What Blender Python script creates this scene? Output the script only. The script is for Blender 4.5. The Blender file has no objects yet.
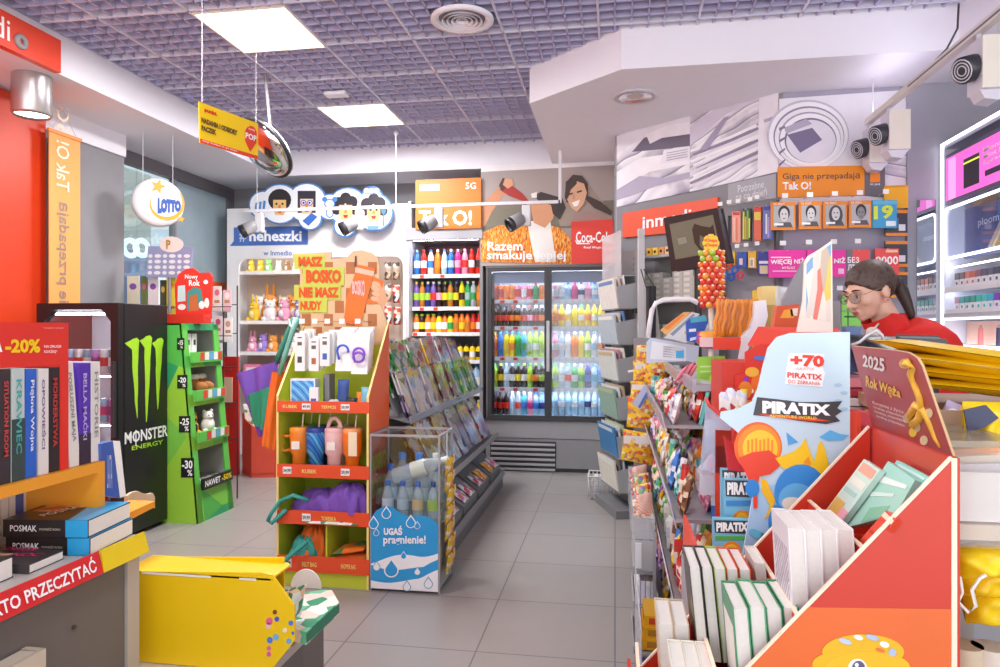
import bpy, math, random
from mathutils import Vector, Matrix
random.seed(7)
V = Vector
SC = bpy.context.scene
COL = SC.collection
# ---------------------------------------------------------------- camera
F_PX, HOR, EYE = 700.0, 331.0, 1.4
YAW = math.atan2(115, 700)
CY, SY = math.cos(YAW), math.sin(YAW)
cam_d = bpy.data.cameras.new('camera'); cam = bpy.data.objects.new('camera', cam_d); COL.objects.link(cam)
cam.location = (0, 0, EYE); cam.rotation_euler = (math.pi/2, 0, YAW)
cam_d.sensor_width = 36; cam_d.lens = 36*F_PX/1000; cam_d.shift_y = -(333.5-HOR)/1000; cam_d.clip_start = .02
SC.camera = cam
def ray(x, y):
    u = x-500; v = HOR-y
    return V((u*CY-F_PX*SY, F_PX*CY+u*SY, v))
def aY(x, y, Y): r = ray(x, y); k = Y/r.y; return V((r.x*k, Y, EYE+r.z*k))
def aX(x, y, X): r = ray(x, y); k = X/r.x; return V((X, r.y*k, EYE+r.z*k))
def aZ(x, y, Z): r = ray(x, y); k = (Z-EYE)/r.z; return V((r.x*k, r.y*k, Z))
def aP(x, y, pl):
    p, n = pl; r = ray(x, y); o = V((0, 0, EYE)); k = (p-o).dot(n)/r.dot(n); return o+r*k
def PY(Y): return (V((0, Y, 0)), V((0, -1, 0)))
def PX(X): return (V((X, 0, 0)), V((-1 if X > 0 else 1, 0, 0)))
def plane3(a, b, c):
    n = (b-a).cross(c-a).normalized()
    if n.dot(V((0, 0, EYE))-a) < 0: n = -n
    return (a, n)
# ---------------------------------------------------------------- materials
def lin(h):
    if not isinstance(h, str): return tuple(h)
    h = h.lstrip('#'); o = []
    for i in (0, 2, 4):
        c = int(h[i:i+2], 16)/255
        o.append(c/12.92 if c <= .04045 else ((c+.055)/1.055)**2.4)
    return tuple(o)
MC = {}
def M(h, rough=.5, metal=0., emit=0., var=.05, scale=9., name=None, clear=0., coat=0.):
    key = (h, rough, metal, emit, var, scale, clear, coat)
    if key in MC: return MC[key]
    m = bpy.data.materials.new(name or 'paint'); m.use_nodes = True
    nt = m.node_tree; b = nt.nodes['Principled BSDF']; c = lin(h)
    b.inputs['Roughness'].default_value = rough; b.inputs['Metallic'].default_value = metal
    if coat: b.inputs['Coat Weight'].default_value = coat
    if emit:
        b.inputs['Base Color'].default_value = (*c, 1)
        b.inputs['Emission Color'].default_value = (*c, 1); b.inputs['Emission Strength'].default_value = emit
    elif var:
        tc = nt.nodes.new('ShaderNodeTexCoord'); n = nt.nodes.new('ShaderNodeTexNoise'); n.inputs['Scale'].default_value = scale; n.inputs['Detail'].default_value = 1
        r = nt.nodes.new('ShaderNodeMapRange'); r.inputs['To Min'].default_value = 1-var; r.inputs['To Max'].default_value = 1+var
        mx = nt.nodes.new('ShaderNodeVectorMath'); mx.operation = 'SCALE'; mx.inputs[0].default_value = c
        nt.links.new(tc.outputs['Object'], n.inputs['Vector']); nt.links.new(n.outputs['Fac'], r.inputs['Value'])
        nt.links.new(r.outputs['Result'], mx.inputs['Scale']); nt.links.new(mx.outputs['Vector'], b.inputs['Base Color'])
    else: b.inputs['Base Color'].default_value = (*c, 1)
    MC[key] = m
    return m
def glass(tint='#fbfcfd', refl=.08, rough=.02):
    key = ('glass', tint, refl, rough)
    if key in MC: return MC[key]
    m = bpy.data.materials.new('clear_pane'); m.use_nodes = True; nt = m.node_tree; nt.nodes.remove(nt.nodes['Principled BSDF'])
    t = nt.nodes.new('ShaderNodeBsdfTransparent'); t.inputs[0].default_value = (*lin(tint), 1)
    g = nt.nodes.new('ShaderNodeBsdfGlossy'); g.inputs['Roughness'].default_value = rough
    fr = nt.nodes.new('ShaderNodeFresnel'); fr.inputs[0].default_value = 1.45
    mu = nt.nodes.new('ShaderNodeMath'); mu.operation = 'MULTIPLY'; mu.inputs[1].default_value = refl/.05
    mx = nt.nodes.new('ShaderNodeMixShader'); cl = nt.nodes.new('ShaderNodeMath'); cl.operation = 'MINIMUM'; cl.inputs[1].default_value = .22
    L = nt.links.new
    L(fr.outputs[0], mu.inputs[0]); L(mu.outputs[0], cl.inputs[0]); L(cl.outputs[0], mx.inputs[0]); L(t.outputs[0], mx.inputs[1]); L(g.outputs[0], mx.inputs[2])
    L(mx.outputs[0], nt.nodes['Material Output'].inputs[0]); MC[key] = m
    return m
def film(h, cover=.5, rough=.3):
    """thin translucent plastic or frosted sheet"""
    key = ('film', h, cover, rough)
    if key in MC: return MC[key]
    m = bpy.data.materials.new('film'); m.use_nodes = True; nt = m.node_tree; b = nt.nodes['Principled BSDF']
    b.inputs['Base Color'].default_value = (*lin(h), 1); b.inputs['Roughness'].default_value = rough
    t = nt.nodes.new('ShaderNodeBsdfTransparent'); mx = nt.nodes.new('ShaderNodeMixShader'); mx.inputs[0].default_value = cover
    nt.links.new(t.outputs[0], mx.inputs[1]); nt.links.new(b.outputs[0], mx.inputs[2]); nt.links.new(mx.outputs[0], nt.nodes['Material Output'].inputs[0])
    MC[key] = m
    return m
def pattern(name, cols, scale=30, rough=.4, kind='VORONOI', stretch=(1, 1, 1), stops=None):
    """printed wrapper / cover: patches of several inks"""
    key = ('pat', tuple(cols), scale, rough, kind, stretch)
    if key in MC: return MC[key]
    m = bpy.data.materials.new(name); m.use_nodes = True; nt = m.node_tree; b = nt.nodes['Principled BSDF']; b.inputs['Roughness'].default_value = rough
    tc = nt.nodes.new('ShaderNodeTexCoord'); mp = nt.nodes.new('ShaderNodeMapping'); mp.inputs['Scale'].default_value = stretch
    L = nt.links.new; L(tc.outputs['Object'], mp.inputs[0])
    if kind == 'VORONOI':
        n = nt.nodes.new('ShaderNodeTexVoronoi'); n.inputs['Scale'].default_value = scale; sp = nt.nodes.new('ShaderNodeSeparateColor')
        L(mp.outputs[0], n.inputs['Vector']); L(n.outputs['Color'], sp.inputs[0]); src = sp.outputs[0]
    elif kind == 'NOISE':
        n = nt.nodes.new('ShaderNodeTexNoise'); n.inputs['Scale'].default_value = scale; n.inputs['Detail'].default_value = 2
        mr = nt.nodes.new('ShaderNodeMapRange'); mr.inputs['From Min'].default_value = .3; mr.inputs['From Max'].default_value = .7
        L(mp.outputs[0], n.inputs['Vector']); L(n.outputs['Fac'], mr.inputs['Value']); src = mr.outputs['Result']
    else:
        n = nt.nodes.new('ShaderNodeTexWave'); n.inputs['Scale'].default_value = scale; n.inputs['Distortion'].default_value = 2.5; n.wave_type = 'BANDS' if kind == 'WAVE' else 'RINGS'; n.bands_direction = 'DIAGONAL' if kind == 'WAVE' else 'X'
        L(mp.outputs[0], n.inputs['Vector']); src = n.outputs['Fac']
    r = nt.nodes.new('ShaderNodeValToRGB'); r.color_ramp.interpolation = 'CONSTANT' if kind == 'VORONOI' else 'LINEAR'
    e = r.color_ramp.elements
    k = len(cols)
    while len(e) < k: e.new(.5)
    for i, c in enumerate(cols):
        e[i].position = (i/k if kind == 'VORONOI' else i/max(1, k-1)); e[i].color = (*lin(c), 1)
    L(src, r.inputs[0]); L(r.outputs[0], b.inputs['Base Color']); MC[key] = m
    return m
WHITE, LGREY, GREY, DGREY, BLACK = '#f2f0ee', '#b9b7b6', '#86858a', '#4b4a4e', '#1b1a1c'
# ---------------------------------------------------------------- mesh builder
FONT_CACHE = {}
ASP = {}
def text_geo(s, bold):
    k = (s, bold)
    if k not in FONT_CACHE:
        cu = bpy.data.curves.new('lettering', 'FONT'); cu.body = s; cu.resolution_u = 2; cu.offset = bold
        o = bpy.data.objects.new('lettering', cu); COL.objects.link(o)
        me = bpy.data.meshes.new_from_object(o.evaluated_get(bpy.context.evaluated_depsgraph_get()))
        vs = [v.co.copy() for v in me.vertices]; fs = [tuple(p.vertices) for p in me.polygons]
        bpy.data.objects.remove(o); bpy.data.curves.remove(cu); bpy.data.meshes.remove(me)
        x0 = min(v.x for v in vs); x1 = max(v.x for v in vs); y0 = min(v.y for v in vs); y1 = max(v.y for v in vs)
        ASP[k] = (x1-x0)/(y1-y0)
        FONT_CACHE[k] = ([((v.x-x0)/(x1-x0), (v.y-y0)/(y1-y0)) for v in vs], fs)
    return FONT_CACHE[k]
class MB:
    def __init__(s): s.v = []; s.f = []; s.m = []; s.sm = []; s.mats = []; s.T = None
    def mi(s, m):
        if m not in s.mats: s.mats.append(m)
        return s.mats.index(m)
    def add(s, vs, fs, m, smooth=False):
        b = len(s.v); i = s.mi(m)
        s.v += [tuple(s.T @ V(v)) if s.T else tuple(v) for v in vs]
        for f in fs: s.f.append(tuple(b+j for j in f)); s.m.append(i); s.sm.append(smooth)
        return s
    def box(s, x0, x1, y0, y1, z0, z1, m):
        vs = [(x, y, z) for x in (x0, x1) for y in (y0, y1) for z in (z0, z1)]
        return s.add(vs, [(0, 1, 3, 2), (4, 6, 7, 5), (0, 4, 5, 1), (2, 3, 7, 6), (0, 2, 6, 4), (1, 5, 7, 3)], m)
    def obox(s, o, a, b, c, m):
        """box from corner o spanned by a, b, c"""
        o, a, b, c = V(o), V(a), V(b), V(c)
        vs = [o+a*i+b*j+c*k for i in (0, 1) for j in (0, 1) for k in (0, 1)]
        return s.add(vs, [(0, 1, 3, 2), (4, 6, 7, 5), (0, 4, 5, 1), (2, 3, 7, 6), (0, 2, 6, 4), (1, 5, 7, 3)], m)
    def prism(s, pts, d, m, smooth=False):
        """polygon of 3-D points pushed by vector d"""
        n = len(pts); d = V(d); a = [V(p) for p in pts]
        fs = [tuple(range(n)), tuple(range(2*n-1, n-1, -1))]+[(i, (i+1) % n, n+(i+1) % n, n+i) for i in range(n)]
        return s.add(a+[p+d for p in a], fs, m, smooth)
    def quad(s, a, b, c, d, m): return s.add([a, b, c, d], [(0, 1, 2, 3)], m)
    def lathe(s, prof, m, c=(0, 0, 0), n=12, ax=(0, 0, 1), smooth=True, cap=True):
        z = V(ax).normalized(); x = z.orthogonal().normalized(); y = z.cross(x); c = V(c); vs = []; fs = []
        for r, h in prof:
            for k in range(n):
                t = 2*math.pi*k/n; vs.append(c+z*h+(x*math.cos(t)+y*math.sin(t))*r)
        for i in range(len(prof)-1):
            for k in range(n): fs.append((i*n+k, i*n+(k+1) % n, (i+1)*n+(k+1) % n, (i+1)*n+k))
        s.add(vs, fs, m, smooth)
        if cap:
            s.add(vs[:n], [tuple(range(n-1, -1, -1))], m); s.add(vs[-n:], [tuple(range(n))], m)
        return s
    def cyl(s, a, b, r, m, r2=None, n=10, smooth=True):
        a, b = V(a), V(b); return s.lathe([(r, 0), (r if r2 is None else r2, (b-a).length)], m, a, n, (b-a), smooth)
    def tube(s, pts, r, m, n=6, closed=False):
        pts = [V(p) for p in pts]; vs = []; fs = []; k = len(pts); up = V((.3, .2, .9))
        for i, p in enumerate(pts):
            d = (pts[(i+1) % k]-pts[i-1]) if closed else (pts[min(i+1, k-1)]-pts[max(i-1, 0)])
            d.normalize(); x = d.cross(up); x = x.normalized() if x.length > 1e-4 else d.orthogonal().normalized(); y = d.cross(x)
            rr = r[i] if isinstance(r, (list, tuple)) else r
            for j in range(n):
                t = 2*math.pi*j/n; vs.append(p+(x*math.cos(t)+y*math.sin(t))*rr)
        for i in range(k if closed else k-1):
            for j in range(n): fs.append((i*n+j, i*n+(j+1) % n, ((i+1) % k)*n+(j+1) % n, ((i+1) % k)*n+j))
        if not closed: fs += [tuple(range(n-1, -1, -1)), tuple(range((k-1)*n, k*n))]
        return s.add(vs, fs, m, True)
    def ball(s, c, r, m, n=12, k=8, R=None):
        r = V(r if isinstance(r, (tuple, list, Vector)) else (r, r, r)); c = V(c); vs = [c+(R@V((0, 0, -r.z)) if R else V((0, 0, -r.z)))]; fs = []
        for i in range(1, k):
            a = -math.pi/2+math.pi*i/k
            for j in range(n):
                t = 2*math.pi*j/n; p = V((r.x*math.cos(a)*math.cos(t), r.y*math.cos(a)*math.sin(t), r.z*math.sin(a))); vs.append(c+(R@p if R else p))
        p = V((0, 0, r.z)); vs.append(c+(R@p if R else p)); L = len(vs)-1
        for j in range(n):
            fs.append((0, 1+(j+1) % n, 1+j)); fs.append((L, 1+(k-2)*n+j, 1+(k-2)*n+(j+1) % n))
            for i in range(k-2): fs.append((1+i*n+j, 1+i*n+(j+1) % n, 1+(i+1)*n+(j+1) % n, 1+(i+1)*n+j))
        return s.add(vs, fs, m, True)
    def surf(s, fn, nu, nv, m, thick=0, closed_u=False):
        vs = [V(fn(i/nu, j/nv)) for j in range(nv+1) for i in range(nu+1)]; w = nu+1
        fs = [(j*w+i, j*w+i+1, (j+1)*w+i+1, (j+1)*w+i) for j in range(nv) for i in range(nu)]
        return s.add(vs, fs, m, True)
    def pillow(s, c, U, W, N, t, m, nu=8, nv=8, crimp=True, seed=0):
        """filled bag: half-size vectors U, W, unit normal N, half thickness t"""
        c, U, W, N = V(c), V(U), V(W), V(N).normalized(); rd = random.Random(seed); a, b = rd.random()*6, rd.random()*6
        def fn(sg):
            def g(u, v):
                x = 2*u-1; y = 2*v-1; h = max(0, (1-abs(x)**2.5)*(1-abs(y)**2.5))**.5
                return c+U*x*(1-.06*(1-abs(y)))+W*y+N*sg*(t*h*(1+.25*math.sin(5*x+a)*math.cos(4*y+b))+.0008)
            return g
        s.surf(fn(1), nu, nv, m); s.surf(fn(-1), nu, nv, m); return s
    def text(s, st, o, U, W, m, bold=.012, lift=.0015, mirror=False):
        """lettering filling the box o, U (along), W (up)"""
        g, fs = text_geo(st, bold); o, U, W = V(o), V(U), V(W); n = U.cross(W).normalized()*lift
        if mirror: n = -n
        return s.add([o+U*(1-x if mirror else x)+W*y+n for x, y in g], fs, m)
    def textpx(s, st, r, pl, m, bold=.012, lift=.0015):
        """lettering inside the photo-frame rectangle r, lying on plane pl; r may give the right end's own y's"""
        if len(r) == 4: x0, y0, x1, y1 = r; ya, yb = y0, y1
        else: x0, y0, y1, x1, ya, yb = r
        o = aP(x0, y1, pl); n = pl[1]*lift; g, fs = text_geo(st, bold)
        p00, p10, p01, p11 = o, aP(x1, yb, pl), aP(x0, y0, pl), aP(x1, ya, pl)
        return s.add([p00*(1-a)*(1-b)+p10*a*(1-b)+p01*(1-a)*b+p11*a*b+n for a, b in g], fs, m)
    def art(s, pts, pl, m, lift=.001, thick=.0006):
        """flat printed or cut shape on plane pl, outline in photo-frame points"""
        n = pl[1]; a = [aP(x, y, pl)+n*lift for x, y in pts]
        return s.prism(a, -n*thick, m)
    def disc(s, cx, cy, rx, ry, pl, m, lift=.001, thick=.0006, n=20, rot=0):
        c, sn = math.cos(rot), math.sin(rot)
        return s.art([(cx+rx*math.cos(t)*c-ry*math.sin(t)*sn, cy+rx*math.cos(t)*sn+ry*math.sin(t)*c) for t in [2*math.pi*k/n for k in range(n)]], pl, m, lift, thick)
    def obj(s, name, base):
        me = bpy.data.meshes.new(name); b = V(base)
        me.from_pydata([V(v)-b for v in s.v], [], s.f)
        for m in s.mats: me.materials.append(m)
        me.polygons.foreach_set('material_index', s.m); me.polygons.foreach_set('use_smooth', s.sm)
        o = bpy.data.objects.new(name, me); COL.objects.link(o); return o
BASE = {}
SEEN = {}
def tag(o, label, cat, group=None, kind=None):
    if label: o['label'] = label
    if cat: o['category'] = cat
    if group: o['group'] = group
    if kind: o['kind'] = kind
    if label:
        n = len(label.replace('-', ' ').split()); SEEN.setdefault(label, []).append(o.name)
        if n > 16: print('LONG LABEL', n, label)
    return o
def thing(name, label, cat, base=(0, 0, 0), group=None, rz=0):
    o = bpy.data.objects.new(name, None); COL.objects.link(o); o.location = base; o.empty_display_size = .05
    BASE[o.name] = V(base); tag(o, label, cat, group); return o
def part(name, mb, parent, label=None, bevel=0, sub=None, stuff=False):
    p = parent
    while p.parent is not None: p = p.parent
    o = mb.obj(name, BASE.get(p.name, V((0, 0, 0)))); o.parent = parent
    if label: o['label'] = label
    if stuff: o['kind'] = 'stuff'
    if bevel: bev(o, bevel)
    return o
def bev(o, w, seg=2):
    b = o.modifiers.new('edge', 'BEVEL'); b.width = w; b.segments = seg; b.limit_method = 'ANGLE'; b.angle_limit = .6; return o
def solo(name, mb, label, cat, base=None, group=None, bevel=0, kind=None):
    if base is None:
        xs = [v[0] for v in mb.v]; ys = [v[1] for v in mb.v]; zs = [v[2] for v in mb.v]
        base = ((min(xs)+max(xs))/2, (min(ys)+max(ys))/2, min(zs))
    o = mb.obj(name, base); o.location = base; BASE[o.name] = V(base)
    tag(o, label, cat, group, kind)
    if bevel: bev(o, bevel)
    return o
def struct(name, mb, parent=None):
    o = mb.obj(name, (0, 0, 0)); o['kind'] = 'structure'
    if parent: o.parent = parent
    return o
def kids(o): return KIDS.get(o.name, [])
KIDS = {}
def copy_tree(o, parent=None):
    c = o.copy(); COL.objects.link(c)
    if parent is not None: c.parent = parent
    for ch in o.children: copy_tree(ch, c)
    return c
def dup(o, loc, rot=(0, 0, 0), label=None, group=None, scale=None):
    c = copy_tree(o); c.location = loc; c.rotation_euler = rot
    if scale: c.scale = scale
    if label: tag(c, label, None, group)
    return c
def place(o, loc, rot=(0, 0, 0), label=None, group=None, scale=None):
    o.location = loc; o.rotation_euler = rot
    if scale: o.scale = scale
    if label: tag(o, label, None, group)
    return o
PROTO = {}
def inst(key, make, loc, rot=(0, 0, 0), label=None, group=None, scale=None):
    """first call builds the thing itself, later calls copy it with its parts"""
    if key not in PROTO:
        PROTO[key] = make(); return place(PROTO[key], loc, rot, label, group, scale)
    return dup(PROTO[key], loc, rot, label, group, scale)
ORD = 'first second third fourth fifth sixth seventh eighth ninth tenth eleventh twelfth thirteenth fourteenth fifteenth sixteenth seventeenth eighteenth nineteenth twentieth'.split()
ORD += ['twenty-'+o for o in ORD[:9]]+['thirtieth']
R = math.radians
# ================================================================ the setting
CEIL, SOF = 3.3, 3.05
# floor: large grey tiles with thin joints
m = bpy.data.materials.new('floor_tiles'); m.use_nodes = True; nt = m.node_tree; b = nt.nodes['Principled BSDF']; L = nt.links.new
tc = nt.nodes.new('ShaderNodeTexCoord'); br = nt.nodes.new('ShaderNodeTexBrick')
br.inputs['Scale'].default_value = 1; br.inputs['Brick Width'].default_value = .6; br.inputs['Row Height'].default_value = .6; br.inputs['Mortar Size'].default_value = .0035; br.offset = 0
br.inputs['Color1'].default_value = (*lin('#9a9490'), 1); br.inputs['Color2'].default_value = (*lin('#968f8b'), 1); br.inputs['Mortar'].default_value = (*lin('#66646a'), 1)
no = nt.nodes.new('ShaderNodeTexNoise'); no.inputs['Scale'].default_value = 3; no.inputs['Detail'].default_value = 4
mr = nt.nodes.new('ShaderNodeMapRange'); mr.inputs['To Min'].default_value = .26; mr.inputs['To Max'].default_value = .44
L(tc.outputs['Object'], br.inputs['Vector']); L(tc.outputs['Object'], no.inputs['Vector']); L(br.outputs['Color'], b.inputs['Base Color']); L(no.outputs['Fac'], mr.inputs['Value']); L(mr.outputs['Result'], b.inputs['Roughness'])
struct('floor', MB().box(-7, 4.2, -1.5, 8.2, -.1, 0, m))
# open-cell ceiling: louvre slats below a dark plenum
SL = M('#b9b4d4', .55, var=.04); SL2 = M('#d9d6e8', .5, var=.03)
mb = MB()
X0, X1, Y0, Y1 = -3.5, 1.99, -.6, 6.98
lights = [(-2.5, 3.83), (-2.5, 5.6), (-2.5, 2.03), (-.5, .4)]
def cut(a0, a1, holes):
    out = [(a0, a1)]
    for h0, h1 in holes:
        nx = []
        for p, q in out:
            if h1 <= p or h0 >= q: nx.append((p, q)); continue
            if h0 > p: nx.append((p, h0))
            if h1 < q: nx.append((h1, q))
        out = nx
    return out
i = 0; x = X0
while x <= X1:
    main = i % 6 == 4
    holes = [(ly, ly+.6) for lx, ly in lights if lx < x < lx+.6]
    for a, c in cut(Y0, Y1, holes):
        if main: mb.box(x-.007, x+.007, a, c, CEIL-.004, CEIL+.07, SL2)
        else: mb.box(x-.0055, x+.0055, a, c, CEIL, CEIL+.062, SL)
    x += .1; i += 1
i = 0; y = Y0
while y <= Y1:
    main = i % 6 == 2
    holes = [(lx, lx+.6) for lx, ly in lights if ly < y < ly+.6]
    for a, c in cut(X0, X1, holes):
        if main: mb.box(a, c, y-.007, y+.007, CEIL-.004, CEIL+.07, SL2)
        else: mb.box(a, c, y-.0055, y+.0055, CEIL, CEIL+.062, SL)
    y += .1; i += 1
struct('ceiling', mb)
struct('ceiling_plenum', MB().box(-4.6, 4.2, -.6, 8.2, CEIL+.28, CEIL+.4, M('#2c2833', .9)))
PW = M('#f6f4fb', .7, var=.015); PWALL = M('#dddbe0', .75, var=.02)
struct('trim_1', MB().box(-4.6, X0-.02, -.6, 8, SOF, CEIL+.28, PW))                      # beam over the shop front
struct('trim_2', MB().box(X0-.02, -.61, Y1, 8, SOF, CEIL+.28, PW))                       # bulkhead at the rear
mb = MB(); pts = [(-.61, 8), (-.61, 5.04), (.04, 4.48), (1.99, 4.48), (1.99, -.6), (4.2, -.6), (4.2, 8)]
mb.prism([(x, y, SOF) for x, y in pts], (0, 0, CEIL+.28-SOF), PW); struct('trim_3', mb)   # dropped soffit over the till
DW = M('#77757b', .6, var=.02)
struct('wall_back', MB().box(-4.6, .0, 7.55, 7.7, 0, SOF, M('#8c8a8d', .7)))
struct('wall_alcove', MB().box(0.02, .12, 6.04, 7.55, 0, SOF, PWALL))
struct('wall_side', MB().box(4.1, 4.2, -.6, 5.1, 0, SOF, M('#c9c7cc', .7)))
# diagonal wall with the newspaper print, then the phone-card wall
A, B_ = V((0.0, 6.0, 0)), V((1.15, 5.1, 0)); dv = (B_-A).normalized(); nv = V((-dv.y, dv.x, 0)); nv = nv if nv.y < 0 else -nv
struct('wall_diagonal', MB().obox(A, B_-A, -nv*.1, V((0, 0, SOF)), M('#a09da6', .7)))
struct('wall_till', MB().box(1.15, 4.2, 5.1, 5.2, 0, SOF, M('#a8a5b8', .65)))
PDIAG = (A+nv*.006, nv); PTILL = PY(5.09)
# newspaper photo print (folded stacks, one rolled paper)
def news_mat(name, sc, dist, rot, ring=None):
    m = bpy.data.materials.new(name); m.use_nodes = True; nt = m.node_tree; b = nt.nodes['Principled BSDF']; L = nt.links.new; b.inputs['Roughness'].default_value = .45
    tc = nt.nodes.new('ShaderNodeTexCoord'); mp = nt.nodes.new('ShaderNodeMapping'); mp.inputs['Rotation'].default_value = rot
    w = nt.nodes.new('ShaderNodeTexWave'); w.inputs['Scale'].default_value = sc; w.inputs['Distortion'].default_value = dist; w.inputs['Detail'].default_value = 2; w.inputs['Detail Scale'].default_value = .6; w.bands_direction = 'Z'; w.wave_profile = 'SAW'
    if ring: w.wave_type = 'RINGS'; w.rings_direction = 'Y'; mp.inputs['Location'].default_value = ring
    r = nt.nodes.new('ShaderNodeValToRGB'); e = r.color_ramp.elements; e[0].position = 0; e[0].color = (*lin('#857c96'), 1); e[1].position = .14; e[1].color = (*lin('#d6d0de'), 1)
    for p, c in ((.45, '#f4f1f5'), (.7, '#e6e1ea'), (.93, '#f6f4f6')): k = e.new(p); k.color = (*lin(c), 1)
    n = nt.nodes.new('ShaderNodeTexNoise'); n.inputs['Scale'].default_value = 3.2; n.inputs['Detail'].default_value = 3; mx = nt.nodes.new('ShaderNodeMixRGB'); mx.blend_type = 'MULTIPLY'; mx.inputs[0].default_value = .45
    r2 = nt.nodes.new('ShaderNodeValToRGB'); r2.color_ramp.elements[0].position = .38; r2.color_ramp.elements[0].color = (.25, .22, .3, 1); r2.color_ramp.elements[1].position = .5
    L(tc.outputs['Object'], mp.inputs[0]); L(mp.outputs[0], w.inputs['Vector']); L(w.outputs['Fac'], r.inputs[0]); L(tc.outputs['Object'], n.inputs['Vector']); L(n.outputs['Fac'], r2.inputs[0])
    L(r.outputs[0], mx.inputs[1]); L(r2.outputs[0], mx.inputs[2]); L(mx.outputs[0], b.inputs['Base Color']); return m
def mural(name, label, px, pl, mats):
    t = thing(name, label, 'wall print', aP(*px[2], pl))
    mb = MB(); mb.art(px, pl, mats[0], .004, .004); part('printed_sheet', mb, t); return t
NA, NB, NC = news_mat('newsprint_a', 1.7, 9, (.1, .5, 0)), news_mat('newsprint_b', 4.2, 4.5, (0, .45, 0)), news_mat('newsprint_c', 4.5, 3, (.1, -.2, .3))
PD1 = (PDIAG[0]+nv*.004, nv)
t = mural('newsprint_mural', 'grey newspaper photo print with folded pages above the orange shop sign, beside the drinks fridge', [(617, 136), (690, 110), (690, 192), (617, 207)], PDIAG, [NA])
def sheets(lst):
    mb = MB()
    for i, (p, c) in enumerate(lst): mb.art(p, PD1, M(c, .5, var=.08), .001+.0006*i, .0004)
    return mb
part('folded_pages', sheets([([(617, 136), (690, 110), (690, 128), (640, 140), (617, 152)], '#ece7f0'), ([(632, 152), (644, 138), (668, 130), (690, 132), (690, 146), (664, 149)], '#6d6478'), ([(646, 134), (672, 124), (690, 122), (690, 134), (662, 138), (650, 144)], '#f4f1f6'), ([(617, 172), (640, 158), (668, 154), (690, 154), (690, 164), (650, 172), (617, 190)], '#f6f3f8'), ([(660, 164), (664, 150), (690, 146), (690, 160)], '#efeaf2'), ([(617, 190), (640, 176), (664, 178), (690, 172), (690, 178), (656, 186), (630, 196), (617, 200)], '#b5adc4')]+[([(667, 153+2.4*k), (688, 149+2.4*k), (688, 149.7+2.4*k), (667, 153.7+2.4*k)], '#a39ab0') for k in range(4)]), t)
t = mural('newsprint_mural', 'grey newspaper photo print of stacked papers between folded pages and the rolled newspaper', [(690, 110), (779, 84), (779, 172), (690, 192)], PDIAG, [NB])
L__ = [([(690, 128), (722, 104), (779, 84), (779, 92), (726, 114), (690, 146)], '#dad3e2')]
for k in range(11):
    y = 150+k*3.6; L__.append(([(690+3*(k % 3), y), (730, y-14-k*.5), (756+2*(k % 4), y-26-k*.6), (757+2*(k % 4), y-23.4-k*.6), (730, y-11-k*.5), (691+3*(k % 3), y+2.2)], ('#f5f2f7', '#8d849c', '#e2dce9', '#f7f4f8')[k % 4]))
L__ += [([(700, 150), (724, 118), (730, 116), (708, 150)], '#a79db8'), ([(760, 88), (779, 84), (779, 172), (758, 176)], '#f0ecf3'), ([(764, 120), (776, 116), (777, 119), (765, 123)], '#b9b0c6')]
part('stacked_pages', sheets(L__), t)
t = mural('newsprint_mural', 'grey photo print of a rolled newspaper above the phone cards', [(779, 99), (906, 90), (906, 205), (779, 205)], PTILL, [M('#e9e6ee', .5)])
mb = MB(); P1 = (PTILL[0]+V((0, -.006, 0)), PTILL[1])
for k, (rx, c) in enumerate(((41, '#c6bfd4'), (39.5, '#f5f3f6'), (35.5, '#8f86a6'), (34.5, '#efecf2'), (31, '#a79eba'), (30.2, '#f6f4f7'), (26, '#776d92'), (24.8, '#e6e1ec'))):
    mb.disc(808+k*.4, 135+k*.9, rx, rx*.86, P1, M(c, .5), .001+k*.0005, .0004, 40)
mb.art([(787, 135), (812, 128), (822, 140), (800, 153)], P1, M('#7b7192', .5), .0056)
mb.art([(784, 128), (806, 119), (812, 124), (786, 134)], P1, M('#b5adc2', .5), .0056)
for k in range(6): mb.art([(779, 128+k*12), (785, 126+k*11), (785, 128+k*11), (779, 131+k*12)], P1, M('#7d7391', .5), .006)
part('rolled_paper', mb, t)
t = mural('newsprint_mural', 'small crumpled newspaper print above the yellow sign beside the grey corner', [(866, 150), (906, 142), (906, 178), (866, 178)], (PTILL[0]+V((0, -.007, 0)), PTILL[1]), [NC])
# left side: pier, red wall, shop window
struct('wall_pier', MB().box(-4.5, -4.1, 4.45, 5.33, 0, 2.87, M('#8e8d90', .6)).box(-4.5, -4.08, 4.45, 5.33, 2.87, SOF, PW))
struct('wall_red', MB().box(-4.2, -4.05, -.6, 4.45, 0, SOF-.03, M('#d63d17', .4)))
t = struct('window_1', MB().box(-4.45, -4.38, 5.33, 7.55, 2.93, SOF, M('#77757a', .5)).box(-4.45, -4.38, 7.42, 7.55, 0, 2.93, M('#6a686d', .5)).box(-4.45, -4.38, 6.44, 6.47, 0, 2.93, M('#9a999d', .4)).box(-4.45, -4.38, 5.33, 7.55, 0, .1, M('#77757a', .5)))
struct('pane', MB().box(-4.42, -4.41, 5.33, 6.44, .1, 2.93, glass('#dfe8e8', .1)), t)
struct('frosted_pane', MB().box(-4.42, -4.41, 6.47, 7.42, .1, 2.93, M('#a9bcc4', .25)).box(-4.412, -4.405, 6.47, 7.42, 1.5, 1.85, M('#eef0f2', .3)).box(-4.412, -4.402, 6.47, 7.42, 1.85, 1.95, M('#ee6a2c', .4)), t)
struct('wall_corridor', MB().box(-6.6, -6.5, 3, 9, 0, 3.6, M('#b9bbb0', .7)).box(-6.5, -6.45, 3, 9, 1.7, 2.5, M('#4d6a96', .4)).box(-6.5, -6.44, 3, 9, .3, 1.6, M('#50555c', .4)))
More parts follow.
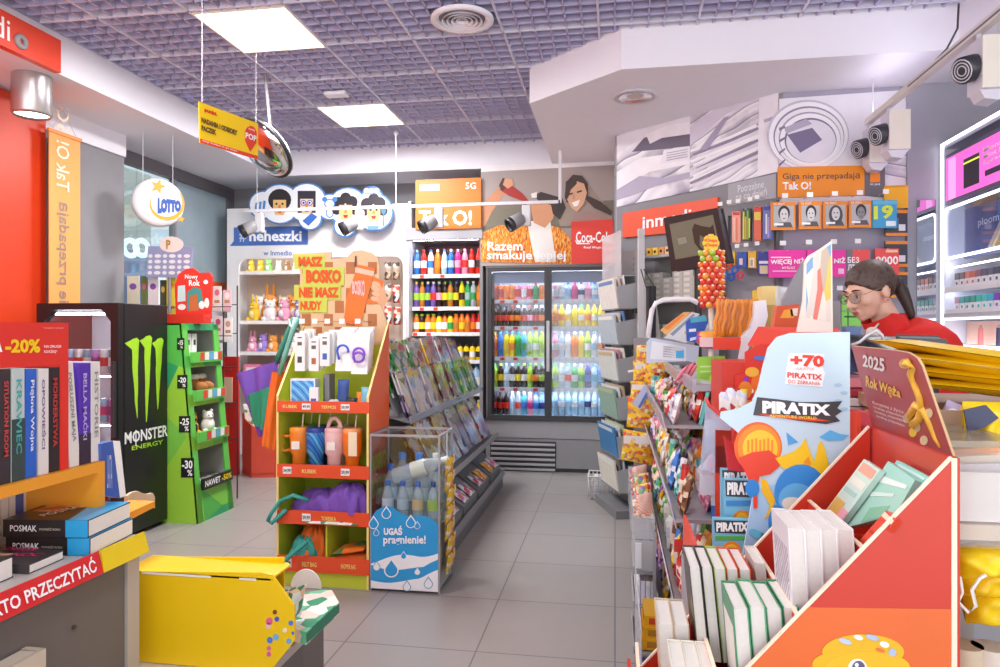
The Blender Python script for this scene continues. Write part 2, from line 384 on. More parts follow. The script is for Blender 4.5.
# ---------------------------------------------------------------- lamps and ceiling fittings
EM = M('#fff6e2', emit=3)
def ceiling_light():
    t = thing('ceiling_light', None, 'ceiling light')
    fr = MB(); w = .6
    for a in ((0, w, 0, .012), (0, w, w-.012, w), (0, .012, .012, w-.012), (w-.012, w, .012, w-.012)): fr.box(*a, -.006, .07, M('#f4efe2', .4))
    part('frame', fr, t); part('diffuser', MB().box(.012, w-.012, .012, w-.012, 0, .02, EM), t); return t
LL = ['square white ceiling light panel in front, larger in view, above the yellow parcel sign', 'square white ceiling light panel farther back, by the small white detector']
for k, (lx, ly) in enumerate(lights):
    inst('cl', ceiling_light, (lx, ly, CEIL-.001), label=LL[k] if k < 2 else 'square white ceiling light panel overhead, out of the picture, %s one' % ORD[k-2])
t = thing('ceiling_vent', 'round white ring air vent set in the grid ceiling', 'air vent', (-.91, 4.13, CEIL-.02))
mb = MB()
mb.lathe([(.19, .02), (.19, .004), (.155, 0), (.14, .02)], PW, (-.91, 4.13, CEIL-.035), 32, cap=False); part('rim', mb, t)
for r in (.118, .09, .062, .034):
    part('ring', MB().lathe([(r+.006, 0), (r-.008, .022), (r-.012, .022), (r+.001, 0), (r+.006, 0)], PW, (-.91, 4.13, CEIL-.036), 28, cap=False), t)
part('dark_core', MB().cyl((-.91, 4.13, CEIL-.01), (-.91, 4.13, CEIL+.02), .14, M('#8d8795', .7), n=24), t)
solo('smoke_detector', MB().box(-2.28, -2.1, 5.24, 5.34, CEIL-.03, CEIL, PW), 'small white box fixed to the grid ceiling beside the rear light panel', 'detector', bevel=.008)
t = thing('downlight', 'round recessed chrome downlight in the white dropped soffit', 'downlight', (.14, 5.0, SOF))
CHROME = M('#d8d4d2', .18, 1.)
part('rim', MB().lathe([(.15, 0), (.15, -.012), (.118, -.014), (.112, 0)], M('#cfccd2', .35), (.14, 5, SOF), 28, cap=False), t)
part('reflector', MB().lathe([(.115, -.012), (.1, -.006), (.06, -.002)], CHROME, (.14, 5, SOF-.001), 24, cap=False).cyl((.14, 5, SOF-.004), (.14, 5, SOF-.0025), .06, M('#b5a898', .3, .6)), t)
t = thing('cylinder_lamp', 'grey metal cylinder lamp under the beam by the red shop sign', 'lamp', (-3.73, 3.55, 2.72))
ALU = M('#b9b6b6', .32, .75); c = aX(32, 97, -3.72)
part('housing', MB().lathe([(.112, SOF-c.z), (.115, SOF-c.z-.02), (.115, -.11), (.105, -.125), (.1, -.1)], ALU, c, 28, cap=False), t)
part('light_disc', MB().cyl(c+V((0, 0, -.108)), c+V((0, 0, -.1)), .103, M('#fff3de', emit=6)), t)
# ---------------------------------------------------------------- light
W = bpy.data.worlds.new('world'); SC.world = W; W.use_nodes = True
wn = W.node_tree; wc = wn.nodes.new('ShaderNodeTexCoord'); ws = wn.nodes.new('ShaderNodeSeparateXYZ'); wr = wn.nodes.new('ShaderNodeValToRGB')
wm = wn.nodes.new('ShaderNodeMapRange'); wm.inputs['From Min'].default_value = -1; wn.links.new(wc.outputs['Generated'], ws.inputs[0]); wn.links.new(ws.outputs['Z'], wm.inputs['Value']); wn.links.new(wm.outputs['Result'], wr.inputs[0])
we = wr.color_ramp.elements; we[0].position = .2; we[0].color = (.92, .92, .98, 1); we[1].position = .56; we[1].color = (.4, .42, .46, 1); wk = we.new(.48); wk.color = (1, .98, 1, 1)   # added glow below the horizon to brighten soffit and ceiling, dimmer above
wn.links.new(wr.outputs[0], wn.nodes['Background'].inputs[0]); W.node_tree.nodes['Background'].inputs[0].default_value = (.9, .94, 1, 1); W.node_tree.nodes['Background'].inputs[1].default_value = 2.7
def lamp(name, loc, energy, size=.3, rot=(0, 0, 0), col=(1, .97, .94), kind='AREA', sy=None):
    d = bpy.data.lights.new(name, kind); d.energy = energy; d.color = col
    if kind == 'AREA': d.shape = 'RECTANGLE'; d.size = size; d.size_y = sy or size
    else: d.shadow_soft_size = size
    o = bpy.data.objects.new(name, d); COL.objects.link(o); o.location = loc; o.rotation_euler = rot; return o
for k, (lx, ly) in enumerate(lights): lamp('ceiling_light_glow', (lx+.3, ly+.3, CEIL-.03), (52, 52, 36, 25)[k], .56, col=(.97, .97, 1))
lamp('rail_uplight', (1.66, 3.4, 2.83), 2.6, .05, (math.pi, 0, 0), (.8, .84, 1), sy=3.0)
def spotlamp(loc, tgt, e):
    d = bpy.data.lights.new('spot_beam', 'SPOT'); d.energy = e; d.spot_size = R(75); d.spot_blend = .6; d.shadow_soft_size = .05; d.color = (1, .98, .95)
    o = bpy.data.objects.new('spot_beam', d); COL.objects.link(o); o.location = loc; o.rotation_euler = (V(tgt)-V(loc)).to_track_quat('-Z', 'Y').to_euler()
for px in (254, 354, 433, 520): q = aY(px, 225, 6.2); spotlamp(q, (q.x-.9, 7.1, 1.0), 7)
for y in (4.9, 4.55, 3.45): spotlamp((1.5, y-.06, 2.55), (.45, y-.6, 1.1), 20)
vs = SC.view_settings; vs.view_transform = 'Standard'; vs.look = 'None'; vs.gamma = 1; vs.use_curve_mapping = False; vs.exposure = 0.35
cy = SC.cycles; cy.use_denoising = True; cy.max_bounces = 8; cy.diffuse_bounces = 4; cy.glossy_bounces = 3; cy.transparent_max_bounces = 16; cy.caustics_reflective = False; cy.caustics_refractive = False; cy.sample_clamp_indirect = 6
# ================================================================ drinks at the rear
CN = dict(r=('red', '#d5281f'), o=('orange', '#f58220'), y=('yellow', '#f3d21f'), g=('green', '#2f9e4f'), l=('lime', '#a5cf3a'), b=('blue', '#2f74c9'), n=('navy', '#26307e'),
          p=('pink', '#f2a0b8'), m=('magenta', '#d8307f'), v=('violet', '#7a58a8'), w=('white', '#f4f2ef'), k=('dark', '#2c1a18'), t=('aqua', '#4fb4cf'), c=('clear', '#c9dbe4'), s=('silver', '#b7bcc2'), a=('amber', '#c07a2a'), q=('pale blue', '#a9cfe8'))
def cmat(k, rough=.25):
    if k == 'c': return film('#cfe0ea', .55, .1)
    return M(CN[k][1], rough, var=.02)
SH = dict(bottle=[(.027, 0), (.0325, .006), (.0325, .14), (.029, .162), (.0145, .188), (.0135, .2)], can=[(.025, 0), (.031, .008), (.031, .178), (.025, .19)],
          water=[(.028, 0), (.0335, .01), (.033, .07), (.031, .08), (.034, .09), (.034, .14), (.026, .175), (.0135, .205), (.013, .215)],
          jar=[(.03, 0), (.033, .006), (.033, .11), (.027, .13), (.02, .145), (.019, .15)], jug=[(.045, 0), (.055, .01), (.054, .18), (.047, .23), (.018, .275), (.017, .29)])
LB = dict(bottle=(.06, .12), can=(.04, .14), water=(.085, .14), jar=(.03, .09), jug=(.08, .17))
CAPH = dict(bottle=(.0145, .018), can=(.0, 0), water=(.0155, .017), jar=(.021, .016), jug=(.02, .02))
def bottle(shape, body, lab, cap, hs=1.):
    t = thing({'can': 'drink_can', 'jar': 'juice_bottle', 'water': 'water_bottle'}.get(shape, 'drink_bottle'), None, 'can' if shape == 'can' else 'bottle')
    pr = SH[shape]; n = 10
    part('container', MB().lathe([(r, h*hs) for r, h in pr], cmat(body, .2), n=n), t)
    a, b = LB[shape]; r = max(x for x, _ in pr)+.0008
    part('paper_label', MB().lathe([(r, a*hs), (r, b*hs)], cmat(lab, .4), n=n, cap=False), t)
    h = pr[-1][1]*hs
    if shape == 'can': part('lid', MB().lathe([(.0245, h), (.0235, h+.003), (.02, h+.001)], cmat('s', .3), n=n), t)
    else: cr, ch = CAPH[shape]; part('cap', MB().lathe([(cr, h-.004), (cr, h+ch), (cr*.9, h+ch+.002)], cmat(cap, .4), n=n), t)
    return t
def bottle_row(toks, x0, x1, Y, Z, where, shape='bottle', hs=1., group=None, rz=None):
    """toks: body, label, cap letters per bottle, an upper-case S_ prefix picks another shape"""
    L = toks.split(); k = len(L)
    for i, tk in enumerate(L):
        sp = shape; h = hs
        if ':' in tk: sp, tk = tk.split(':'); 
        b, l, c = tk
        x = x0+(x1-x0)*(i+.5)/k
        nm = 'can' if sp == 'can' else 'bottle'
        lab = '%s %s with %s %s, %s from left, %s' % (CN[b][0], nm, CN[l][0], 'label', ORD[i], where) if b != l else '%s %s, %s from left, %s' % (CN[b][0], nm, ORD[i], where)
        key = ('bot', sp, b, l, c, h)
        inst(key, lambda: bottle(sp, b, l, c, h), (x, Y+random.uniform(-.006, .006), Z+.001), (0, 0, random.random()*3), lab, group or 'drinks, '+where)
CAB = M('#8b8a8c', .4, var=.02); CABD = M('#3a393c', .45, var=.02); IN = M('#eef0f6', .4, var=.01)
LED = M('#f2f6ff', emit=5.); LEDF = M('#eef2ff', emit=28.); TAGW = M('#f6f5f2', .5, var=0); PROMO = M('#e0352f', .5, var=0)
def shelf_strip(mb, x0, x1, y, z, promo=()):
    mb.box(x0, x1, y-.012, y, z-.035, z+.004, M('#e6e6e8', .4, var=0))
    n = int((x1-x0)/.066)
    for i in range(n):
        xx = x0+(x1-x0)*(i+.15)/n; mb.box(xx, xx+.045, y-.0145, y-.011, z-.031, z-.003, TAGW if i not in promo else PROMO)
# double-door fridge
FX0, FX1, FY = -1.285, -.015, 6.92
t = thing('drinks_fridge', 'grey upright drinks fridge with two glass sliding doors and a vented base', 'fridge', ((FX0+FX1)/2, 7.23, 0))
mb = MB(); mb.box(FX0, FX0+.05, FY+.03, 7.54, .0, 2.065, CAB).box(FX1-.05, FX1, FY+.03, 7.54, 0, 2.065, CAB).box(FX0+.05, FX1-.05, FY+.03, 7.54, 2.0, 2.065, CAB).box(FX0+.05, FX1-.05, 7.5, 7.54, .5, 2.0, IN).box(FX0+.05, FX1-.05, FY+.05, 7.5, .44, .5, IN)
part('cabinet', mb, t)
z1, z2 = aY(540, 421, FY).z, aY(540, 439, FY).z
part('kick_panel', MB().box(FX0, FX1, FY+.005, FY+.05, z2+.006, z1, M('#9a999b', .35)).box(FX0, FX1, FY-.012, FY+.05, z1, z1+.022, CABD), t)
g0, g1 = aY(490, 470, FY), aY(556, 442, FY)
mb = MB().box(FX0, FX1, FY+.012, FY+.05, .04, z2, M('#8e8d8f', .35)).box(FX0, FX1, FY+.03, FY+.06, 0, .04, CABD)
part('lower_panel', mb, t)
gv = MB().box(g0.x, g1.x, FY+.006, FY+.012, g0.z, g1.z, CABD)
n = 6
for i in range(n):
    z = g0.z+(g1.z-g0.z)*(i+.1)/n; gv.prism([(g0.x+.01, FY+.006, z), (g0.x+.01, FY-.008, z+.004), (g0.x+.01, FY-.006, z+.02), (g0.x+.01, FY+.006, z+.026)], (g1.x-g0.x-.02, 0, 0), M('#a09fa1', .35))
part('vent_grille', gv, t)
zt = 2.065; zb = z1+.022
xm = aY(548, 340, FY).x
for k, (a, b) in enumerate(((FX0+.02, xm+.004), (xm-.004, FX1-.02))):
    y = FY+.004*k; w = .04
    d = MB().box(a, a+w, y, y+.03, zb, zt-.03, CABD).box(b-w, b, y, y+.03, zb, zt-.03, CABD).box(a+w, b-w, y, y+.03, zb, zb+.03, CABD).box(a+w, b-w, y, y+.03, zt-.065, zt-.03, CABD)
    dd = part('door', d, t); part('pane', MB().box(a+w, b-w, y+.012, y+.016, zb+.03, zt-.065, glass('#f2f6fa', .06)), dd)
    hx = b-.012 if k == 0 else a+.012
    part('handle', MB().box(hx-.006, hx+.006, y-.01, y, 1.0, 1.5, M('#b9b9bb', .3, .6)), dd)
part('top_rail', MB().box(FX0, FX1, FY-.004, FY+.036, zt-.03, zt, CAB), t)
FZ = [aY(520, y, 7.03).z for y in (299.5, 326, 356.5, 387, 414.5)]
for z in FZ:
    sh = part('shelf', MB().box(FX0+.05, FX1-.05, 7.0, 7.49, z-.014, z-.004, M('#eef0f3', .35)), t); mb = MB(); shelf_strip(mb, FX0+.06, FX1-.06, 7.0, z-.005, (1, 3, 6)); part('price_strip', mb, sh); part('shelf_light', MB().box(FX0+.07, FX1-.07, 7.004, 7.02, z-.024, z-.016, LEDF), sh)
for x in (FX0+.07, xm, FX1-.07): part('mullion', MB().box(x-.012, x+.012, 6.965, 6.98, .56, 1.98, CABD), t)
part('top_light', MB().box(FX0+.06, FX1-.06, 7.015, 7.03, 1.975, 1.995, LEDF), t)
part('header_print', MB().box(FX0+.06, FX1-.06, 7.0, 7.01, 1.885, 1.998, M('#8d93b0', .5)), t)
XL0, XL1, XR0, XR1 = aY(492, 340, 7.06).x, aY(545, 340, 7.06).x, aY(552, 340, 7.06).x, aY(611, 340, 7.06).x
fr = ('top shelf', 'second shelf', 'third shelf', 'fourth shelf', 'bottom shelf')
left = ['can:rrr can:oro can:oor can:oor can:prr can:pwr can:prr ggr can:oow', 'krk krk krk kor kow krw kpr krw kow', 'ory bbb yyb yob ggb tgw lcl lwl lll', 'lyg kyl cwq kwq kyg kwl lyg kol klg', 'krk krk krk cqw crw tbw pmw qbn qnb']
right = ['can:pws can:sws qqb mmm wnv ppp qwb qwv wmb', 'aoo yoy wyw yyw ywg yoy ywo yly yly', 'pwm cwc wwv oow yyw lwl wqb wob pww', 'lcg cww crg gww lgw nbv qtb btb tbb', 'qqb qwb qqb qwb qqb qnb qwb qqb qwb']
for k in range(5):
    shp = 'water' if k == 4 else ('jar' if False else 'bottle')
    hs = (.78, .96, 1.16, 1.1, 1.05)[k]
    for c, (row, a, b, side) in enumerate(((left[k], XL0, XL1, 'left'), (right[k], XR0, XR1, 'right'))):
        bottle_row(row, a, b, 7.06, FZ[k]-.004, '%s behind %s fridge door' % (fr[k], side), 'water' if (k == 4 and c == 1) else 'bottle', hs)
# poster over the fridge
PP = PY(6.9)
pt = thing('cola_poster', 'poster of a drinking man and smiling woman with red cola square above the fridge', 'poster', (FX0, 6.91, 2.07))
a, b = aP(481, 266, PP), aP(614.5, 264, PP)
zt = aP(548, 161, PP).z; z0 = 2.07
part('backing', MB().box(a.x, b.x, 6.9, 6.98, z0, zt, M('#efeaec', .5)), pt)
BK = [(481, 172), (614, 165), (614, 264), (481, 266)]
def flat(name, layers, pl, par, label=None, z0=0):
    mb = MB()
    for i, (pts, c) in enumerate(layers): mb.art(pts, pl, M(c, .45, var=.02) if isinstance(c, str) else c, .0012+z0+.0009*i, .0005)
    return part(name, mb, par, label)
flat('backdrop', [(BK, '#a89a95'), ([(481, 207), (500, 203), (530, 206), (614, 200), (614, 226), (481, 232)], '#77705f'), ([(556, 208), (590, 186), (612, 214), (612, 225), (560, 226)], '#a08d80')], PP, pt)
# man: arm, bottle, orange knit, white shirt, face thrown back
knit = pattern('knit', ['#a84a14', '#e0741c', '#f6a32c', '#fbd08a'], 42, .6, 'NOISE', (2.2, 1, .7))
flat('man', [([(481, 228), (481, 206), (496, 190), (502, 186), (509, 178), (513, 183), (512, 192), (503, 196), (492, 212), (485, 226)], '#c98a63'),
     ([(481, 262), (481, 233), (500, 225), (520, 226), (545, 224), (560, 228), (572, 240), (572, 264)], knit),
     ([(527, 222), (550, 218), (556, 262), (535, 262)], '#f1ece6'), ([(530, 206), (541, 199), (556, 205), (553, 219), (545, 228), (534, 223)], '#d99b73'),
     ([(534, 196), (541, 192), (562, 198), (566, 208), (560, 220), (553, 214), (551, 205), (540, 202)], '#3a2a24'),
     ([(502, 180), (508, 183), (522, 193), (529, 201), (522, 201), (509, 196), (500, 190)], '#a8281c'), ([(499, 186), (503, 178), (509, 180), (507, 186), (503, 192)], '#4a2a20'), ([(531, 194), (537, 192), (537, 198), (532, 198)], '#efe8e0'),
     ([(505, 179), (512, 179), (514, 185), (508, 189), (503, 185)], '#d89c78')], PP, pt, z0=.004)
flat('woman', [([(570, 226), (575, 214), (590, 212), (606, 217), (613, 226)], '#a58078'), ([(565, 198), (566, 183), (573, 175), (582, 176), (588, 184), (588, 196), (601, 202), (612, 212), (611, 216), (594, 208), (586, 200), (567, 203)], '#43302b'),
     ([(568, 190), (575, 181), (584, 184), (587, 193), (584, 204), (577, 212), (571, 208), (567, 199)], '#dca987'), ([(565, 198), (566, 182), (576, 177), (577, 184), (571, 190), (568, 199)], '#43302b'),
     ([(572, 203), (580, 200), (578, 206), (574, 207)], '#fbf4ee'), ([(569, 194), (573, 193), (573, 194.5), (569, 195.5)], '#3a2a24'), ([(577, 192), (582, 190.5), (582, 192), (577, 193.5)], '#3a2a24'), ([(573, 195), (575, 195), (575, 200), (572.5, 199.5)], '#cf9674')], PP, pt, z0=.014)
flat('red_square', [([(571.5, 222), (613, 219.5), (613, 263.5), (571.5, 264)], '#e23a2c')], PP, pt, z0=.024)
WT = M('#ffffff', .5, var=0)
mb = MB().textpx('Coca-Cola', (576, 232, 611, 243), PP, WT, .02, .028)
mb.art([(575, 240), (578, 243), (590, 243.5), (590, 244.5), (577, 244.6)], PP, WT, .028); mb.textpx('Real Magic', (584, 246.5, 602, 249.5), PP, WT, .01, .028)
part('brand_lettering', mb, pt); mb = MB(); mb.textpx('Razem', (488, 242, 523, 251), PP, WT, .02, .03); mb.textpx('smakuje lepiej', (487.5, 251, 566, 262.5), PP, WT, .02, .03)
part('lettering', mb, pt)
# open wall cooler with its orange sign
OX0, OX1, OY = -2.11, -1.31, 6.95
t = thing('open_cooler', 'grey open shelf cooler full of bottled drinks beside the glass-door fridge', 'cooler', ((OX0+OX1)/2, 7.2, 0))
part('cabinet', MB().box(OX0, OX0+.035, OY-.05, 7.53, 0, 2.42, M('#cfced2', .4)).box(OX1-.03, OX1, OY-.05, 7.53, 0, 2.42, CAB).box(OX0+.035, OX1-.03, 7.49, 7.53, 0, 2.33, M('#77757c', .5)).box(OX0+.035, OX1-.03, OY, 7.5, 2.33, 2.42, M('#b1b0b6', .4)).box(OX0+.035, OX1-.03, OY-.05, 7.5, 0, .35, M('#6f6e72', .4)), t)
zz = aY(450, 240, OY).z, aY(450, 228, OY).z
part('canopy', MB().box(OX0, OX1, OY-.07, OY, zz[0], zz[1], M('#a2a1a6', .4)), t)
part('light_strip', MB().box(OX0+.06, OX1-.06, OY+.003, OY+.03, zz[0]+.002, zz[0]+.009, LEDF), t)
part('header_print', MB().box(OX0+.05, OX1-.04, 7.44, 7.45, 2.1, 2.32, M('#7a3a44', .5)).text('Napoje', (-1.85, 7.44, 2.25), (.26, 0, 0), (0, 0, .05), M('#f08078', .5)), t)
OZ = [aY(450, y, 7.0).z for y in (274, 306.5, 332, 359.5, 391.5, 419)]
for i, z in enumerate(OZ):
    sh = part('shelf', MB().box(OX0+.035, OX1-.03, 7.0, 7.48, z-.016, z-.004, M('#8f8e92', .4)), t); mb = MB(); shelf_strip(mb, OX0+.04, OX1-.035, 7.0, z-.006, ((1, 4), (1, 3), (0, 2), (1, 2), (), ())[i]); part('price_strip', mb, sh); pass
oc = ['bwq rwr wbb oow qwb bqw mpw prp rwr rkr', 'vly aly nlw vrw kpw kyl alg kyb ykl gcw cgw aor', 'jar:owl jar:kyl jar:owl jar:oyl jar:ywk jar:owk jar:ygk jar:oao jar:oyo jar:oar jar:ror jar:rwr', 'ylg glg gwg lwl glw krw jar:ykk jar:ywk jar:ykk jar:ywk jar:ykk', 'jug:qqb jug:qwb jug:qqb jug:qqb jug:qbb jug:qwb', 'owy oyw owo oyw yyw ywy oyy oyw yoy yow']
on = ('top shelf', 'second shelf', 'third shelf', 'fourth shelf', 'fifth shelf', 'lowest shelf')
for i, rw in enumerate(oc):
    bottle_row(rw, OX0+.04, OX1-.035, 7.075 if i == 4 else 7.06, OZ[i]-.004, '%s of open cooler' % on[i], 'bottle', (1.22, 1.22, 1.15, .95, .9, .9)[i])
PS = PY(6.86)
st = thing('orange_sign', 'orange sign reading Tak O! and 5G above the open cooler', 'sign', aP(448, 228, PS))
part('panel', MB().art([(415.5, 180), (481, 177.5), (481, 228), (415.5, 229.5)], PS, M('#df7608', .45), 0, .02), st)
part('lettering', MB().textpx('5G', (465.5, 182.5, 476, 189), PS, WT, .01), st); mb = MB().textpx('Tak O!', (419, 210, 472, 225.5), PS, WT, .03); part('lettering', mb, st)
lp = part('pale_label', MB().art([(419.5, 185), (439.5, 184), (439.5, 190.5), (419.5, 191)], PS, M('#fde2b8', .5)), st); part('lettering', MB().textpx('tylko tutaj', (421, 186, 438, 189.3), PS, M('#c97a1d', .5), 0, .003), lp)
# ================================================================ white toy wall at the rear
PT = PY(7.12)
t = thing('toy_wall_unit', 'tall white wall unit with rounded niche and shelves of toys under the cartoon faces', 'shelf unit', (-3.2, 7.3, 0))
a, b = aP(227, 210, PT), aP(414.5, 206, PT); TX0, TX1 = a.x, b.x; TZ = 2.745
n0, n1 = aP(238.5, 300, PT).x, aP(403, 300, PT).x; nz = aP(320, 257.5, PT).z
UW = M('#f4f2f3', .4, var=.01)
rad = .1; arc0 = [(n0+rad-rad*math.cos(k*R(90)/6), nz-rad+rad*math.sin(k*R(90)/6)) for k in range(7)]; arc1 = [(n1-rad+rad*math.cos(k*R(90)/6), nz-rad+rad*math.sin(k*R(90)/6)) for k in range(6, -1, -1)]
out = [(TX0, 0), (TX0, TZ), (TX1, TZ), (TX1, 0), (n1, 0)]+[(x, z) for x, z in reversed(arc1)]+[(x, z) for x, z in reversed(arc0)]+[(n0, 0)]
mb = MB().prism([(x, 7.12, z) for x, z in out], (0, .03, 0), UW)
mb.box(TX0, TX0+.03, 7.15, 7.53, 0, TZ, UW).box(TX1-.03, TX1, 7.0, 7.53, 0, TZ, M('#f7f5f5', .4)).box(TX0+.03, TX1-.03, 7.15, 7.53, TZ-.04, TZ, UW)
part('white_frame', mb, t)
part('niche_back', MB().box(TX0+.03, TX1-.03, 7.5, 7.53, 0, TZ-.04, M('#d9c2b0', .6)), t)
part('niche_lamp', MB().box(n0+.05, n1-.05, 7.16, 7.2, nz+.02, nz+.05, LED), t)
sxa, sxb = n0-.005, aP(306, 300, PT).x
TSZ = [aY(270, y, 7.2).z for y in (271.5, 321, 352, 380)]
for z in TSZ:
    sh = part('shelf', MB().box(sxa, sxb, 7.17, 7.5, z-.03, z, UW), t); part('price_strip', MB().box(sxa, sxb, 7.155, 7.17, z-.035, z+.005, M('#fbf6f0', .4)), sh)
part('divider', MB().box(sxb, sxb+.02, 7.16, 7.5, 0, nz, M('#c9a789', .5)), t)
pk = pattern('red_prints', ['#c8322c', '#f0ece6', '#d9443a', '#3a3a3c', '#f4d9c0'], 26)
for k, (px, py) in enumerate(((388, 262), (396, 262), (388, 284), (396, 285), (388, 306), (397, 307))):
    a = aY(px-3.6, py+18, 7.3); b = aY(px+3.6, py, 7.3)
    solo('gift_packet', MB().pillow(((a.x+b.x)/2, 7.3, (a.z+b.z)/2), V(((b.x-a.x)/2, 0, 0)), V((0, 0, (b.z-a.z)/2)), (0, -1, 0), .02, pk if k > 2 else pattern('brown_prints', ['#8a6a52', '#cdb69c', '#5a4438', '#e8dcd0'], 24)), '%s packet hanging in the %s column, %s row, far end of white niche' % ('red printed' if k > 2 else 'brown printed', ('inner', 'outer')[k % 2], ('top', 'middle', 'bottom')[k//2]), 'packet', group='packets in the niche')
# plush toys
def plush(col, belly, ears='round', s=1.):
    t = thing('plush_toy', None, 'plush toy'); m = M(col, .9, var=.06, scale=60)
    part('body', MB().ball((0, 0, .07), (.07, .055, .075), m).ball((0, 0, .155), (.055, .05, .05), m).ball((-.05, -.03, .02), (.025, .035, .022), m).ball((.05, -.03, .02), (.025, .035, .022), m), t)
    e = MB(); mm = M(belly, .9)
    for sx in (-1, 1):
        if ears == 'long': e.ball((sx*.025, 0, .235), (.014, .01, .05), m)
        elif ears == 'round': e.ball((sx*.04, 0, .2), (.02, .012, .02), m)
        else: e.ball((sx*.045, 0, .19), (.012, .012, .03), m)
    part('ears', e, t); part('belly_patch', MB().ball((0, -.02, .07), (.045, .04, .05), mm), t)
    part('face', MB().ball((-.02, -.045, .165), .006, M(BLACK, .3), 6, 4).ball((.02, -.045, .165), .006, M(BLACK, .3), 6, 4).ball((0, -.048, .15), (.018, .012, .012), mm, 8, 6), t)
    return t
PLC = dict(y=('yellow', '#f3c93a', '#fbeeb0'), w=('white', '#f3efee', '#fbe3ea'), p=('pink', '#f0a6bd', '#fdeef2'), v=('violet', '#a78bd8', '#f0e9fb'), g=('green', '#8ec46a', '#e6f4da'), o=('orange', '#f0a04a', '#fdebd2'), b=('brown', '#b07c50', '#ecd8c2'), c=('cream', '#f7edd2', '#fff9ec'), q=('pale blue', '#a6d2e8', '#eef8fc'), r=('red', '#d84a48', '#fbe1da'))
def plush_row(s, y0, x0, x1, Z, where, sc, dep=7.27):
    for i, ch in enumerate(s):
        nm, a, b = PLC[ch]; e = ('round', 'long', 'point')[(i+ord(ch)) % 3]
        inst(('pl', ch, e), lambda: plush(a, b, e), (x0+(x1-x0)*(i+.5)/len(s), dep+random.uniform(-.02, .02), Z), (0, 0, random.uniform(-.4, .4)), '%s plush toy, %s from left on %s of white toy unit' % (nm, ORD[i], where), 'plush toys in the white unit', (sc*random.uniform(.9, 1.05),)*3)
plush_row('yygcbwq', 0, n0+.01, sxb-.02, TSZ[0]+.001, 'top shelf', .62)
plush_row('wococ', 0, n0+.02, sxb-.02, TSZ[1]+.001, 'second shelf back row', 1.45, 7.39)
plush_row('ywpv', 0, n0+.02, sxb-.02, TSZ[1]+.001, 'second shelf front row', 1.12, 7.24)
plush_row('pvoowg', 0, n0+.02, sxb-.02, TSZ[2]+.001, 'third shelf', .92)
for k in range(3):
    x = n0+.02+(sxb-n0-.04)*k/3.
    solo('toy_box', MB().box(x, x+.2, 7.19, 7.32, TSZ[3]+.001, TSZ[3]+.17, M(('#f48ab0', '#f6b9c6', '#e4648f')[k], .4)).box(x+.03, x+.17, 7.186, 7.19, TSZ[3]+.03, TSZ[3]+.14, M('#fbe6dc', .4)), '%s pink toy box, %s from left on the low shelf of white toy unit' % (('bright', 'pale', 'deep')[k], ORD[k]), 'box', group='pink toy boxes')
# blue banner and lettering on the unit
sg = thing('blue_banner', 'blue speech-tab banner with white lettering on the white toy unit', 'sign', aP(270, 246, PT))
part('tab', MB().art([(230, 246), (234, 241), (234, 227.5), (308, 226), (308, 244.5)], PT, M('#4f74c0', .45), .004, .004), sg)
part('lettering', MB().textpx('#', (239.5, 231, 246.5, 242), PT, M('#c6d4ef', .5), .02, .006).textpx('heheszki', (249.5, 230.5, 302, 241.5), PT, WT, .03, .006), sg)
solo('wall_lettering', MB().textpx('w Inmedio', (263.5, 250.5, 292, 255.5), PT, M('#5a78b8', .5), .015), 'small blue shop lettering under the blue banner', 'lettering')
# cartoon faces above
PF = PY(7.0)
t = thing('cartoon_face_board', 'row of round cartoon face cut-outs standing on top of the white toy unit', 'sign', aP(322, 230, PF)); CW = M('#f5f7fb', .5, var=0); CB = M('#4f83c4', .5, var=0)
bl = MB()
for q_, (cx, cy, r) in enumerate(((263, 205, 13), (280, 204, 19), (307, 203, 19), (330, 207, 12), (348, 207, 18.5), (372, 197, 9.5), (374, 212, 18), (310, 218, 11), (345, 226, 10))): bl.disc(cx, cy, r+1.6, r+1.6, PF, CB, .0003*q_, .012); bl.disc(cx, cy, r, r, PF, CW, .004+.0003*q_, .0004)
part('white_discs', bl, t)
def face(cx, cy, hair, skin, glasses=0, mouth='#c02a30', tuft=0):
    mb = MB(); H = M(hair, .5, var=0); S_ = M(skin, .5, var=0); K = M('#2a2630', .5, var=0)
    if tuft == 0: mb.disc(cx, cy-4, 11.5, 11, PF, H, .0074)
    elif tuft == 1: mb.art([(cx-9, cy+10), (cx-9, cy-12), (cx+9, cy-12), (cx+9, cy+10)], PF, H, .0074)
    else:
        for q_, (dx, dy, r) in enumerate(((-7, -6, 6), (0, -11, 5.5), (6, -7, 6), (-9, 1, 5), (9, 1, 5))): mb.disc(cx+dx, cy+dy, r, r, PF, H, .0072+.0003*q_, .0002)
    mb.art([(cx-6.5, cy-4), (cx+6.5, cy-4), (cx+6.5, cy+6), (cx+4, cy+11), (cx-4, cy+11), (cx-6.5, cy+6)], PF, S_, .0096)
    for sx in (-3, 3): mb.disc(cx+sx, cy, 1.2, 1.2, PF, K, .0125, n=8)
    if glasses:
        for sx in (-3.2, 3.2): mb.disc(cx+sx, cy, 3, 3, PF, M('#5b62c8', .5), .0105, n=12); mb.disc(cx+sx, cy, 2, 2, PF, M('#eef0fb', .5), .0114, n=12)
    mb.art([(cx-1, cy+1), (cx+1, cy+1), (cx+1.4, cy+4.2), (cx-1.4, cy+4.2)], PF, M('#c98a4e', .5, var=0), .0106)
    mb.art([(cx-2.5, cy+6), (cx+2.5, cy+6), (cx+1.5, cy+9), (cx-1.5, cy+9)], PF, M(mouth, .5, var=0), .0106)
    part('face', mb, t)
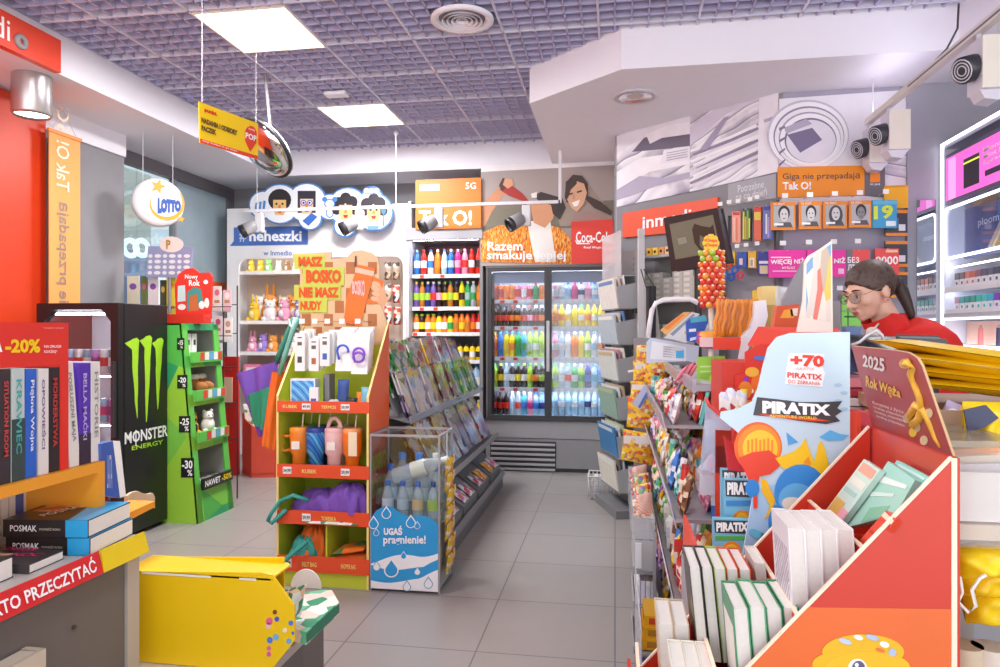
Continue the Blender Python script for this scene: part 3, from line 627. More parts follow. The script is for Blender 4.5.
face(280, 204, '#2e2a2c', '#f0c27a'); face(307, 203, '#33313c', '#f3cda6', 1, tuft=1); face(346, 209, '#2e2c30', '#f1c184', tuft=2); face(374, 210, '#3a363c', '#f0bd80', mouth='#d22c3a', tuft=2)
mb = MB()
for k in range(3): mb.tube([aP(256+k*4, 211, PF)+V((0, -.006, 0)), aP(257+k*4, 203-k, PF)+V((0, -.006, 0))], .012, CB)
part('blue_drawings', mb, t); mb = MB(); mb.disc(330, 204, 5.5, 5, PF, CB, .0096); mb.disc(330, 204, 4.2, 3.8, PF, CW, .0104); mb.disc(325, 199.5, 2.6, 2.6, PF, CB, .0088); mb.disc(335, 199.5, 2.6, 2.6, PF, CB, .0084); mb.disc(330, 213, 4, 5, PF, CB, .0076); mb.disc(330, 213, 2.8, 3.8, PF, CW, .0082)
part('blue_drawings', mb, t); mb = MB()
for dx in (-5, 0, 5): mb.disc(372+dx, 191, 3.6, 3.6, PF, CB, .0128+.0002*dx/5); mb.disc(372+dx, 191, 2.7, 2.7, PF, CW, .0136+.0002*dx/5)
part('blue_drawings', mb, t); mb = MB(); mb.art([(303, 221), (312, 213), (318, 217), (309, 226)], PF, M('#3f6ec0', .5), .013); mb.art([(367, 226), (380, 226), (378, 230), (369, 230)], PF, M('#6f9ad6', .5), .013); mb.tube([aP(384, 226, PF)+V((0, -.006, 0)), aP(384, 212, PF)+V((0, -.006, 0))], .008, CB); mb.disc(384, 211, 2.4, 3.4, PF, CB, .0137)
part('blue_drawings', mb, t)
# lamp rail with its four spots
RY = 6.4
t = thing('lamp_rail', 'thin white lamp rail hung across the rear of the shop', 'rail', aY(400, 206, RY)); RM = M('#d9d6da', .4)
pl = aY(245, 210, RY), aY(560, 203, RY); zr = (pl[0].z+pl[1].z)/2
part('bar', MB().box(pl[0].x, pl[1].x, RY-.012, RY+.012, zr-.014, zr+.014, RM), t)
part('drop_tube', MB().box(pl[1].x-.014, pl[1].x+.014, RY-.012, RY+.012, zr-.014, SOF, RM), t)
wx = aY(396, 160, RY).x
part('hanging_wire', MB().cyl((wx, RY, zr+.014), (wx, RY, CEIL), .004, RM, n=5).ball((wx, RY, CEIL-.02), .025, M('#f6f4f4', .4)), t)
wx = aY(257, 180, RY).x
part('hanging_wire', MB().cyl((wx, RY, zr+.014), (wx, RY, CEIL), .003, RM, n=5), t)
def spot():
    t = thing('track_spotlight', None, 'spotlight'); G = M('#8f8d90', .4); 
    part('mount_box', MB().box(.02, .1, -.03, .03, -.2, -.012, M('#d5d2d5', .4)), t, bevel=.008)
    ax = V((-.75, -.45, -.5)).normalized(); c = V((.03, 0, -.12))
    part('head', MB().lathe([(.03, 0), (.062, .02), (.066, .12), (.06, .125)], G, c, 14, ax), t)
    part('lens', MB().lathe([(.066, .1255), (.068, .17), (.056, .172), (.05, .14)], M('#2a292c', .35), c, 14, ax), t)
    part('stem', MB().cyl((.05, 0, -.03), (.05, 0, 0), .012, G), t)
    return t
for k, (px, lab) in enumerate(((254, 'grey spotlight on rear lamp rail in front of the blue banner'), (354, 'grey spotlight on rear lamp rail in front of the curly-haired cartoon faces'), (433, 'grey spotlight on rear lamp rail in front of the orange Tak O! sign'), (520, 'grey spotlight on rear lamp rail in front of the cola poster'))):
    inst('spot', spot, (aY(px, 208, RY).x, RY, zr-.014), (0, 0, 0), lab, 'spotlights on the rear rail')
# lottery disc, card rack behind
c = aP(158, 203, PX(-3.75)); 
t = thing('lottery_sign', 'round white hanging lottery sign with yellow swoosh and blue lettering', 'sign', c)
ax = V((.72, -.69, 0)).normalized(); pl = (c+ax*.06, ax)
part('disc', MB().lathe([(.15, -.06), (.19, -.055), (.2, -.02), (.2, .02), (.19, .055), (.15, .06)], M('#f3f1f4', .3), c, 32, ax), t)
mb = MB(); Y_ = M('#f2a81d', .4, var=0)
ring = [(162+20*math.cos(a)+1, 204+19*math.sin(a)) for a in [R(d) for d in range(-70, 200, 12)]]; inner = [(162+17*math.cos(a)+2, 202+16.2*math.sin(a)) for a in [R(d) for d in range(200, -71, -12)]]
ring2, inner2 = [], []
for d in range(-80, 216, 12):
    a = R(d); w = 2.6*math.sin(math.pi*(d+80)/296)+.3
    ring2.append((167+17.5*math.cos(a), 204+16.5*math.sin(a))); inner2.append((167+(17.5-w)*math.cos(a), 203.2+(16.5-w)*math.sin(a)))
for i in range(len(ring2)-1): mb.art([ring2[i], ring2[i+1], inner2[i+1], inner2[i]], pl, Y_, .002)
def star(cx, cy, r, m, rot=0): mb.art([(cx+(r if k % 2 == 0 else r*.45)*math.sin(k*math.pi/5+rot), cy-(r if k % 2 == 0 else r*.45)*math.cos(k*math.pi/5+rot)) for k in range(10)], pl, m, .003)
star(158, 186.5, 8, Y_, .3); star(181, 219, 4, Y_, .2)
mb.textpx('LOTTO', (157.5, 197.5, 214, 181, 200.5, 212), pl, M('#2456b0', .4, var=0), .1, .003)
part('emblem', mb, t)
part('hanging_wire', MB().cyl(c+V((-.08, -.08, .17)), V((c.x-.08, c.y-.08, SOF)), .003, RM, n=4).cyl(c+V((.08, .08, .17)), V((c.x+.08, c.y+.08, SOF)), .003, RM, n=4), t)
t = thing('neon_sign', 'glowing white ring letters seen through the shop window below the lottery sign', 'sign', aX(137, 258, -4.62))
for px in (130.5, 142): c = aX(px, 248, -4.62); part('ring_letter', MB().tube([c+V((0, .095*math.cos(a), .075*math.sin(a))) for a in [R(k) for k in range(0, 360, 20)]], .026, M('#e6fbff', emit=1.6), 8, True), t)
part('hanging_wire', MB().cyl(aX(137, 241, -4.62), aX(137, 241, -4.62)+V((0, 0, 1.1)), .003, RM, n=4), t)
# ================================================================ left side signs
def asp(st, bold=.012):
    text_geo(st, bold); return ASP[(st, bold)]
PSG = PX(-3.47)
t = thing('shop_sign', 'long orange-red shop sign with white lettering on the beam above the red wall', 'sign', (-3.5, 3, 3.05))
z0, z1 = aX(61, 73, -3.47).z, aX(61, 40.5, -3.47).z; ye = aX(61, 60, -3.47).y
part('panel', MB().box(-3.518, -3.47, 1.2, ye, z0, z1, M('#e8472a', .35)), t)
yo0, yo1 = aX(14, 40, -3.47).y, aX(27, 40, -3.47).y; zb = aX(20, 47.5, -3.47).z; zb = aX(10, 42, -3.47).z; h = aX(10, 20.5, -3.47).z-zb
r = (yo1-yo0)/2; r = (aX(20, 33.5, -3.47).z-aX(20, 49.5, -3.47).z)/2; co = V((-3.466, (yo0+yo1)/2, aX(20, 41.5, -3.47).z))
mb = MB(); st = 'inmedi'; w = h*asp(st, .005); mb.text(st, (-3.468, yo0-.03-w, zb), (0, w, 0), (0, 0, h), WT, .005, .001); part('lettering', mb, t)
part('ring_letter', MB().tube([co+V((0, (r-.017)*math.cos(a), (r-.017)*math.sin(a))) for a in [2*math.pi*k/24 for k in range(24)]], .017, M('#9a9698', .5), 6, True), t)
# hanging orange banner seen from its back
PB = PX(-3.97)
t = thing('hanging_banner', 'tall translucent orange banner with mirrored lettering hanging beside the red wall', 'banner', aP(65, 304, PB))
bm = M('#f0a75c', .6, var=.03)
a, b, c, d = aP(49, 305, PB), aP(80, 305, PB), aP(80, 106, PB), aP(50, 97, PB); dz = min(c.z, d.z); 
y0, y1 = a.y, b.y
part('cloth', MB().box(-3.974, -3.968, y0, y1, .9, 2.83, bm), t); part('top_batten', MB().box(-3.98, -3.96, y0-.01, y1+.01, 2.82, 2.845, M('#e98a2a', .4)).cyl((-3.97, y0+.03, 2.84), (-3.97, y0+.12, 3.02), .002, RM, n=4).cyl((-3.97, y1-.03, 2.84), (-3.97, y0+.12, 3.02), .002, RM, n=4), t)
mb = MB(); h = (y1-y0)*.42
def vtext(st, ztop, zlen, m_):
    # reads upwards, mirrored: up is the text direction, glyph tops point away from the eye
    mb.text(st, (-3.967, y0+.06, ztop-zlen), (0, 0, zlen), (0, h, 0), m_, .01, -.003, False)
zz = lambda px, py: aP(px, py, PB).z
vtext('5G', zz(66, 108), zz(66, 108)-zz(66, 136), M('#fbe6cc', .6)); vtext('Tak O!', zz(66, 143), zz(66, 143)-zz(66, 192), M('#fbe6cc', .6)); vtext('Giga nie przepadają', zz(66, 203), zz(66, 203)-zz(66, 352), M('#9a8578', .6))
part('lettering', mb, t)
# yellow parcel sign and convex mirror hung from the grid
A0 = V((-2.14, 3.35, 0)); dr = V((.263, .965, 0)); pl = plane3(A0, A0+dr, A0+V((0, 0, 1)))
t = thing('parcel_sign', 'yellow hanging parcel-pickup sign with red bottom strip, wired to the grid ceiling', 'sign', A0+V((0, 0, 2.38)))
Q = [(199, 101.5), (258, 123.5), (258, 159.5), (200, 142.5)]
mb = MB(); mb.art(Q, pl, M('#fbd116', .4), 0, .006); part('panel', mb, t)
mb = MB(); mb.art([(200, 138.5), (258, 156), (258, 159.5), (200, 142.5)], pl, M('#e8442a', .4)); mb.textpx('usługa dostępna w tym sklepie', (202, 139.3, 141.7, 237, 150.3, 152.6), pl, WT, 0, .003); part('red_strip', mb, t)
mb = MB(); R_ = M('#d42a1e', .4, var=0); BR = M('#6d5320', .5, var=0)
mb.textpx('punkt.', (204, 107.5, 112.5, 217, 112.5, 117.5), pl, R_, .06, .003); mb.textpx('NADANIA I ODBIORY', (201, 117, 122.5, 237, 130.5, 136), pl, BR, .075, .003); mb.textpx('PACZEK', (201, 125, 130.5, 216, 130, 135.5), pl, BR, .075, .003); part('lettering', mb, t)
mb = MB(); mb.art([(250, 152), (245, 141)]+[(250.5+6*math.cos(R(d)), 134+8*math.sin(R(d))) for d in range(160, 381, 20)]+[(256, 143)], pl, M('#e8442a', .4), .002); mb.textpx('POP', (245, 132, 138, 256, 136, 142), pl, WT, .03, .004); mb.textpx('twój', (248, 127.5, 130, 254, 129.5, 132), pl, WT, .01, .004); part('pin_emblem', mb, t)
mb = MB(); 
for px, py in ((202, 102), (256, 122)): p = aP(px, py, pl); mb.cyl(p, (p.x, p.y, CEIL+.02), .0025, RM, n=4)
part('hanging_wires', mb, t)
c = aY(265, 148, 4.75); ax = (V((0, 0, 1.45))-c).normalized(); side = ax.cross(V((0, 0, 1))).normalized(); upv = side.cross(ax); ax = (ax*.5+(side*.76-upv*.65)*.87).normalized()
t = thing('convex_mirror', 'round convex mirror with black rim hanging behind the yellow parcel sign', 'mirror', c)
part('mirror_dome', MB().lathe([(.23*math.cos(R(a)), .09*math.sin(R(a))) for a in range(0, 91, 10)][:-1]+[(.002, .09)], M('#e6e6e6', .03, 1.), c, 32, ax, cap=False), t)
part('rim', MB().lathe([(.225, -.012), (.245, -.012), (.245, .012), (.225, .012)], M('#2a292b', .4), c, 32, ax, cap=False), t)
part('back_shell', MB().lathe([(.235, 0), (.2, -.05), (.1, -.075), (.002, -.08)], M('#cfcac6', .4), c, 24, ax, cap=False), t)
part('bracket', MB().cyl(c-ax*.07, (c.x-.05, c.y+.1, CEIL), .012, M('#9a989b', .4)), t)
# ================================================================ fridge with claw emblem
t = thing('energy_fridge', 'black drinks fridge with lime claw emblem on its side and a framed glass door', 'fridge', (-3.53, 4.42, 0)); BK_ = M('#1d1c1e', .35, var=.02)
SX, SY0, SY1, SZ, LX = -3.22, 4.13, 4.645, 1.585, -3.83
part('cabinet', MB().box(SX-.03, SX, SY0+.06, SY1, .03, SZ, BK_).box(LX, LX+.03, SY0+.06, SY1, .03, SZ, BK_).box(LX+.03, SX-.03, SY1-.03, SY1, .03, SZ-.05, BK_).box(LX+.03, SX-.03, SY0+.06, SY1, SZ-.05, SZ, BK_).box(LX+.031, SX-.031, SY0+.062, SY1-.002, .031, .25, BK_).box(LX+.03, SX-.03, SY1-.05, SY1-.03, .25, SZ-.05, IN).box(LX+.05, SX-.05, SY0+.1, SY1-.05, 0, .03, M('#111', .5) if False else BK_), t, bevel=.006)
fr = MB(); w = .055; fr.box(LX, LX+w, SY0, SY0+.05, .1, SZ, BK_).box(SX-w, SX, SY0, SY0+.05, .1, SZ, BK_).box(LX+w, SX-w, SY0, SY0+.05, SZ-w*.8, SZ, BK_).box(LX+w, SX-w, SY0, SY0+.05, .1, .2, BK_)
for sx, x in ((1, LX+w), (-1, SX-w)): fr.prism([(x, SY0+.001, SZ-w*.8), (x+sx*.07, SY0+.001, SZ-w*.8), (x, SY0+.001, SZ-w*.8-.08)], (0, .048, 0), BK_)
dd = part('door', fr, t); part('pane', MB().box(LX+w, SX-w, SY0+.02, SY0+.025, .2, SZ-w*.8, glass('#eef4f6', .12)), dd); part('handle', MB().box(SX-.03, SX-.012, SY0-.03, SY0, .7, 1.2, M('#3a393c', .3)), dd)
for z in (.45, .78, 1.11): part('shelf', MB().box(LX+.04, SX-.04, SY0+.08, SY1-.05, z-.012, z, M('#d7dade', .4)).box(LX+.05, SX-.05, SY0+.085, SY0+.1, z-.02, z-.013, LEDF), t)
part('inner_light', MB().box(LX+.06, SX-.06, SY0+.09, SY0+.12, SZ-.075, SZ-.06, LEDF), t)
PM = PX(SX+.0015); LM = M('#9fd32a', .35, var=.1, scale=30)
def claw(x0, x1, yt, yb, hook):
    n = 9; L_, R__ = [], []; rnd = random.Random(int(x0))
    for i in range(n+1):
        f = i/n; y = yt+(yb-yt)*f; xc = x0+(x1-x0)*f; w_ = (3.3*(1-f)**.75+.3); j = rnd.uniform(-.5, .5)
        L_.append((xc-w_+j, y)); R__.append((xc+w_+j*.7, y+rnd.uniform(-1, 1)))
    return [(x0-hook, yt+2.2), (x0-hook*.4, yt-.4), (x0-2, yt-2)]+[(x0+2.5, yt-3.2), (x0+4.6, yt-.6)]+R__[1:]+list(reversed(L_))[:-1]
mb = MB()
for cl in (claw(134.5, 137, 341, 418, 10), claw(147.5, 146.5, 338.5, 422, 8), claw(159, 157.6, 341, 409, 7)): mb.art(cl, PM, LM, .001)
part('claw_emblem', mb, t)
mb = MB().textpx('MONSTER', (124.5, 432.5, 444.5, 167.5, 424.5, 436), PM, M('#eceeec', .4, var=0), .025); mb.art([(135.2, 430), (136.2, 430), (136.2, 446), (135.2, 446)], PM, M('#eceeec', .4, var=0), .002); part('white_lettering', mb, t)
part('green_lettering', MB().textpx('ENERGY', (131.5, 446, 450.5, 163, 439.5, 444), PM, LM, .02), t)
def enr(k):
    t = thing('drink_can', None, 'can'); c = [('#7fc8e0', '#e23c8a'), ('#f1f1ef', '#d3252c'), ('#b98fd6', '#5a2a86'), ('#c9a67f', '#7c1f2c'), ('#57b0c8', '#f2f2f0'), ('#2a2c30', '#9fd32a')][k]
    part('container', MB().lathe([(.024, 0), (.029, .008), (.029, .15), (.024, .162)], M(c[0], .25, .3), n=12), t); part('paper_label', MB().lathe([(.0296, .05), (.0296, .11)], M(c[1], .4), n=12, cap=False), t); part('lid', MB().lathe([(.0245, .162), (.022, .165)], M('#c3c5c8', .3, .8), n=10), t); return t
EC = ['pale blue can with pink label', 'white can with red label', 'lilac can with purple label', 'tan can with dark red label', 'aqua can with white label', 'black can with lime label']
for zi, z in enumerate((.25, .45, .78, 1.11)):
    for i in range(8):
        k = (0, 0, 1, 4, 2, 1, 4, 3)[i] if zi == 3 else (5, 5, 4, 4, 1, 0, 2, 2)[i] if zi == 2 else (i+zi) % 6
        inst(('enr', k), lambda: enr(k), (LX+.085+i*.064, SY0+.13, z+.001), (0, 0, i), '%s, %s from left on %s inside claw-emblem fridge' % (EC[k], ORD[i], ('floor', 'lower shelf', 'middle shelf', 'upper shelf')[zi]), 'cans in the black fridge')
# ================================================================ green slanted display
GX0, GX1, GYA, GYB, GZ = -2.98, -3.117, 4.65, 5.13, 1.455
def gx(z): return GX0+(GX1-GX0)*z/GZ
t = thing('green_display', 'lime green cardboard floor display with four openings and black discount stickers', 'display stand', (-3.2, 4.9, 0))
GL = pattern('green_facets', ['#4fb04a', '#9ccf3c', '#2f9f62', '#7cc648', '#57b84c'], 2.6, .45, 'VORONOI'); GR = M('#62bd4d', .45); GI = M('#b3b1ab', .6)
mb = MB().prism([(-3.42, GYA, 0), (GX0, GYA, 0), (GX1, GYA, GZ), (-3.42, GYA, GZ)], (0, .012, 0), GL); mb.prism([(-3.42, GYB-.012, 0), (GX0-.014, GYB-.012, 0), (GX1-.014, GYB-.012, GZ), (-3.42, GYB-.012, GZ)], (0, .012, 0), GI)
part('side_panel', mb, t)
op = [(1.405, 1.215), (1.13, .93), (.845, .625), (.525, .28)]
bands = [(GZ, op[0][0]), (op[0][1], op[1][0]), (op[1][1], op[2][0]), (op[2][1], op[3][0]), (op[3][1], 0)]
mb = MB()
for za, zb in bands: mb.prism([(gx(zb), GYA, zb), (gx(zb), GYB, zb), (gx(za), GYB, za), (gx(za), GYA, za)], (-.012, 0, 0), GL)
for ya, yb in ((GYA, GYA+.07), (GYB-.07, GYB)): mb.prism([(gx(0), ya, 0), (gx(0), yb, 0), (gx(GZ), yb, GZ), (gx(GZ), ya, GZ)], (-.0125, 0, 0), GR)
part('front_panel', mb, t); part('back_panel', MB().box(-3.42, -3.4, GYA+.012, GYB-.012, 0, GZ, GI).box(-3.42, GX1, GYA, GYB, GZ-.012, GZ, GR), t)
for k, (za, zb) in enumerate(op):
    sh = part('shelf', MB().box(-3.4, gx(zb)-.013, GYA+.012, GYB-.012, zb-.006, zb, GI), t)
    l = MB().box(gx(zb)+.002, gx(zb)+.03, GYA+.07, GYB-.02, zb-.05, zb+.028, GR if k < 3 else BK_); lp = part('shelf_lip', l, sh)
    pf = PX(gx(zb)+.031); m = MB(); Y0_, Y1_ = GYA+.16, GYB-.02
    if k < 3:
        for j in range(5): m.box(gx(zb)+.03, gx(zb)+.032, Y0_+j*.06, Y0_+j*.06+.05, zb-.035, zb+.024, M(('#d8433c', '#e9e3dc', '#5fa8d8', '#f0ece6', '#d8433c')[j], .4, var=0))
    else: m.text('NAWET', (gx(zb)+.031, Y0_-.08, zb-.03), (0, .2, 0), (0, 0, .045), WT, .02); m.text('-50%', (gx(zb)+.031, Y0_+.14, zb-.03), (0, .14, 0), (0, 0, .045), M('#f5d21e', .4, var=0), .03)
    part('sale_cards', m, lp)
PG = PY(GYA-.001)
for k, (x0, y0, x1, y1, st) in enumerate(((177, 338, 184.5, 350, '-15%'), (177.3, 375, 187.5, 388.5, '-20%'), (179, 416, 190.5, 432.5, '-25%'), (181, 458, 194, 477.5, '-30%'))):
    m = MB().art([(x0, y0), (x1, y0), (x1, y1), (x0, y1)], PG, BK_, .001); m.textpx(st[:3], (x0+1.2, y0+2.2, x1-1.2, (y0+y1)/2+1), PG, WT, .03, .003); m.textpx('%', ((x0+x1)/2, (y0+y1)/2+2, x1-1.5, y1-1.5), PG, WT, .02, .003); part('discount_sticker', m, t)
# goods inside
for k in range(2):
    y = GYA+.1+k*.075
    solo('slim_box', MB().box(-3.2, -3.14, y, y+.055, op[0][1]+.001, op[0][1]+.165, M('#f3f2f0', .4)).box(-3.14, -3.1385, y+.015, y+.04, op[0][1]+.08, op[0][1]+.12, M('#3a3a3c', .4)), 'white slim box, %s one in the top opening of the green display' % ('nearer', 'farther')[k], 'box', group='slim boxes')
def shoe(y):
    m = M('#a86a35', .8); mb = MB().ball((-3.13, y, op[1][1]+.045), (.07, .032, .04), m).cyl((-3.17, y, op[1][1]+.04), (-3.175, y, op[1][1]+.12), .032, m, .034, 10); t = thing('slipper_boot', '%s brown slipper boot in the green display' % ('nearer' if y < 4.93 else 'farther'), 'slipper', (-3.14, y, op[1][1])); part('upper', mb, t); part('fur_cuff', MB().lathe([(.03, 0), (.042, .01), (.042, .03), (.03, .04)], M('#efe6d8', .9), (-3.173, y, op[1][1]+.1), 10), t); part('sole', MB().ball((-3.125, y, op[1][1]+.01), (.078, .036, .01), M('#efe9df', .7)), t)
shoe(4.9); shoe(4.985)
o = plush('#d8d2ca', '#efe9e2', 'round'); place(o, (-3.08, 4.93, op[2][1]+.001), (0, 0, 1.2), 'grey plush mouse sitting in the third opening of the green display', scale=(.8,)*3)
o = plush('#e8a52a', '#2c2a2c', 'point'); place(o, (-3.12, 4.79, op[2][1]+.001), (0, 0, 1.4), 'yellow plush figure with dark front beside the grey plush mouse', scale=(.75,)*3)
# red new-year display on top
PNY = PY(4.9)
t = thing('red_header_display', 'red New Year cardboard display with white snow lettering on top of the green display', 'display stand', aP(195, 318, PNY))
zf = GZ+.001; 
p = [(176, 319), (174.5, 285), (178.5, 274), (186, 269), (193, 268), (199, 273), (209.5, 272.5), (212, 277), (210.5, 319)]
a_, b_ = aP(174, 319, PNY).x, aP(211, 319, PNY).x
part('card_back', MB().art(p, PNY, M('#d4382c', .4, var=.04), 0, .02), t)
part('tray', MB().box(a_, b_, 4.8, 4.9, zf, zf+.07, M('#cf2f26', .4)), t)
mb = MB().textpx('Nowy', (185, 274.5, 198, 280), PNY, WT, .02).textpx('Rok', (189, 280, 200, 286), PNY, WT, .02); part('lettering', mb, t)
mb = MB(); mb.art([(178, 286), (185, 285), (185.5, 301), (177.5, 302)], PNY, M('#bcd9dc', .4)); mb.art([(187, 292), (194, 287), (201, 289), (203, 300), (198, 311), (187, 311)], PNY, M('#3f8f8a', .5)); mb.art([(190, 296), (197, 294), (199, 310), (189, 312)], PNY, M('#b86a3a', .5), .002); mb.disc(202, 305, 3, 4, PNY, M('#efe9e4', .5), .003); mb.disc(207, 303, 2.4, 5, PNY, M('#f0ece8', .5), .003); mb.disc(182, 307, 4, 3, PNY, M('#f2eee8', .5), .003); mb.disc(206, 282, 2.2, 2.2, PNY, WT, .003); part('festive_picture', mb, t)
# ================================================================ card racks behind the fridge
t = thing('card_rack', 'black wire card rack with greeting cards between claw-emblem fridge and shop window', 'rack', (-3.75, 5.35, 0)); WB = M('#333236', .4)
xr = [aY(x, 300, 5.4).x for x in (126, 150, 174, 198, 222, 236)]
for x in xr: part('upright', MB().cyl((x, 5.42, 0), (x, 5.42, 1.78), .006, WB, n=6), t)
for z in (.5, .8, 1.1, 1.38, 1.62): part('wire', MB().cyl((xr[0], 5.41, z), (xr[-1], 5.41, z), .004, WB, n=5).cyl((xr[0], 5.33, z-.02), (xr[-1], 5.33, z-.02), .004, WB, n=5), t)
cards = [(127, 276, 139, 318, '#e5d8bf', 'cream'), (141, 276, 147, 318, '#6d7a48', 'olive'), (148, 276, 158, 318, '#efe3e2', 'white with purple oval'), (160, 280, 166, 318, '#4a4c3a', 'dark green'), (166.5, 275, 176, 318, '#f0df4a', 'yellow'), (213, 286, 221, 312, '#f1e8ea', 'white'), (214, 316, 222, 340, '#f0dfe6', 'pale pink'), (214, 343, 222, 366, '#efe9ef', 'pale lilac'), (223, 290, 231, 312, '#f2c9d2', 'pink'), (224, 318, 232, 342, '#f4f0ee', 'cream white')]
PC = PY(5.36)
for k, (x0, y0, x1, y1, c, nm) in enumerate(cards):
    a_, b_ = aP(x0, y1, PC), aP(x1, y0, PC); tt = thing('greeting_card', '%s greeting card in the wire rack behind the claw-emblem fridge' % nm, 'card', a_, 'greeting cards')
    part('sheet', MB().box(a_.x, b_.x, 5.36, 5.37, a_.z, b_.z, M(c, .5)), tt)
    mb = MB(); cx, cy = (x0+x1)/2, y0+(y1-y0)*.25; mb.disc(cx, cy, (x1-x0)*.3, 3.2, PC, M(('#8a52a8', '#d8627a', '#8a4fb0', '#c9a24a', '#f3a52c', '#e07a92', '#c05a8a', '#8a7ac0', '#fff', '#d0a090')[k] if k != 8 else '#fdf5f5', .5), .001); mb.art([(x0+1.5, y1-12), (x1-1.5, y1-12), (x1-1.5, y1-9), (x0+1.5, y1-9)], PC, M('#b98f6a', .5)); part('printed_motif', mb, tt)
PN = PY(5.3)
t = thing('name_board', 'blue-grey board of small white oval name tags with an oval header', 'board', aP(168, 278, PN))
part('board', MB().art([(148, 246), (193, 246.5), (190, 278), (146, 277)], PN, M('#9a9fc4', .45), 0, .012), t)
mb = MB()
for r_ in range(4):
    for c_ in range(6): mb.disc(150.5+c_*7.3-r_*.2, 256+r_*5.6, (2.2, 3.4)[c_ % 2], 1.9, PN, M('#eceaf0', .4, var=0), .001, n=10)
part('name_tags', mb, t, stuff=True)
mb = MB().disc(171.5, 244.5, 12, 8, PN, M('#efe2dc', .4), .004, .004); mb.textpx('P', (166.5, 240, 171, 249), PN, M('#b58a3a', .4), .04, .006); part('oval_header', mb, t)
part('stand_post', MB().cyl((aP(168, 278, PN).x, 5.32, 0), (aP(168, 278, PN).x, 5.32, 1.85), .012, M('#8a888c', .4)), t)
# red floor bin with packs
t = thing('red_floor_bin', 'low coral red cardboard bin on the floor before the white toy unit', 'bin', (-3.4, 6.4, 0)); RB = M('#dd4a34', .45); 
x0, x1 = -3.6, -3.25; YF, YK = 6.2, 6.5
mb = MB().prism([(-3.42, YF, 0), (-3.2, YF+.06, 0), (-3.2, YF+.06, .36), (-3.42, YF, .5)], (.004, .01, 0), M('#e2553f', .45)); mb.prism([(-3.42, YF, 0), (-3.6, YF+.15, 0), (-3.6, YF+.15, .56), (-3.42, YF, .5)], (.006, .008, 0), RB); mb.prism([(-3.2, YF+.06, 0), (-3.36, YF+.3, 0), (-3.36, YF+.3, .4), (-3.2, YF+.06, .36)], (-.006, -.006, 0), RB); mb.prism([(-3.6, YF+.15, 0), (-3.36, YF+.3, 0), (-3.36, YF+.3, .6), (-3.6, YF+.15, .6)], (0, .01, 0), RB)
part('panels', mb, t); part('floor_sheet', MB().prism([(-3.42, YF, .03), (-3.2, YF+.06, .03), (-3.36, YF+.3, .03), (-3.6, YF+.15, .03)], (0, 0, .01), RB), t)
solo('red_panel_stand', MB().box(-3.78, -3.62, 6.28, 6.34, 0, 1.15, M('#c9261f', .4)).box(-3.77, -3.66, 6.27, 6.28, .7, .95, M('#e8c9a8', .5)), 'narrow tall red cardboard stand between green display and coral bin', 'display stand')
pm = pattern('card_prints', ['#f2efe6', '#5a5a50', '#c9c1a8', '#7a8a5a', '#e8e2d6'], 22)
for k in range(3):
    p = V((-3.46+.07*k, YF+.08+.03*k, .05)); solo('card_pack', MB().obox(p, V((.1, .05, 0)), V((-.02, .03, .02))*.6, V((-.12+.05*k, .06, .62-.06*k)), pm), '%s patterned card pack leaning out of the coral red bin' % ('front', 'middle', 'rear')[k], 'packet', group='card packs')
# ================================================================ tumbler display
DX0, DX1, DY0, DY1 = -1.845, -1.312, 3.62, 3.96
ORG = M('#f0642a', .4); LIME = M('#c5d63e', .45); LIP = M('#e8542a', .45)
t = thing('tumbler_display', 'orange and lime cardboard tower of tumblers and bags with cup picture header', 'display stand', ((DX0+DX1)/2, 3.8, 0))
prof = [(DY0, 0), (DY0, 1.04), (DY1, 1.45), (DY1, 0)]
for x, mi, mo, nm in ((DX0, LIME, LIME, 'side_panel'), (DX1-.012, LIME, ORG, 'side_panel')):
    o = part(nm, MB().prism([(x, y, z) for y, z in prof], (.012, 0, 0), mo if x > -1.5 else mi), t, 'orange outer side panel' if x > -1.5 else 'lime side panel')
    part('edge_strip', MB().prism([(x, DY0-.002, 0), (x, DY0-.002, 1.04), (x, DY1, 1.452), (x, DY1+.004, 1.455), (x, DY0-.006, 1.045), (x, DY0-.006, 0)], (.012, 0, 0), M('#f7e08a', .5)), o)
part('side_lettering', MB().text('BOSKO', (DX1, DY0+.03, .62), (0, .26, 0), (0, 0, .1), M('#c9d84a', .5, var=0), .05).text('BOSKO', (DX1, DY0+.03, .48), (0, .26, 0), (0, 0, .1), M('#c9d84a', .5, var=0), .05), o)
part('back_panel', MB().box(DX0+.012, DX1-.012, DY1-.008, DY1, 0, 1.36, LIME), t)
part('plinth', MB().box(DX0+.012, DX1-.012, DY0+.004, DY1-.01, 0, .08, LIME), t)
lips = [(1.015, .955), (.667, .597), (.415, .34), (.165, .08)]
for k, (za, zb) in enumerate(lips):
    sh = part('shelf', MB().box(DX0+.012, DX1-.012, DY0+.01, DY1-.01, zb, zb+.012, LIME), t)
    lp = part('shelf_lip', MB().box(DX0+.005, DX1+.003, DY0-.008, DY0+.004, zb, za, LIP), sh)
    m = MB(); LY = M('#f3e07a', .5, var=0); y = DY0-.009; h = (za-zb)
    wd = (('KUBEK', '49,99', 'TERMOS', '59,99'), ('34,99', 'KUBEK', '', '59,99'), ('', '29,99', 'TOREBKA', ''), ('29,99', 'BELT BAG', '', 'SHOPPER BAG'))[k]
    for j, w_ in enumerate(wd):
        if not w_: continue
        x = DX0+.04+j*.112
        if ',' in w_: m = MB(); m.box(x, x+.05, y-.001, y, zb+h*.25, zb+h*.8, TAGW); m.text(w_, (x+.004, y-.0015, zb+h*.35), (.042, 0, 0), (0, 0, h*.3), BK_, .02); part('price_tag', m, lp)
        else: part('lettering', MB().text(w_, (x, y, zb+h*.35), (.085, 0, 0), (0, 0, h*.3), LY, .02), lp)
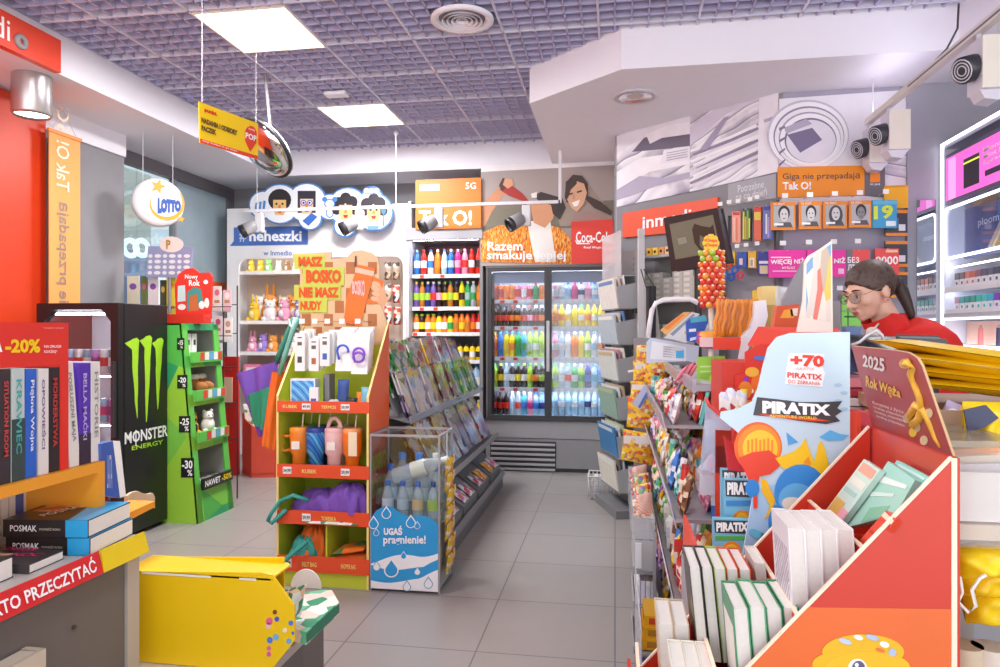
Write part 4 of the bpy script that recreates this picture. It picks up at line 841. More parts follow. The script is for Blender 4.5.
part('divider', MB().box(-1.565, -1.555, DY0+.01, DY1-.01, .093, .34, LIME), t)
# picture header on the back
PH = PY(3.945)
TER, CRM = M('#b5713f', .5), M('#e0bd93', .5)
out = [(300, 345), (300, 262), (293, 262), (293, 254), (331, 252), (331, 259), (347, 258), (349, 255), (353, 251), (361, 250), (372, 253), (378, 259), (379.5, 267), (379.5, 300), (386, 320), (386, 345)]
hd = part('header_card', MB().art(out, PH, CRM, 0, .012), t, 'header card with orange slogan and picture of a hand holding an orange tumbler')
m = MB()
for r_ in range(6):
    for c_ in range(7):
        if (r_+c_) % 2 == 0 and 302+c_*11 < 372 and 258+r_*14 < 335 and not (r_ == 0 and 2 < c_ < 4): m.art([(302+c_*11, 262+r_*13), (311+c_*11, 262+r_*13), (311+c_*11, 274+r_*13), (302+c_*11, 274+r_*13)], PH, TER, .0015)
part('checker_print', m, hd)
m = MB(); LB_ = M('#c6d052', .45, var=0); OT = M('#dc5512', .45, var=0)
for i, (x0, y0, x1, y1, w_, a, b) in enumerate(((294.5, 254.5, 325, 269, 'MASZ', 299, 323), (303, 267.5, 344.5, 285.5, 'BOSKO', 306.5, 341.5), (294.5, 285, 341, 300, 'NIE MASZ', 299.5, 339.5), (299, 299, 327.5, 312.5, 'NUDY', 301, 322.5))):
    m.art([(x0, y0), (x1, y0), (x1, y1), (x0, y1)], PH, LB_, .004+.001*i, .003); m.textpx(w_, (a, y0+2.2, b, y1-2.2), PH, OT, .06, .0095)
part('slogan_print', m, hd)
m = MB(); cup = M('#f4731c', .4)
m.art([(356, 272), (374, 276), (367, 301), (361, 326), (344, 322), (347, 298)], PH, cup, .008); m.art([(357, 267), (375, 271), (374, 276.5), (356, 272.5)], PH, M('#d9bfa6', .3), .0085); m.art([(357.5, 264.5), (376, 268.5), (375, 271.5), (357, 267.5)], PH, cup, .009); m.art([(355.5, 256), (357, 256), (357, 267), (355, 267)], PH, M('#6a3a2a', .4), .009)
m.art([(374, 277), (384, 281), (381, 303), (367, 304), (368, 299), (377, 298), (379.4, 284), (373.5, 281.5)], PH, cup, .0085)
for j, (x, y) in enumerate(((375, 284), (374.5, 289), (375, 294), (374, 299))): m.disc(x+1.5, y, 4.2, 2.4, PH, M('#e7b891', .5), .0105+.0005*j, rot=.3)
m.art([(379, 282), (384, 290), (389, 300), (384, 307), (376, 301)], PH, M('#dda77e', .5), .0095)
m.textpx('BOSKO', (353, 281, 294, 365.5, 280, 297), PH, M('#f9c9c6', .4), .03, .0125)
part('tumbler_picture', m, hd)
part('bag_hook', MB().tube([(DX0+.003, 3.93, 1.4), (-1.92, 3.93, 1.43), (-1.95, 3.98, 1.47)], .006, M('#c9c6c6', .3, .7), 6), t)
# hooks + white carded goods
def hookz(px): return aY(px, 322, 3.95)
for k, px in enumerate((318, 330, 342, 356, 371)):
    p = hookz(px); hk = part('hook', MB().tube([(p.x, 3.945, p.z), (p.x, 3.74, p.z), (p.x, 3.735, p.z+.012)], .0025, M('#c9c6c6', .3, .7)), t); part('price_tag', MB().box(p.x-.016, p.x+.016, 3.733, 3.735, p.z-.012, p.z+.016, TAGW), hk)
WC = M('#f3f1ee', .4, var=.02); KI = M('#55565c', .5, var=0)
for k, (px, top, bot) in enumerate(((300, 333, 371), (314, 338, 371), (325, 334, 366))):
    for j in range(3):
        Y = 3.7+.035*j; a, b = aY(px-5.2, bot, 3.7), aY(px+4.6, top, 3.7); dz = .012*j; m = MB()
        m.box(a.x+.012*j, b.x+.012*j, Y, Y+.028, a.z+dz, b.z+dz, WC)
        tt = thing('accessory_box', 'white accessory box, %s in the %s upright stack of tumbler display' % (('front one', 'middle one', 'rear one')[j], ('outer', 'middle', 'inner')[k]), 'box', ((a.x+b.x)/2, Y, a.z+dz), 'white accessory boxes')
        part('carton', m, tt); m = MB(); x = (a.x+b.x)/2+.012*j
        for zf_, c_, hh in ((.72, '#6a6258', .02), (.3, ('#4a4c52', '#b0693a', '#3a68c0')[k], .035), (.88, '#2c2c30', .006)): m.box(x-.013, x+.013, Y-.001, Y, a.z+dz+(b.z-a.z)*zf_-hh/2, a.z+dz+(b.z-a.z)*zf_+hh/2, M(c_, .5, var=0))
        part('window_print', m, tt)
def carded(px, py0, py1, col, nm, Y, k):
    a, b = aY(px-8, py1, Y), aY(px+8, py0, Y); xc = (a.x+b.x)/2; tt = thing('strap_pack', 'white card pack holding a %s carry strap on the tumbler display' % nm, 'packet', (xc, Y, a.z), 'carry strap packs')
    part('card', MB().obox((a.x, Y, a.z), (b.x-a.x, 0, 0), (0, .012, 0), (0, .05, b.z-a.z), WC), tt)
    c_ = M(col, .5); zc = a.z+(b.z-a.z)*.5; pts = [(xc+.032*math.cos(d), Y-.004, zc+.03*math.sin(d)) for d in [R(x) for x in range(-20, 205, 15)]]
    part('strap', MB().tube(pts+[(xc-.02, Y-.006, zc-.05)], .007, c_, 6), tt)
    if k: part('strap_coil', MB().tube([(xc+.03*math.cos(d), Y-.008, zc-.02+.026*math.sin(d)) for d in [R(x) for x in range(0, 360, 20)]], .007, c_, 6, True), tt)
for j in range(4): carded(343+j*1.2, 330-j, 371-j, ('#3f68d8', '#e9e4dc', '#5aa7c8', '#d6a64a')[j], ('blue', 'cream', 'aqua', 'ochre')[j], 3.69+.045*j, 0)
for j in range(4): carded(359+j*1.5, 333-j*2, 374-j*2, ('#8a55d0', '#f08a2a', '#e4d9d0', '#4f9a6a')[j], ('purple coiled', 'orange coiled', 'pale coiled', 'green coiled')[j], 3.675+.045*j, 1)
# first shelf
z = .969
solo('blue_box_set', MB().box(-1.785, -1.64, 3.66, 3.73, z, z+.165, M('#e7eaf2', .3)).box(-1.778, -1.647, 3.658, 3.66, z+.01, z+.155, pattern('blue_prints', ['#2f6fd6', '#5fc3ea', '#3f8fe6', '#8ad8f0'], 12, .35, 'WAVE')), 'clear-fronted blue box set standing on the top shelf of tumbler display', 'box')
solo('white_card_box', MB().box(-1.66, -1.608, 3.63, 3.655, z, z+.12, WC).box(-1.65, -1.62, 3.6285, 3.63, z+.04, z+.06, M('#3f6fc0', .5)).box(-1.65, -1.62, 3.6285, 3.63, z+.02, z+.032, M('#d9543a', .5)), 'small white box leaning before the blue box set', 'box')
solo('dark_case', MB().box(-1.6, -1.565, 3.68, 3.76, z, z+.19, M('#7a7c80', .4)).box(-1.598, -1.592, 3.678, 3.68, z+.02, z+.17, M('#4d5057', .4)), 'tall grey case standing behind the blue box set', 'box')
for k, (x, c_, nm, h) in enumerate(((-1.545, '#e8e4de', 'white sunglasses case', .05), (-1.5, '#3d5aa0', 'blue pouch', .16), (-1.44, '#35353a', 'black charger pouch', .06), (-1.39, '#f08a2e', 'orange cord pouch', .09), (-1.35, '#7fbfd8', 'pale blue pouch', .12))):
    solo('accessory_pouch', MB().pillow((x, 3.69+.03*(k % 2), z+h/2), V((.034, 0, 0)), V((0, .01, h/2)), (0, -1, .2), .022, M(c_, .6), seed=k), '%s on the top shelf of tumbler display' % nm, 'pouch', group='small pouches')
# tumblers
def tumbler(col, handle, lidc, pat=None):
    tt = thing('tumbler', None, 'tumbler'); m = pat or M(col, .35)
    part('body', MB().lathe([(.032, 0), (.036, .004), (.036, .09), (.047, .105), (.05, .2), (.049, .21)], m, n=18), tt)
    part('lid', MB().lathe([(.05, .21), (.051, .225), (.045, .232), (.04, .235)], M(lidc, .35), n=18), tt)
    if handle == 'top': part('handle', MB().tube([(.034*math.cos(d), 0, .228+.055*math.sin(d)) for d in [R(x) for x in range(0, 181, 15)]], .011, m, 8), tt)
    elif handle == 'side': part('handle', MB().tube([(-.045, -.012, .185), (-.085, -.02, .19), (-.092, -.02, .15), (-.08, -.02, .11), (-.047, -.012, .115)], .009, m, 8), tt)
    part('straw', MB().cyl((.015, 0, .23), (.022, 0, .30 if handle != 'top' else .25), .004, M('#e8d9c8', .4)), tt); return tt
zt_ = .61
tp = pattern('blue_wave', ['#1f56b8', '#39a0e0', '#1d3f9c', '#5cc0ea'], 7, .35, 'WAVE')
for k, (px, a_) in enumerate(((299.5, ('#f58a2a', 'side', '#f59a3c')), (316, ('#2a6bc8', 'none', '#27408c', tp)), (334.5, ('#f1c7c4', 'top', '#edb9b8')), (352.5, ('#f5821f', 'none', '#f0a060')))):
    tm = tumbler(*a_); place(tm, (aY(px, 460, 3.69).x, 3.69, zt_+.001), (0, 0, 0), ('orange tumbler with side handle on the tumbler display', 'blue wave-pattern tumbler on the tumbler display', 'pale pink tumbler with top carry loop on the tumbler display', 'orange tumbler with a cream hang tag on the tumbler display')[k], 'tumblers', (1.08, 1.08, 1.08))
    if k in (0, 2, 3): part('print', MB().box(-.02, .024, -.0525, -.048, .125, .165, M('#f7efe4' if k != 3 else '#f5e6c8', .5)) if k != 3 else MB().box(.0, .045, -.058, -.053, .1, .22, M('#f3e3c0', .5)), tm)
for k, (px, c_, nm) in enumerate(((308, '#7ab13a', 'green'), (327, '#27407c', 'navy'), (344, '#e8d5c8', 'cream'))):
    tm = tumbler(c_, 'none', c_); place(tm, (aY(px, 460, 3.84).x, 3.85, zt_+.001), (0, 0, 0), '%s tumbler in the rear row of the tumbler display' % nm, 'tumblers', (.95, .95, 1.05))
# fabric heaps
def heap(c, rx, ry, h, m, seed, fold=1.):
    rd = random.Random(seed); ph = [rd.random()*6.3 for _ in range(8)]; c = V(c)
    def fn(u, v):
        a = 2*math.pi*u; e = math.pi/2*v; r = math.cos(e)**.6
        d = 1+fold*(.10*math.sin(5*a+ph[0]+4*v)+.07*math.sin(9*a+ph[1]-6*v)+.05*math.sin(14*a+ph[2]+9*v)); dz = fold*(.10*math.sin(7*a+ph[3]+3*v)*math.cos(e)+.06*math.sin(12*a+ph[4]))
        return c+V((rx*r*d*math.cos(a), ry*r*d*math.sin(a), max(.002, h*(math.sin(e)**.8*(1+dz)))))
    return MB().surf(fn, 56, 12, m)
PUR, TEAL, ORF = M('#7b55b8', .8, var=.08, scale=30), M('#3fa79a', .75, var=.06), M('#f0752a', .8, var=.08)
tt = thing('fabric_bag', 'crumpled purple fabric bag heaped on the third shelf of tumbler display', 'bag', (-1.56, 3.73, .353))
part('cloth', heap((-1.585, 3.74, .354), .2, .095, .15, PUR, 3), tt); part('cloth_fold', heap((-1.45, 3.7, .4), .12, .085, .15, PUR, 8), tt)
solo('strap_loop', MB().tube([(-1.66, 3.62, .47), (-1.74, 3.6, .5), (-1.81, 3.59, .47), (-1.86, 3.585, .4), (-1.88, 3.585, .36), (-1.86, 3.59, .345), (-1.82, 3.595, .38), (-1.78, 3.6, .42)], .012, TEAL, 5), 'teal strap looping out over the edge beside the purple fabric bag', 'strap')
solo('folded_bag', MB().pillow((-1.52, 3.65, .36), V((.15, 0, 0)), V((0, .05, .01)), (0, -.2, 1), .012, pattern('green_leaf', ['#3d8a5c', '#cfe0cc', '#67ad86', '#efeee4'], 24)), 'flat green-and-white patterned bag under the purple fabric bag', 'bag')
tt = thing('fabric_bag', 'teal and orange belt bags bundled in the bottom corner of tumbler display', 'bag', (-1.68, 3.75, .093)); part('cloth', heap((-1.67, 3.75, .094), .1, .1, .2, ORF, 5, 1.3), tt)
part('teal_flap', heap((-1.71, 3.68, .12), .075, .05, .13, TEAL, 9, 1.2), tt); part('purple_lining', heap((-1.64, 3.67, .094), .07, .04, .05, PUR, 2), tt); part('strap', MB().tube([(-1.66, 3.6, .25), (-1.72, 3.57, .2), (-1.79, 3.52, .13), (-1.83, 3.47, .06), (-1.85, 3.45, .02)], .014, TEAL, 6), tt)
for k in range(3):
    solo('folded_shopper', MB().pillow((-1.44, 3.74-.01*k, .113+.04*k), V((.105-.006*k, .0, .02*k*.4)), V((0, .1, .0)), (0, -.15, 1), .017, (ORF, M('#f5923c', .8), pattern('shopper', ['#e8762c', '#3f7d4e', '#f09a48'], 7))[k], seed=k), '%s folded shopper bag in the bottom right bay of tumbler display' % ('lowest orange', 'middle orange', 'topmost orange-green')[k], 'bag', group='folded shopper bags')
# hanging tote bags beside the tower
def tote(pts, Y, m, sm, strap, label, seed):
    c4 = [aY(x, y, Y) for x, y in pts]; tt = thing('tote_bag', label, 'bag', c4[3], 'hanging tote bags'); rd = random.Random(seed); p1, p2 = rd.random()*6, rd.random()*6
    def fn(sg):
        def g(u, v):
            p = c4[0]*(1-u)*(1-v)+c4[1]*u*(1-v)+c4[3]*(1-u)*v+c4[2]*u*v; e = math.sin(math.pi*min(max(u, .0), 1))**.5
            return p+V((0, -sg*(.004+.035*e*(.4+.6*v))-.012*math.sin(9*u+p1+3*v)*e-.008*math.sin(16*u+p2), 0))
        return g
    part('cloth', MB().surf(fn(1), 24, 10, m).surf(fn(-1), 24, 10, m), tt)
    s = MB(); w = .016
    for off in (0, .05): 
        q = [aY(x, y, Y-.02+off) for x, y in strap]; s.tube(q, w, sm, 4)
    part('straps', s, tt)
tote([(236, 374), (278, 361), (276, 435), (258, 436)], 4.05, PUR, M('#3a8f78', .7), [(276, 362), (281, 350), (289, 330), (294, 318)], 'purple tote bag hanging open at the side of the tumbler display', 1)
tote([(247, 396), (278, 383), (274, 432), (255, 424)], 3.98, M('#2f8f6b', .8, var=.08), M('#e6a9b6', .7), [(278, 384), (283, 365), (290, 338), (296, 318)], 'green tote bag hanging in front of the purple tote bag', 2)
tote([(272, 372), (284, 372), (276, 450), (262, 442)], 3.9, ORF, M('#7cc1b6', .7), [(279, 374), (286, 352), (293, 330), (298, 318)], 'orange tote bag hanging next to the lime side of tumbler display', 3)
# ================================================================ clear case of water
CX0, CX1, CY0, CY1, CZT = -1.305, -.916, 3.61, 3.92, .845
t = thing('water_case', 'clear acrylic bin of water bottles with a blue drop-print front', 'display bin', ((CX0+CX1)/2, 3.77, 0)); AC = glass('#fafcfd', .08)
FR = M('#a9a8ab', .35, .3); e = .009
mb = MB()
for x in (CX0, CX1-e):
    for y in (CY0, CY1-e): mb.box(x, x+e, y, y+e, 0, CZT, FR)
for y in (CY0, CY1-e): mb.box(CX0+e, CX1-e, y, y+e, CZT-.012, CZT, FR)
for x in (CX0, CX1-e): mb.box(x, x+e, CY0+e, CY1-e, CZT-.012, CZT, FR)
part('edge_frame', mb, t)
for nm, b_ in (('clear_front', (CX0+e, CX1-e, CY0+.002, CY0+.006, .3, CZT-.012)), ('clear_side', (CX1-.006, CX1-.002, CY0+e, CY1-e, 0, CZT-.012)), ('clear_side', (CX0+.002, CX0+.006, CY0+e, CY1-e, .0, CZT-.012)), ('clear_back', (CX0+e, CX1-e, CY1-.006, CY1-.002, 0, CZT-.012))): part(nm, MB().box(*b_, AC), t)
part('bin_floor', MB().box(CX0+e, CX1-e, CY0+.02, CY1-e, .02, .36, M('#e9e9ea', .5)), t)
PCF = PY(CY0-.001)
BW = [(371, 588)]+[(371, 518), (376, 511), (384, 506), (392, 507), (400, 513), (410, 517), (420, 516), (428, 517), (438, 524), (438, 592)]
cp = part('printed_front', MB().art(BW, PCF, M('#2f9fdc', .4), 0, .004), t)
mb = MB(); WD = M('#f7f8f9', .4, var=0)
def wave(x0, x1, f, g, n=14): return [(x0+(x1-x0)*i/n, f(i/n)) for i in range(n+1)]+[(x1-(x1-x0)*i/n, g(1-i/n)) for i in range(n+1)]
mb.art(wave(371, 438, lambda a: 561-7*a+3.2*math.sin(a*6+2.2)-14*max(0, a-.75), lambda a: 564+3.5*math.sin(a*5.2+.2)+8*a-44*max(0, a-.78)), PCF, WD, .001)
mb.art(wave(371, 438, lambda a: 579+3*math.sin(a*5.2+.4)+3*a-40*max(0, a-.74), lambda a: 588+4*a), PCF, WD, .001)
part('white_waves', mb, cp)
def drop(cx, cy, s, fill): 
    pts = [(cx, cy-s*1.7)]+[(cx+s*math.cos(R(d)), cy+s*math.sin(R(d))) for d in range(-20, 201, 20)]
    i2 = [(cx, cy-s*1.35)]+[(cx+.82*s*math.cos(R(d)), cy+.82*s*math.sin(R(d))) for d in range(-20, 201, 20)]
    mb.art(pts, PCF, WD if fill != 'o' else M('#6aa9c8', .4, var=0), .003); mb.art(i2, PCF, M('#2f9fdc', .4) if fill == 'b' else M('#f4f7f9', .4, var=0), .0036)
mb = MB()
for cx, cy, s, f in ((386.5, 514, 4.8, 'b'), (373.8, 524, 5, 'b'), (376.5, 533, 3, 'b'), (411, 523, 5, 'b'), (417.5, 526, 3, 'b'), (403.8, 556, 3, 'b'), (376.8, 567, 3.8, 'o'), (391.5, 570, 7.4, 'b'), (417.5, 572, 3.2, 'o'), (407, 587, 4.2, 'o'), (428.5, 584, 4.6, 'o')): drop(cx, cy, s, f)
part('drop_print', mb, cp)
part('lettering', MB().textpx('UGAŚ', (384, 525.5, 402.5, 535), PCF, WD, .05, .004).textpx('pragnienie!', (383.5, 535, 426, 546), PCF, WD, .03, .004), cp)
def laybottle(p, ax, lab, col, capc, s=1.):
    tt = thing('water_bottle', lab, 'bottle', p, 'water bottles in the clear case'); ax = V(ax)
    part('container', MB().lathe([(r*s, h*s) for r, h in SH['water']], film('#dff0f6', .4, .08), p, 12, ax), tt); part('paper_label', MB().lathe([(.0342*s, .08*s), (.0342*s, .14*s)], M(col, .4), p, 12, ax, cap=False), tt); part('cap', MB().lathe([(.0155*s, .21*s), (.0155*s, .235*s), (.014*s, .238*s)], M(capc, .4), p, 10, ax), tt)
zz_ = .362
for k in range(4): laybottle(V((-1.22+.085*k, 3.66, zz_)), (0, 0, 1), 'blue-capped small water bottle, %s from left in the front row of the clear case' % ORD[k], ('#dfe9f2', '#c6dbe8', '#e8d0a0', '#b6d86a')[k], ('#2f6fd0', '#2f6fd0', '#2f6fd0', '#25508c')[k], .95)
for k in range(4): laybottle(V((-1.235+.09*k, 3.76, zz_)), (0, 0, 1), 'blue-capped water bottle, %s from left in the middle row of the clear case' % ORD[k], ('#cfe1ee', '#e2e9ef', '#d5e6ee', '#bcd6ea')[k], '#2a66c4', 1.25)
for k in range(3): laybottle(V((-1.2+.1*k, 3.86, zz_)), (0, 0, 1), 'tall water bottle, %s from left in the rear row of the clear case' % ORD[k], ('#cfe1ee', '#e2e9ef', '#d5e6ee')[k], ('#3a86dc', '#3a86dc', '#dfe8ee')[k], 1.45)
laybottle(V((-1.2, 3.7, .6)), (1, .1, .33), 'large water bottle with white-green label lying across the other bottles', '#e9f0e2', '#dfe6e2', 1.35)
# snack strip on its side
mp = pattern('snack_print', ['#f6c71c', '#f4b81a', '#f8d43a', '#d8342a', '#f5f0e2', '#f6c71c'], 34)
tt0 = V((CX1+.004, 3.76, .05))
for k in range(7):
    z = .14+.088*k; y = 3.75+.015*math.sin(k*2)
    solo('snack_bag', MB().pillow((CX1+.022, y, z), V((0, .085, 0)), V((.008, 0, .05)), (1, 0, .1), .014, mp, seed=k), 'yellow and red snack bag clipped to side of clear water case, %s from bottom' % ORD[k], 'snack bag', group='snack bags on the clear case')
solo('clip_strip', MB().box(CX1+.002, CX1+.005, 3.745, 3.765, .06, .84, M('#e8ecf0', .3)), 'thin white clip strip holding the yellow snack bags', 'strip')
# ================================================================ magazine gondola
t = thing('magazine_gondola', 'grey metal sloped magazine shelving along the aisle behind the water case', 'shelf unit', (-1.25, 5.1, 0)); GM = M('#8f8f94', .4, .2); GY0, GY1 = 3.98, 6.25
part('back_panel', MB().box(-1.5, -1.47, GY0, GY1, 0, 1.2, GM), t)
part('base_plinth', MB().box(-1.5, -1.0, GY0, GY1, 0, .1, M('#6b6a6f', .4)), t); part('base_tray', MB().box(-1.46, -.985, GY0, GY1, .1, .12, GM).box(-.995, -.985, GY0, GY1, .12, .16, GM), t)
for y in (GY0, GY0+.75, GY0+1.5, GY1-.02): part('upright', MB().box(-1.47, -1.44, y, y+.02, .1, 1.24, M('#77767b', .4)), t)
def slope(xa, za, xb, zb, nm):
    part(nm, MB().prism([(xa, GY0, za), (xb, GY0, zb), (xb, GY0, zb-.012), (xa, GY0, za-.012)], (0, GY1-GY0, 0), GM).box(xb-.004, xb+.006, GY0, GY1, zb-.012, zb+.03, M('#a4a4a8', .35, .3)), t)
slope(-1.46, .93, -1.19, .865, 'shelf'); slope(-1.46, .52, -1.05, .455, 'shelf')
part('back_slope', MB().prism([(-1.27, GY0, .9), (-1.45, GY0, 1.28), (-1.46, GY0, 1.28), (-1.28, GY0, .9)], (0, GY1-GY0, 0), GM), t)
part('back_slope', MB().prism([(-1.22, GY0, .5), (-1.4, GY0, .84), (-1.41, GY0, .84), (-1.23, GY0, .5)], (0, GY1-GY0, 0), GM), t)
MAGP = [['#6a3f98', '#b9a7c9', '#f4eff6', '#3a2a58', '#cfc4d8'], ['#9a8fb0', '#dcd6e2', '#8aa0c0', '#f0ece8'], ['#c9b8c8', '#f1e6e6', '#a58fb0', '#6a5a80'], ['#d33a2c', '#f0c22a', '#f3ead8', '#8a2a24'], ['#e0a42a', '#7a2f2a', '#c9c0b0', '#d8432e'], ['#b07a8a', '#efe2cf', '#8f3b48', '#d9a94a'], ['#2f8f4a', '#1d2a24', '#e9e2c0', '#6fb23c'], ['#1f2a30', '#4fa05a', '#f1e24a', '#e8e6e0'], ['#3a4a6a', '#e5edf2', '#c93a4a', '#8fb0d0'], ['#e9d23c', '#3fa04a', '#f3f0e6', '#2f6fae'], ['#f0e9e2', '#c9a0b0', '#8a9ab8', '#d8d0d8'], ['#e88a2a', '#f6e9d0', '#b0442a', '#f3c13a']]
def magm(k): return pattern('magazine_cover', MAGP[k], (12, 15, 10, 13)[k % 4], .25)
MD = ('purple', 'grey-lilac', 'pale mauve', 'red and yellow', 'ochre and brown', 'rose and cream', 'green and black', 'black and lime', 'slate blue', 'yellow-green', 'white and pink', 'orange and cream')
def magrow(kinds, xb, zb, xt, zt, y0, y1, w, where, title, grp, dz=0):
    n = len(kinds); d = V((xt-xb, 0, zt-zb)); nrm = V((d.z, 0, -d.x)).normalized()
    for i, k in enumerate(kinds):
        y = y0+(y1-y0)*i/(n-1) if n > 1 else y0; q = random.uniform(-.02, .02)
        for j in range(2):
            o = V((xb, y+.004*j, zb))-nrm*(.022*j-.012*(i % 2))+d*(.03*j+q); dd = d*(1+random.uniform(-.05, .05)); lean = V((0, .05, 0))
            tt = thing('magazine', '%s magazine, %s, %s copy, %s' % (MD[k], ORD[i]+' from near end', ('front', 'rear')[j], where), 'magazine', o, grp)
            part('cover', MB().obox(o, V((0, w, 0)), dd, nrm*.009, magm(k)), tt)
            if j == 0: part('title_band', MB().obox(o+dd*.83+nrm*.0093+V((0, .015, 0)), V((0, w-.03, 0)), dd*.12, nrm*.001, M(title[i % len(title)], .3, var=0)), tt); part('plastic_sleeve', MB().obox(o+nrm*.0105-V((0, .004, 0)), V((0, w+.008, 0)), dd*1.04, nrm*.0015, glass('#fcfcfd', .12, .1)), tt)
magrow([9, 9, 9, 9, 11, 3, 10, 8, 1, 10, 2], -1.31, 1.0, -1.43, 1.335, 4.02, 5.95, .16, 'upper rear row of gondola', ['#3fa04a', '#e9cf2c', '#d8342c', '#f1efe9'], 'magazines in the upper rear row')
magrow([0, 1, 2, 2, 3, 4, 3, 4, 6, 7, 6, 7, 6], -1.205, .875, -1.305, 1.16, 4.02, 6.0, .135, 'upper front row of gondola', ['#e9e2f0', '#f0c22a', '#f1e24a', '#4fa05a'], 'magazines in the upper front row')
magrow([4, 11, 5, 3, 11, 2, 10, 1, 11, 8, 10], -1.1, .49, -1.25, .8, 4.02, 5.95, .165, 'lower row of gondola', ['#f08a2a', '#e9e4ea', '#d8d2dc', '#f3c13a'], 'magazines in the lower row')
for k in range(4):
    y = GY0+.12+.52*k
    tt = thing('tray_divider', 'sloped grey plastic pocket in the bottom tray of magazine gondola, %s from near end' % ORD[k], 'tray', (-1.1, y, .12), 'grey pockets')
    part('slope_plate', MB().prism([(-1.012, y, .2), (-1.012, y+.46, .2), (-1.32, y+.46, .42), (-1.32, y, .42)], V((.006, 0, .009)), M('#7c7d7f', .5)), tt); part('side_plate', MB().prism([(-1.012, y, .125), (-1.012, y, .2), (-1.32, y, .42), (-1.32, y, .125)], (0, .006, 0), M('#8b8c8e', .5)), tt); part('front_plate', MB().box(-1.012, -1.006, y, y+.46, .125, .2, M('#6f7072', .5)), tt)
    for j in range(2):
        solo('puzzle_bag', MB().pillow((-1.06, y+.12+.2*j, .262), V((.05, 0, -.036)), V((0, .07, 0)), (.55, 0, .83), .018, pattern('toy_prints', (['#f3b82a', '#f6efe0', '#e8872a', '#3f6fc0'], ['#e9dfe6', '#b8a6c0', '#d8708a', '#f3f0ee'], ['#dfe7ee', '#8a9ab8', '#c9405a', '#f2ead6'])[(k+j) % 3], 30), seed=k*3+j), '%s sealed pack lying on grey pocket, %s from near end of magazine gondola' % (('yellow', 'pink-lilac', 'pale blue')[(k+j) % 3], ORD[k*2+j]), 'packet', group='packs on the grey pockets')
# ================================================================ near-left book table
WOOD = M('#f0a02c', .5, var=.04); SIDE = M('#6f6864', .5)
BX = -1.46; BZ = .76; BY1 = 1.985
t = thing('book_table', 'grey book table with red-yellow slogan edge and an orange shelf riser on top', 'table', (-1.9, 1.4, 0))
part('body', MB().box(-2.4, BX-.02, .7, BY1-.06, 0, BZ-.03, SIDE), t)
part('corner_post', MB().box(BX-.07, BX-.012, BY1-.055, BY1-.002, 0, BZ-.03, M('#bdb3a6', .4)), t)
part('table_top', MB().box(-2.4, BX, .7, BY1, BZ-.03, BZ, M('#c9c4be', .45)), t)
part('side_knob', MB().cyl((BX-.021, 1.72, .58), (BX-.012, 1.72, .58), .006, M('#4a4542', .4)), t)
PE = plane3(V((BX+.004, 1, BZ+.012)), V((BX+.004, 2, BZ+.012)), V((BX+.022, 1, BZ-.05)))
er = [(0, 589), (102, 546.5), (97, 566.5), (0, 611)]
def edge(y0, y1, sk=0): return [V((BX+.004, y0, BZ+.012)), V((BX+.004, y1+sk, BZ+.012)), V((BX+.022, y1, BZ-.05)), V((BX+.022, y0, BZ-.05))]
ym = aP(100, 557, PE).y
RDM = M('#dd2a2c', .35, var=.02); YLM = M('#f2d21c', .35)
st = part('slogan_edge', MB().prism(edge(.72, ym), (-.008, 0, -.003), RDM).prism([V((BX+.004, ym+.012, BZ+.012)), V((BX+.004, BY1, BZ+.012)), V((BX+.022, BY1, BZ-.05)), V((BX+.022, ym, BZ-.05))], (-.008, 0, -.003), YLM), t)
o = V((BX+.019, ym-.02, BZ-.037)); U = V((0, 1, 0)); Wv = V((-.018, 0, .062)).normalized()*.036; L_ = .036*asp('WARTO PRZECZYTAĆ', .02)
part('lettering', MB().text('WARTO PRZECZYTAĆ', o-U*L_*1.08-U*.005, U*L_*1.08, Wv*1.22, WT, .02, .003), st)
# orange riser
RX, RZ = -1.55, 1.0
rs = part('riser_shelf', MB().box(-2.3, RX, .7, 1.93, RZ-.03, RZ, WOOD), t); part('riser_end', MB().box(-2.3, RX, 1.9, 1.93, BZ, RZ-.03, WOOD), t); part('riser_back', MB().box(-2.0, -1.98, .7, 1.9, BZ, RZ-.03, M('#e8962a', .5)), t)
# upright books on the riser
PB_ = PX(RX-.02)
def upbook(x0, x1, yt, cov, txt, tc, lab, X=RX-.02, z=RZ, pg='#efe7d8', tilt=0., band=None, depth=.15):
    ya, yb = aX(x0, 400, X).y, aX(x1, 400, X).y; zt_ = aX((x0+x1)/2, yt, X).z; d = yb-ya; sh = V((0, tilt, 0))
    tt = thing('book', lab, 'book', (X, ya, z), 'upright books on the orange shelf'); c = M(cov, .35, var=.03)
    up = V((0, 0, zt_-z))+sh; o = V((X, ya, z+.001)); f = V((-depth, 0, 0)); w = V((0, d, 0))
    part('cover', MB().obox(o, w*.09, f, up, c).obox(o+w*.91, w*.09, f, up, c).obox(o+w*.09, w*.82, f*.03, up, c), tt)
    part('pages', MB().obox(o+w*.09+f*.04, w*.82, f*.9, up*.985, M(pg, .8, var=.05, scale=200)), tt)
    q = o+V((.001, 0, 0)); m = MB()
    if band: part('spine_band', MB().obox(q+up*band[0], w, V((.0006, 0, 0)), up*(band[1]-band[0]), M(band[2], .4)), tt)
    if txt: m.text(txt, q+up*.9+w*.3, -up*.66, w*.42, M(tc, .4, var=0), .02, .002)
    if m.v: part('spine_print', m, tt)
upbook(-26, -14, 366, '#7a2a30', 'SAGA', '#f2e6d0', 'dark red book at the outer end of orange shelf')
upbook(-13, -1, 368, '#d8d2c8', 'POWIEŚĆ', '#3a3a44', 'cream book next to the charcoal book with red lettering')
upbook(0, 10.5, 370, '#3b3336', 'SITUATION ROOM', '#d84a44', 'charcoal book with red spine lettering on the orange shelf')
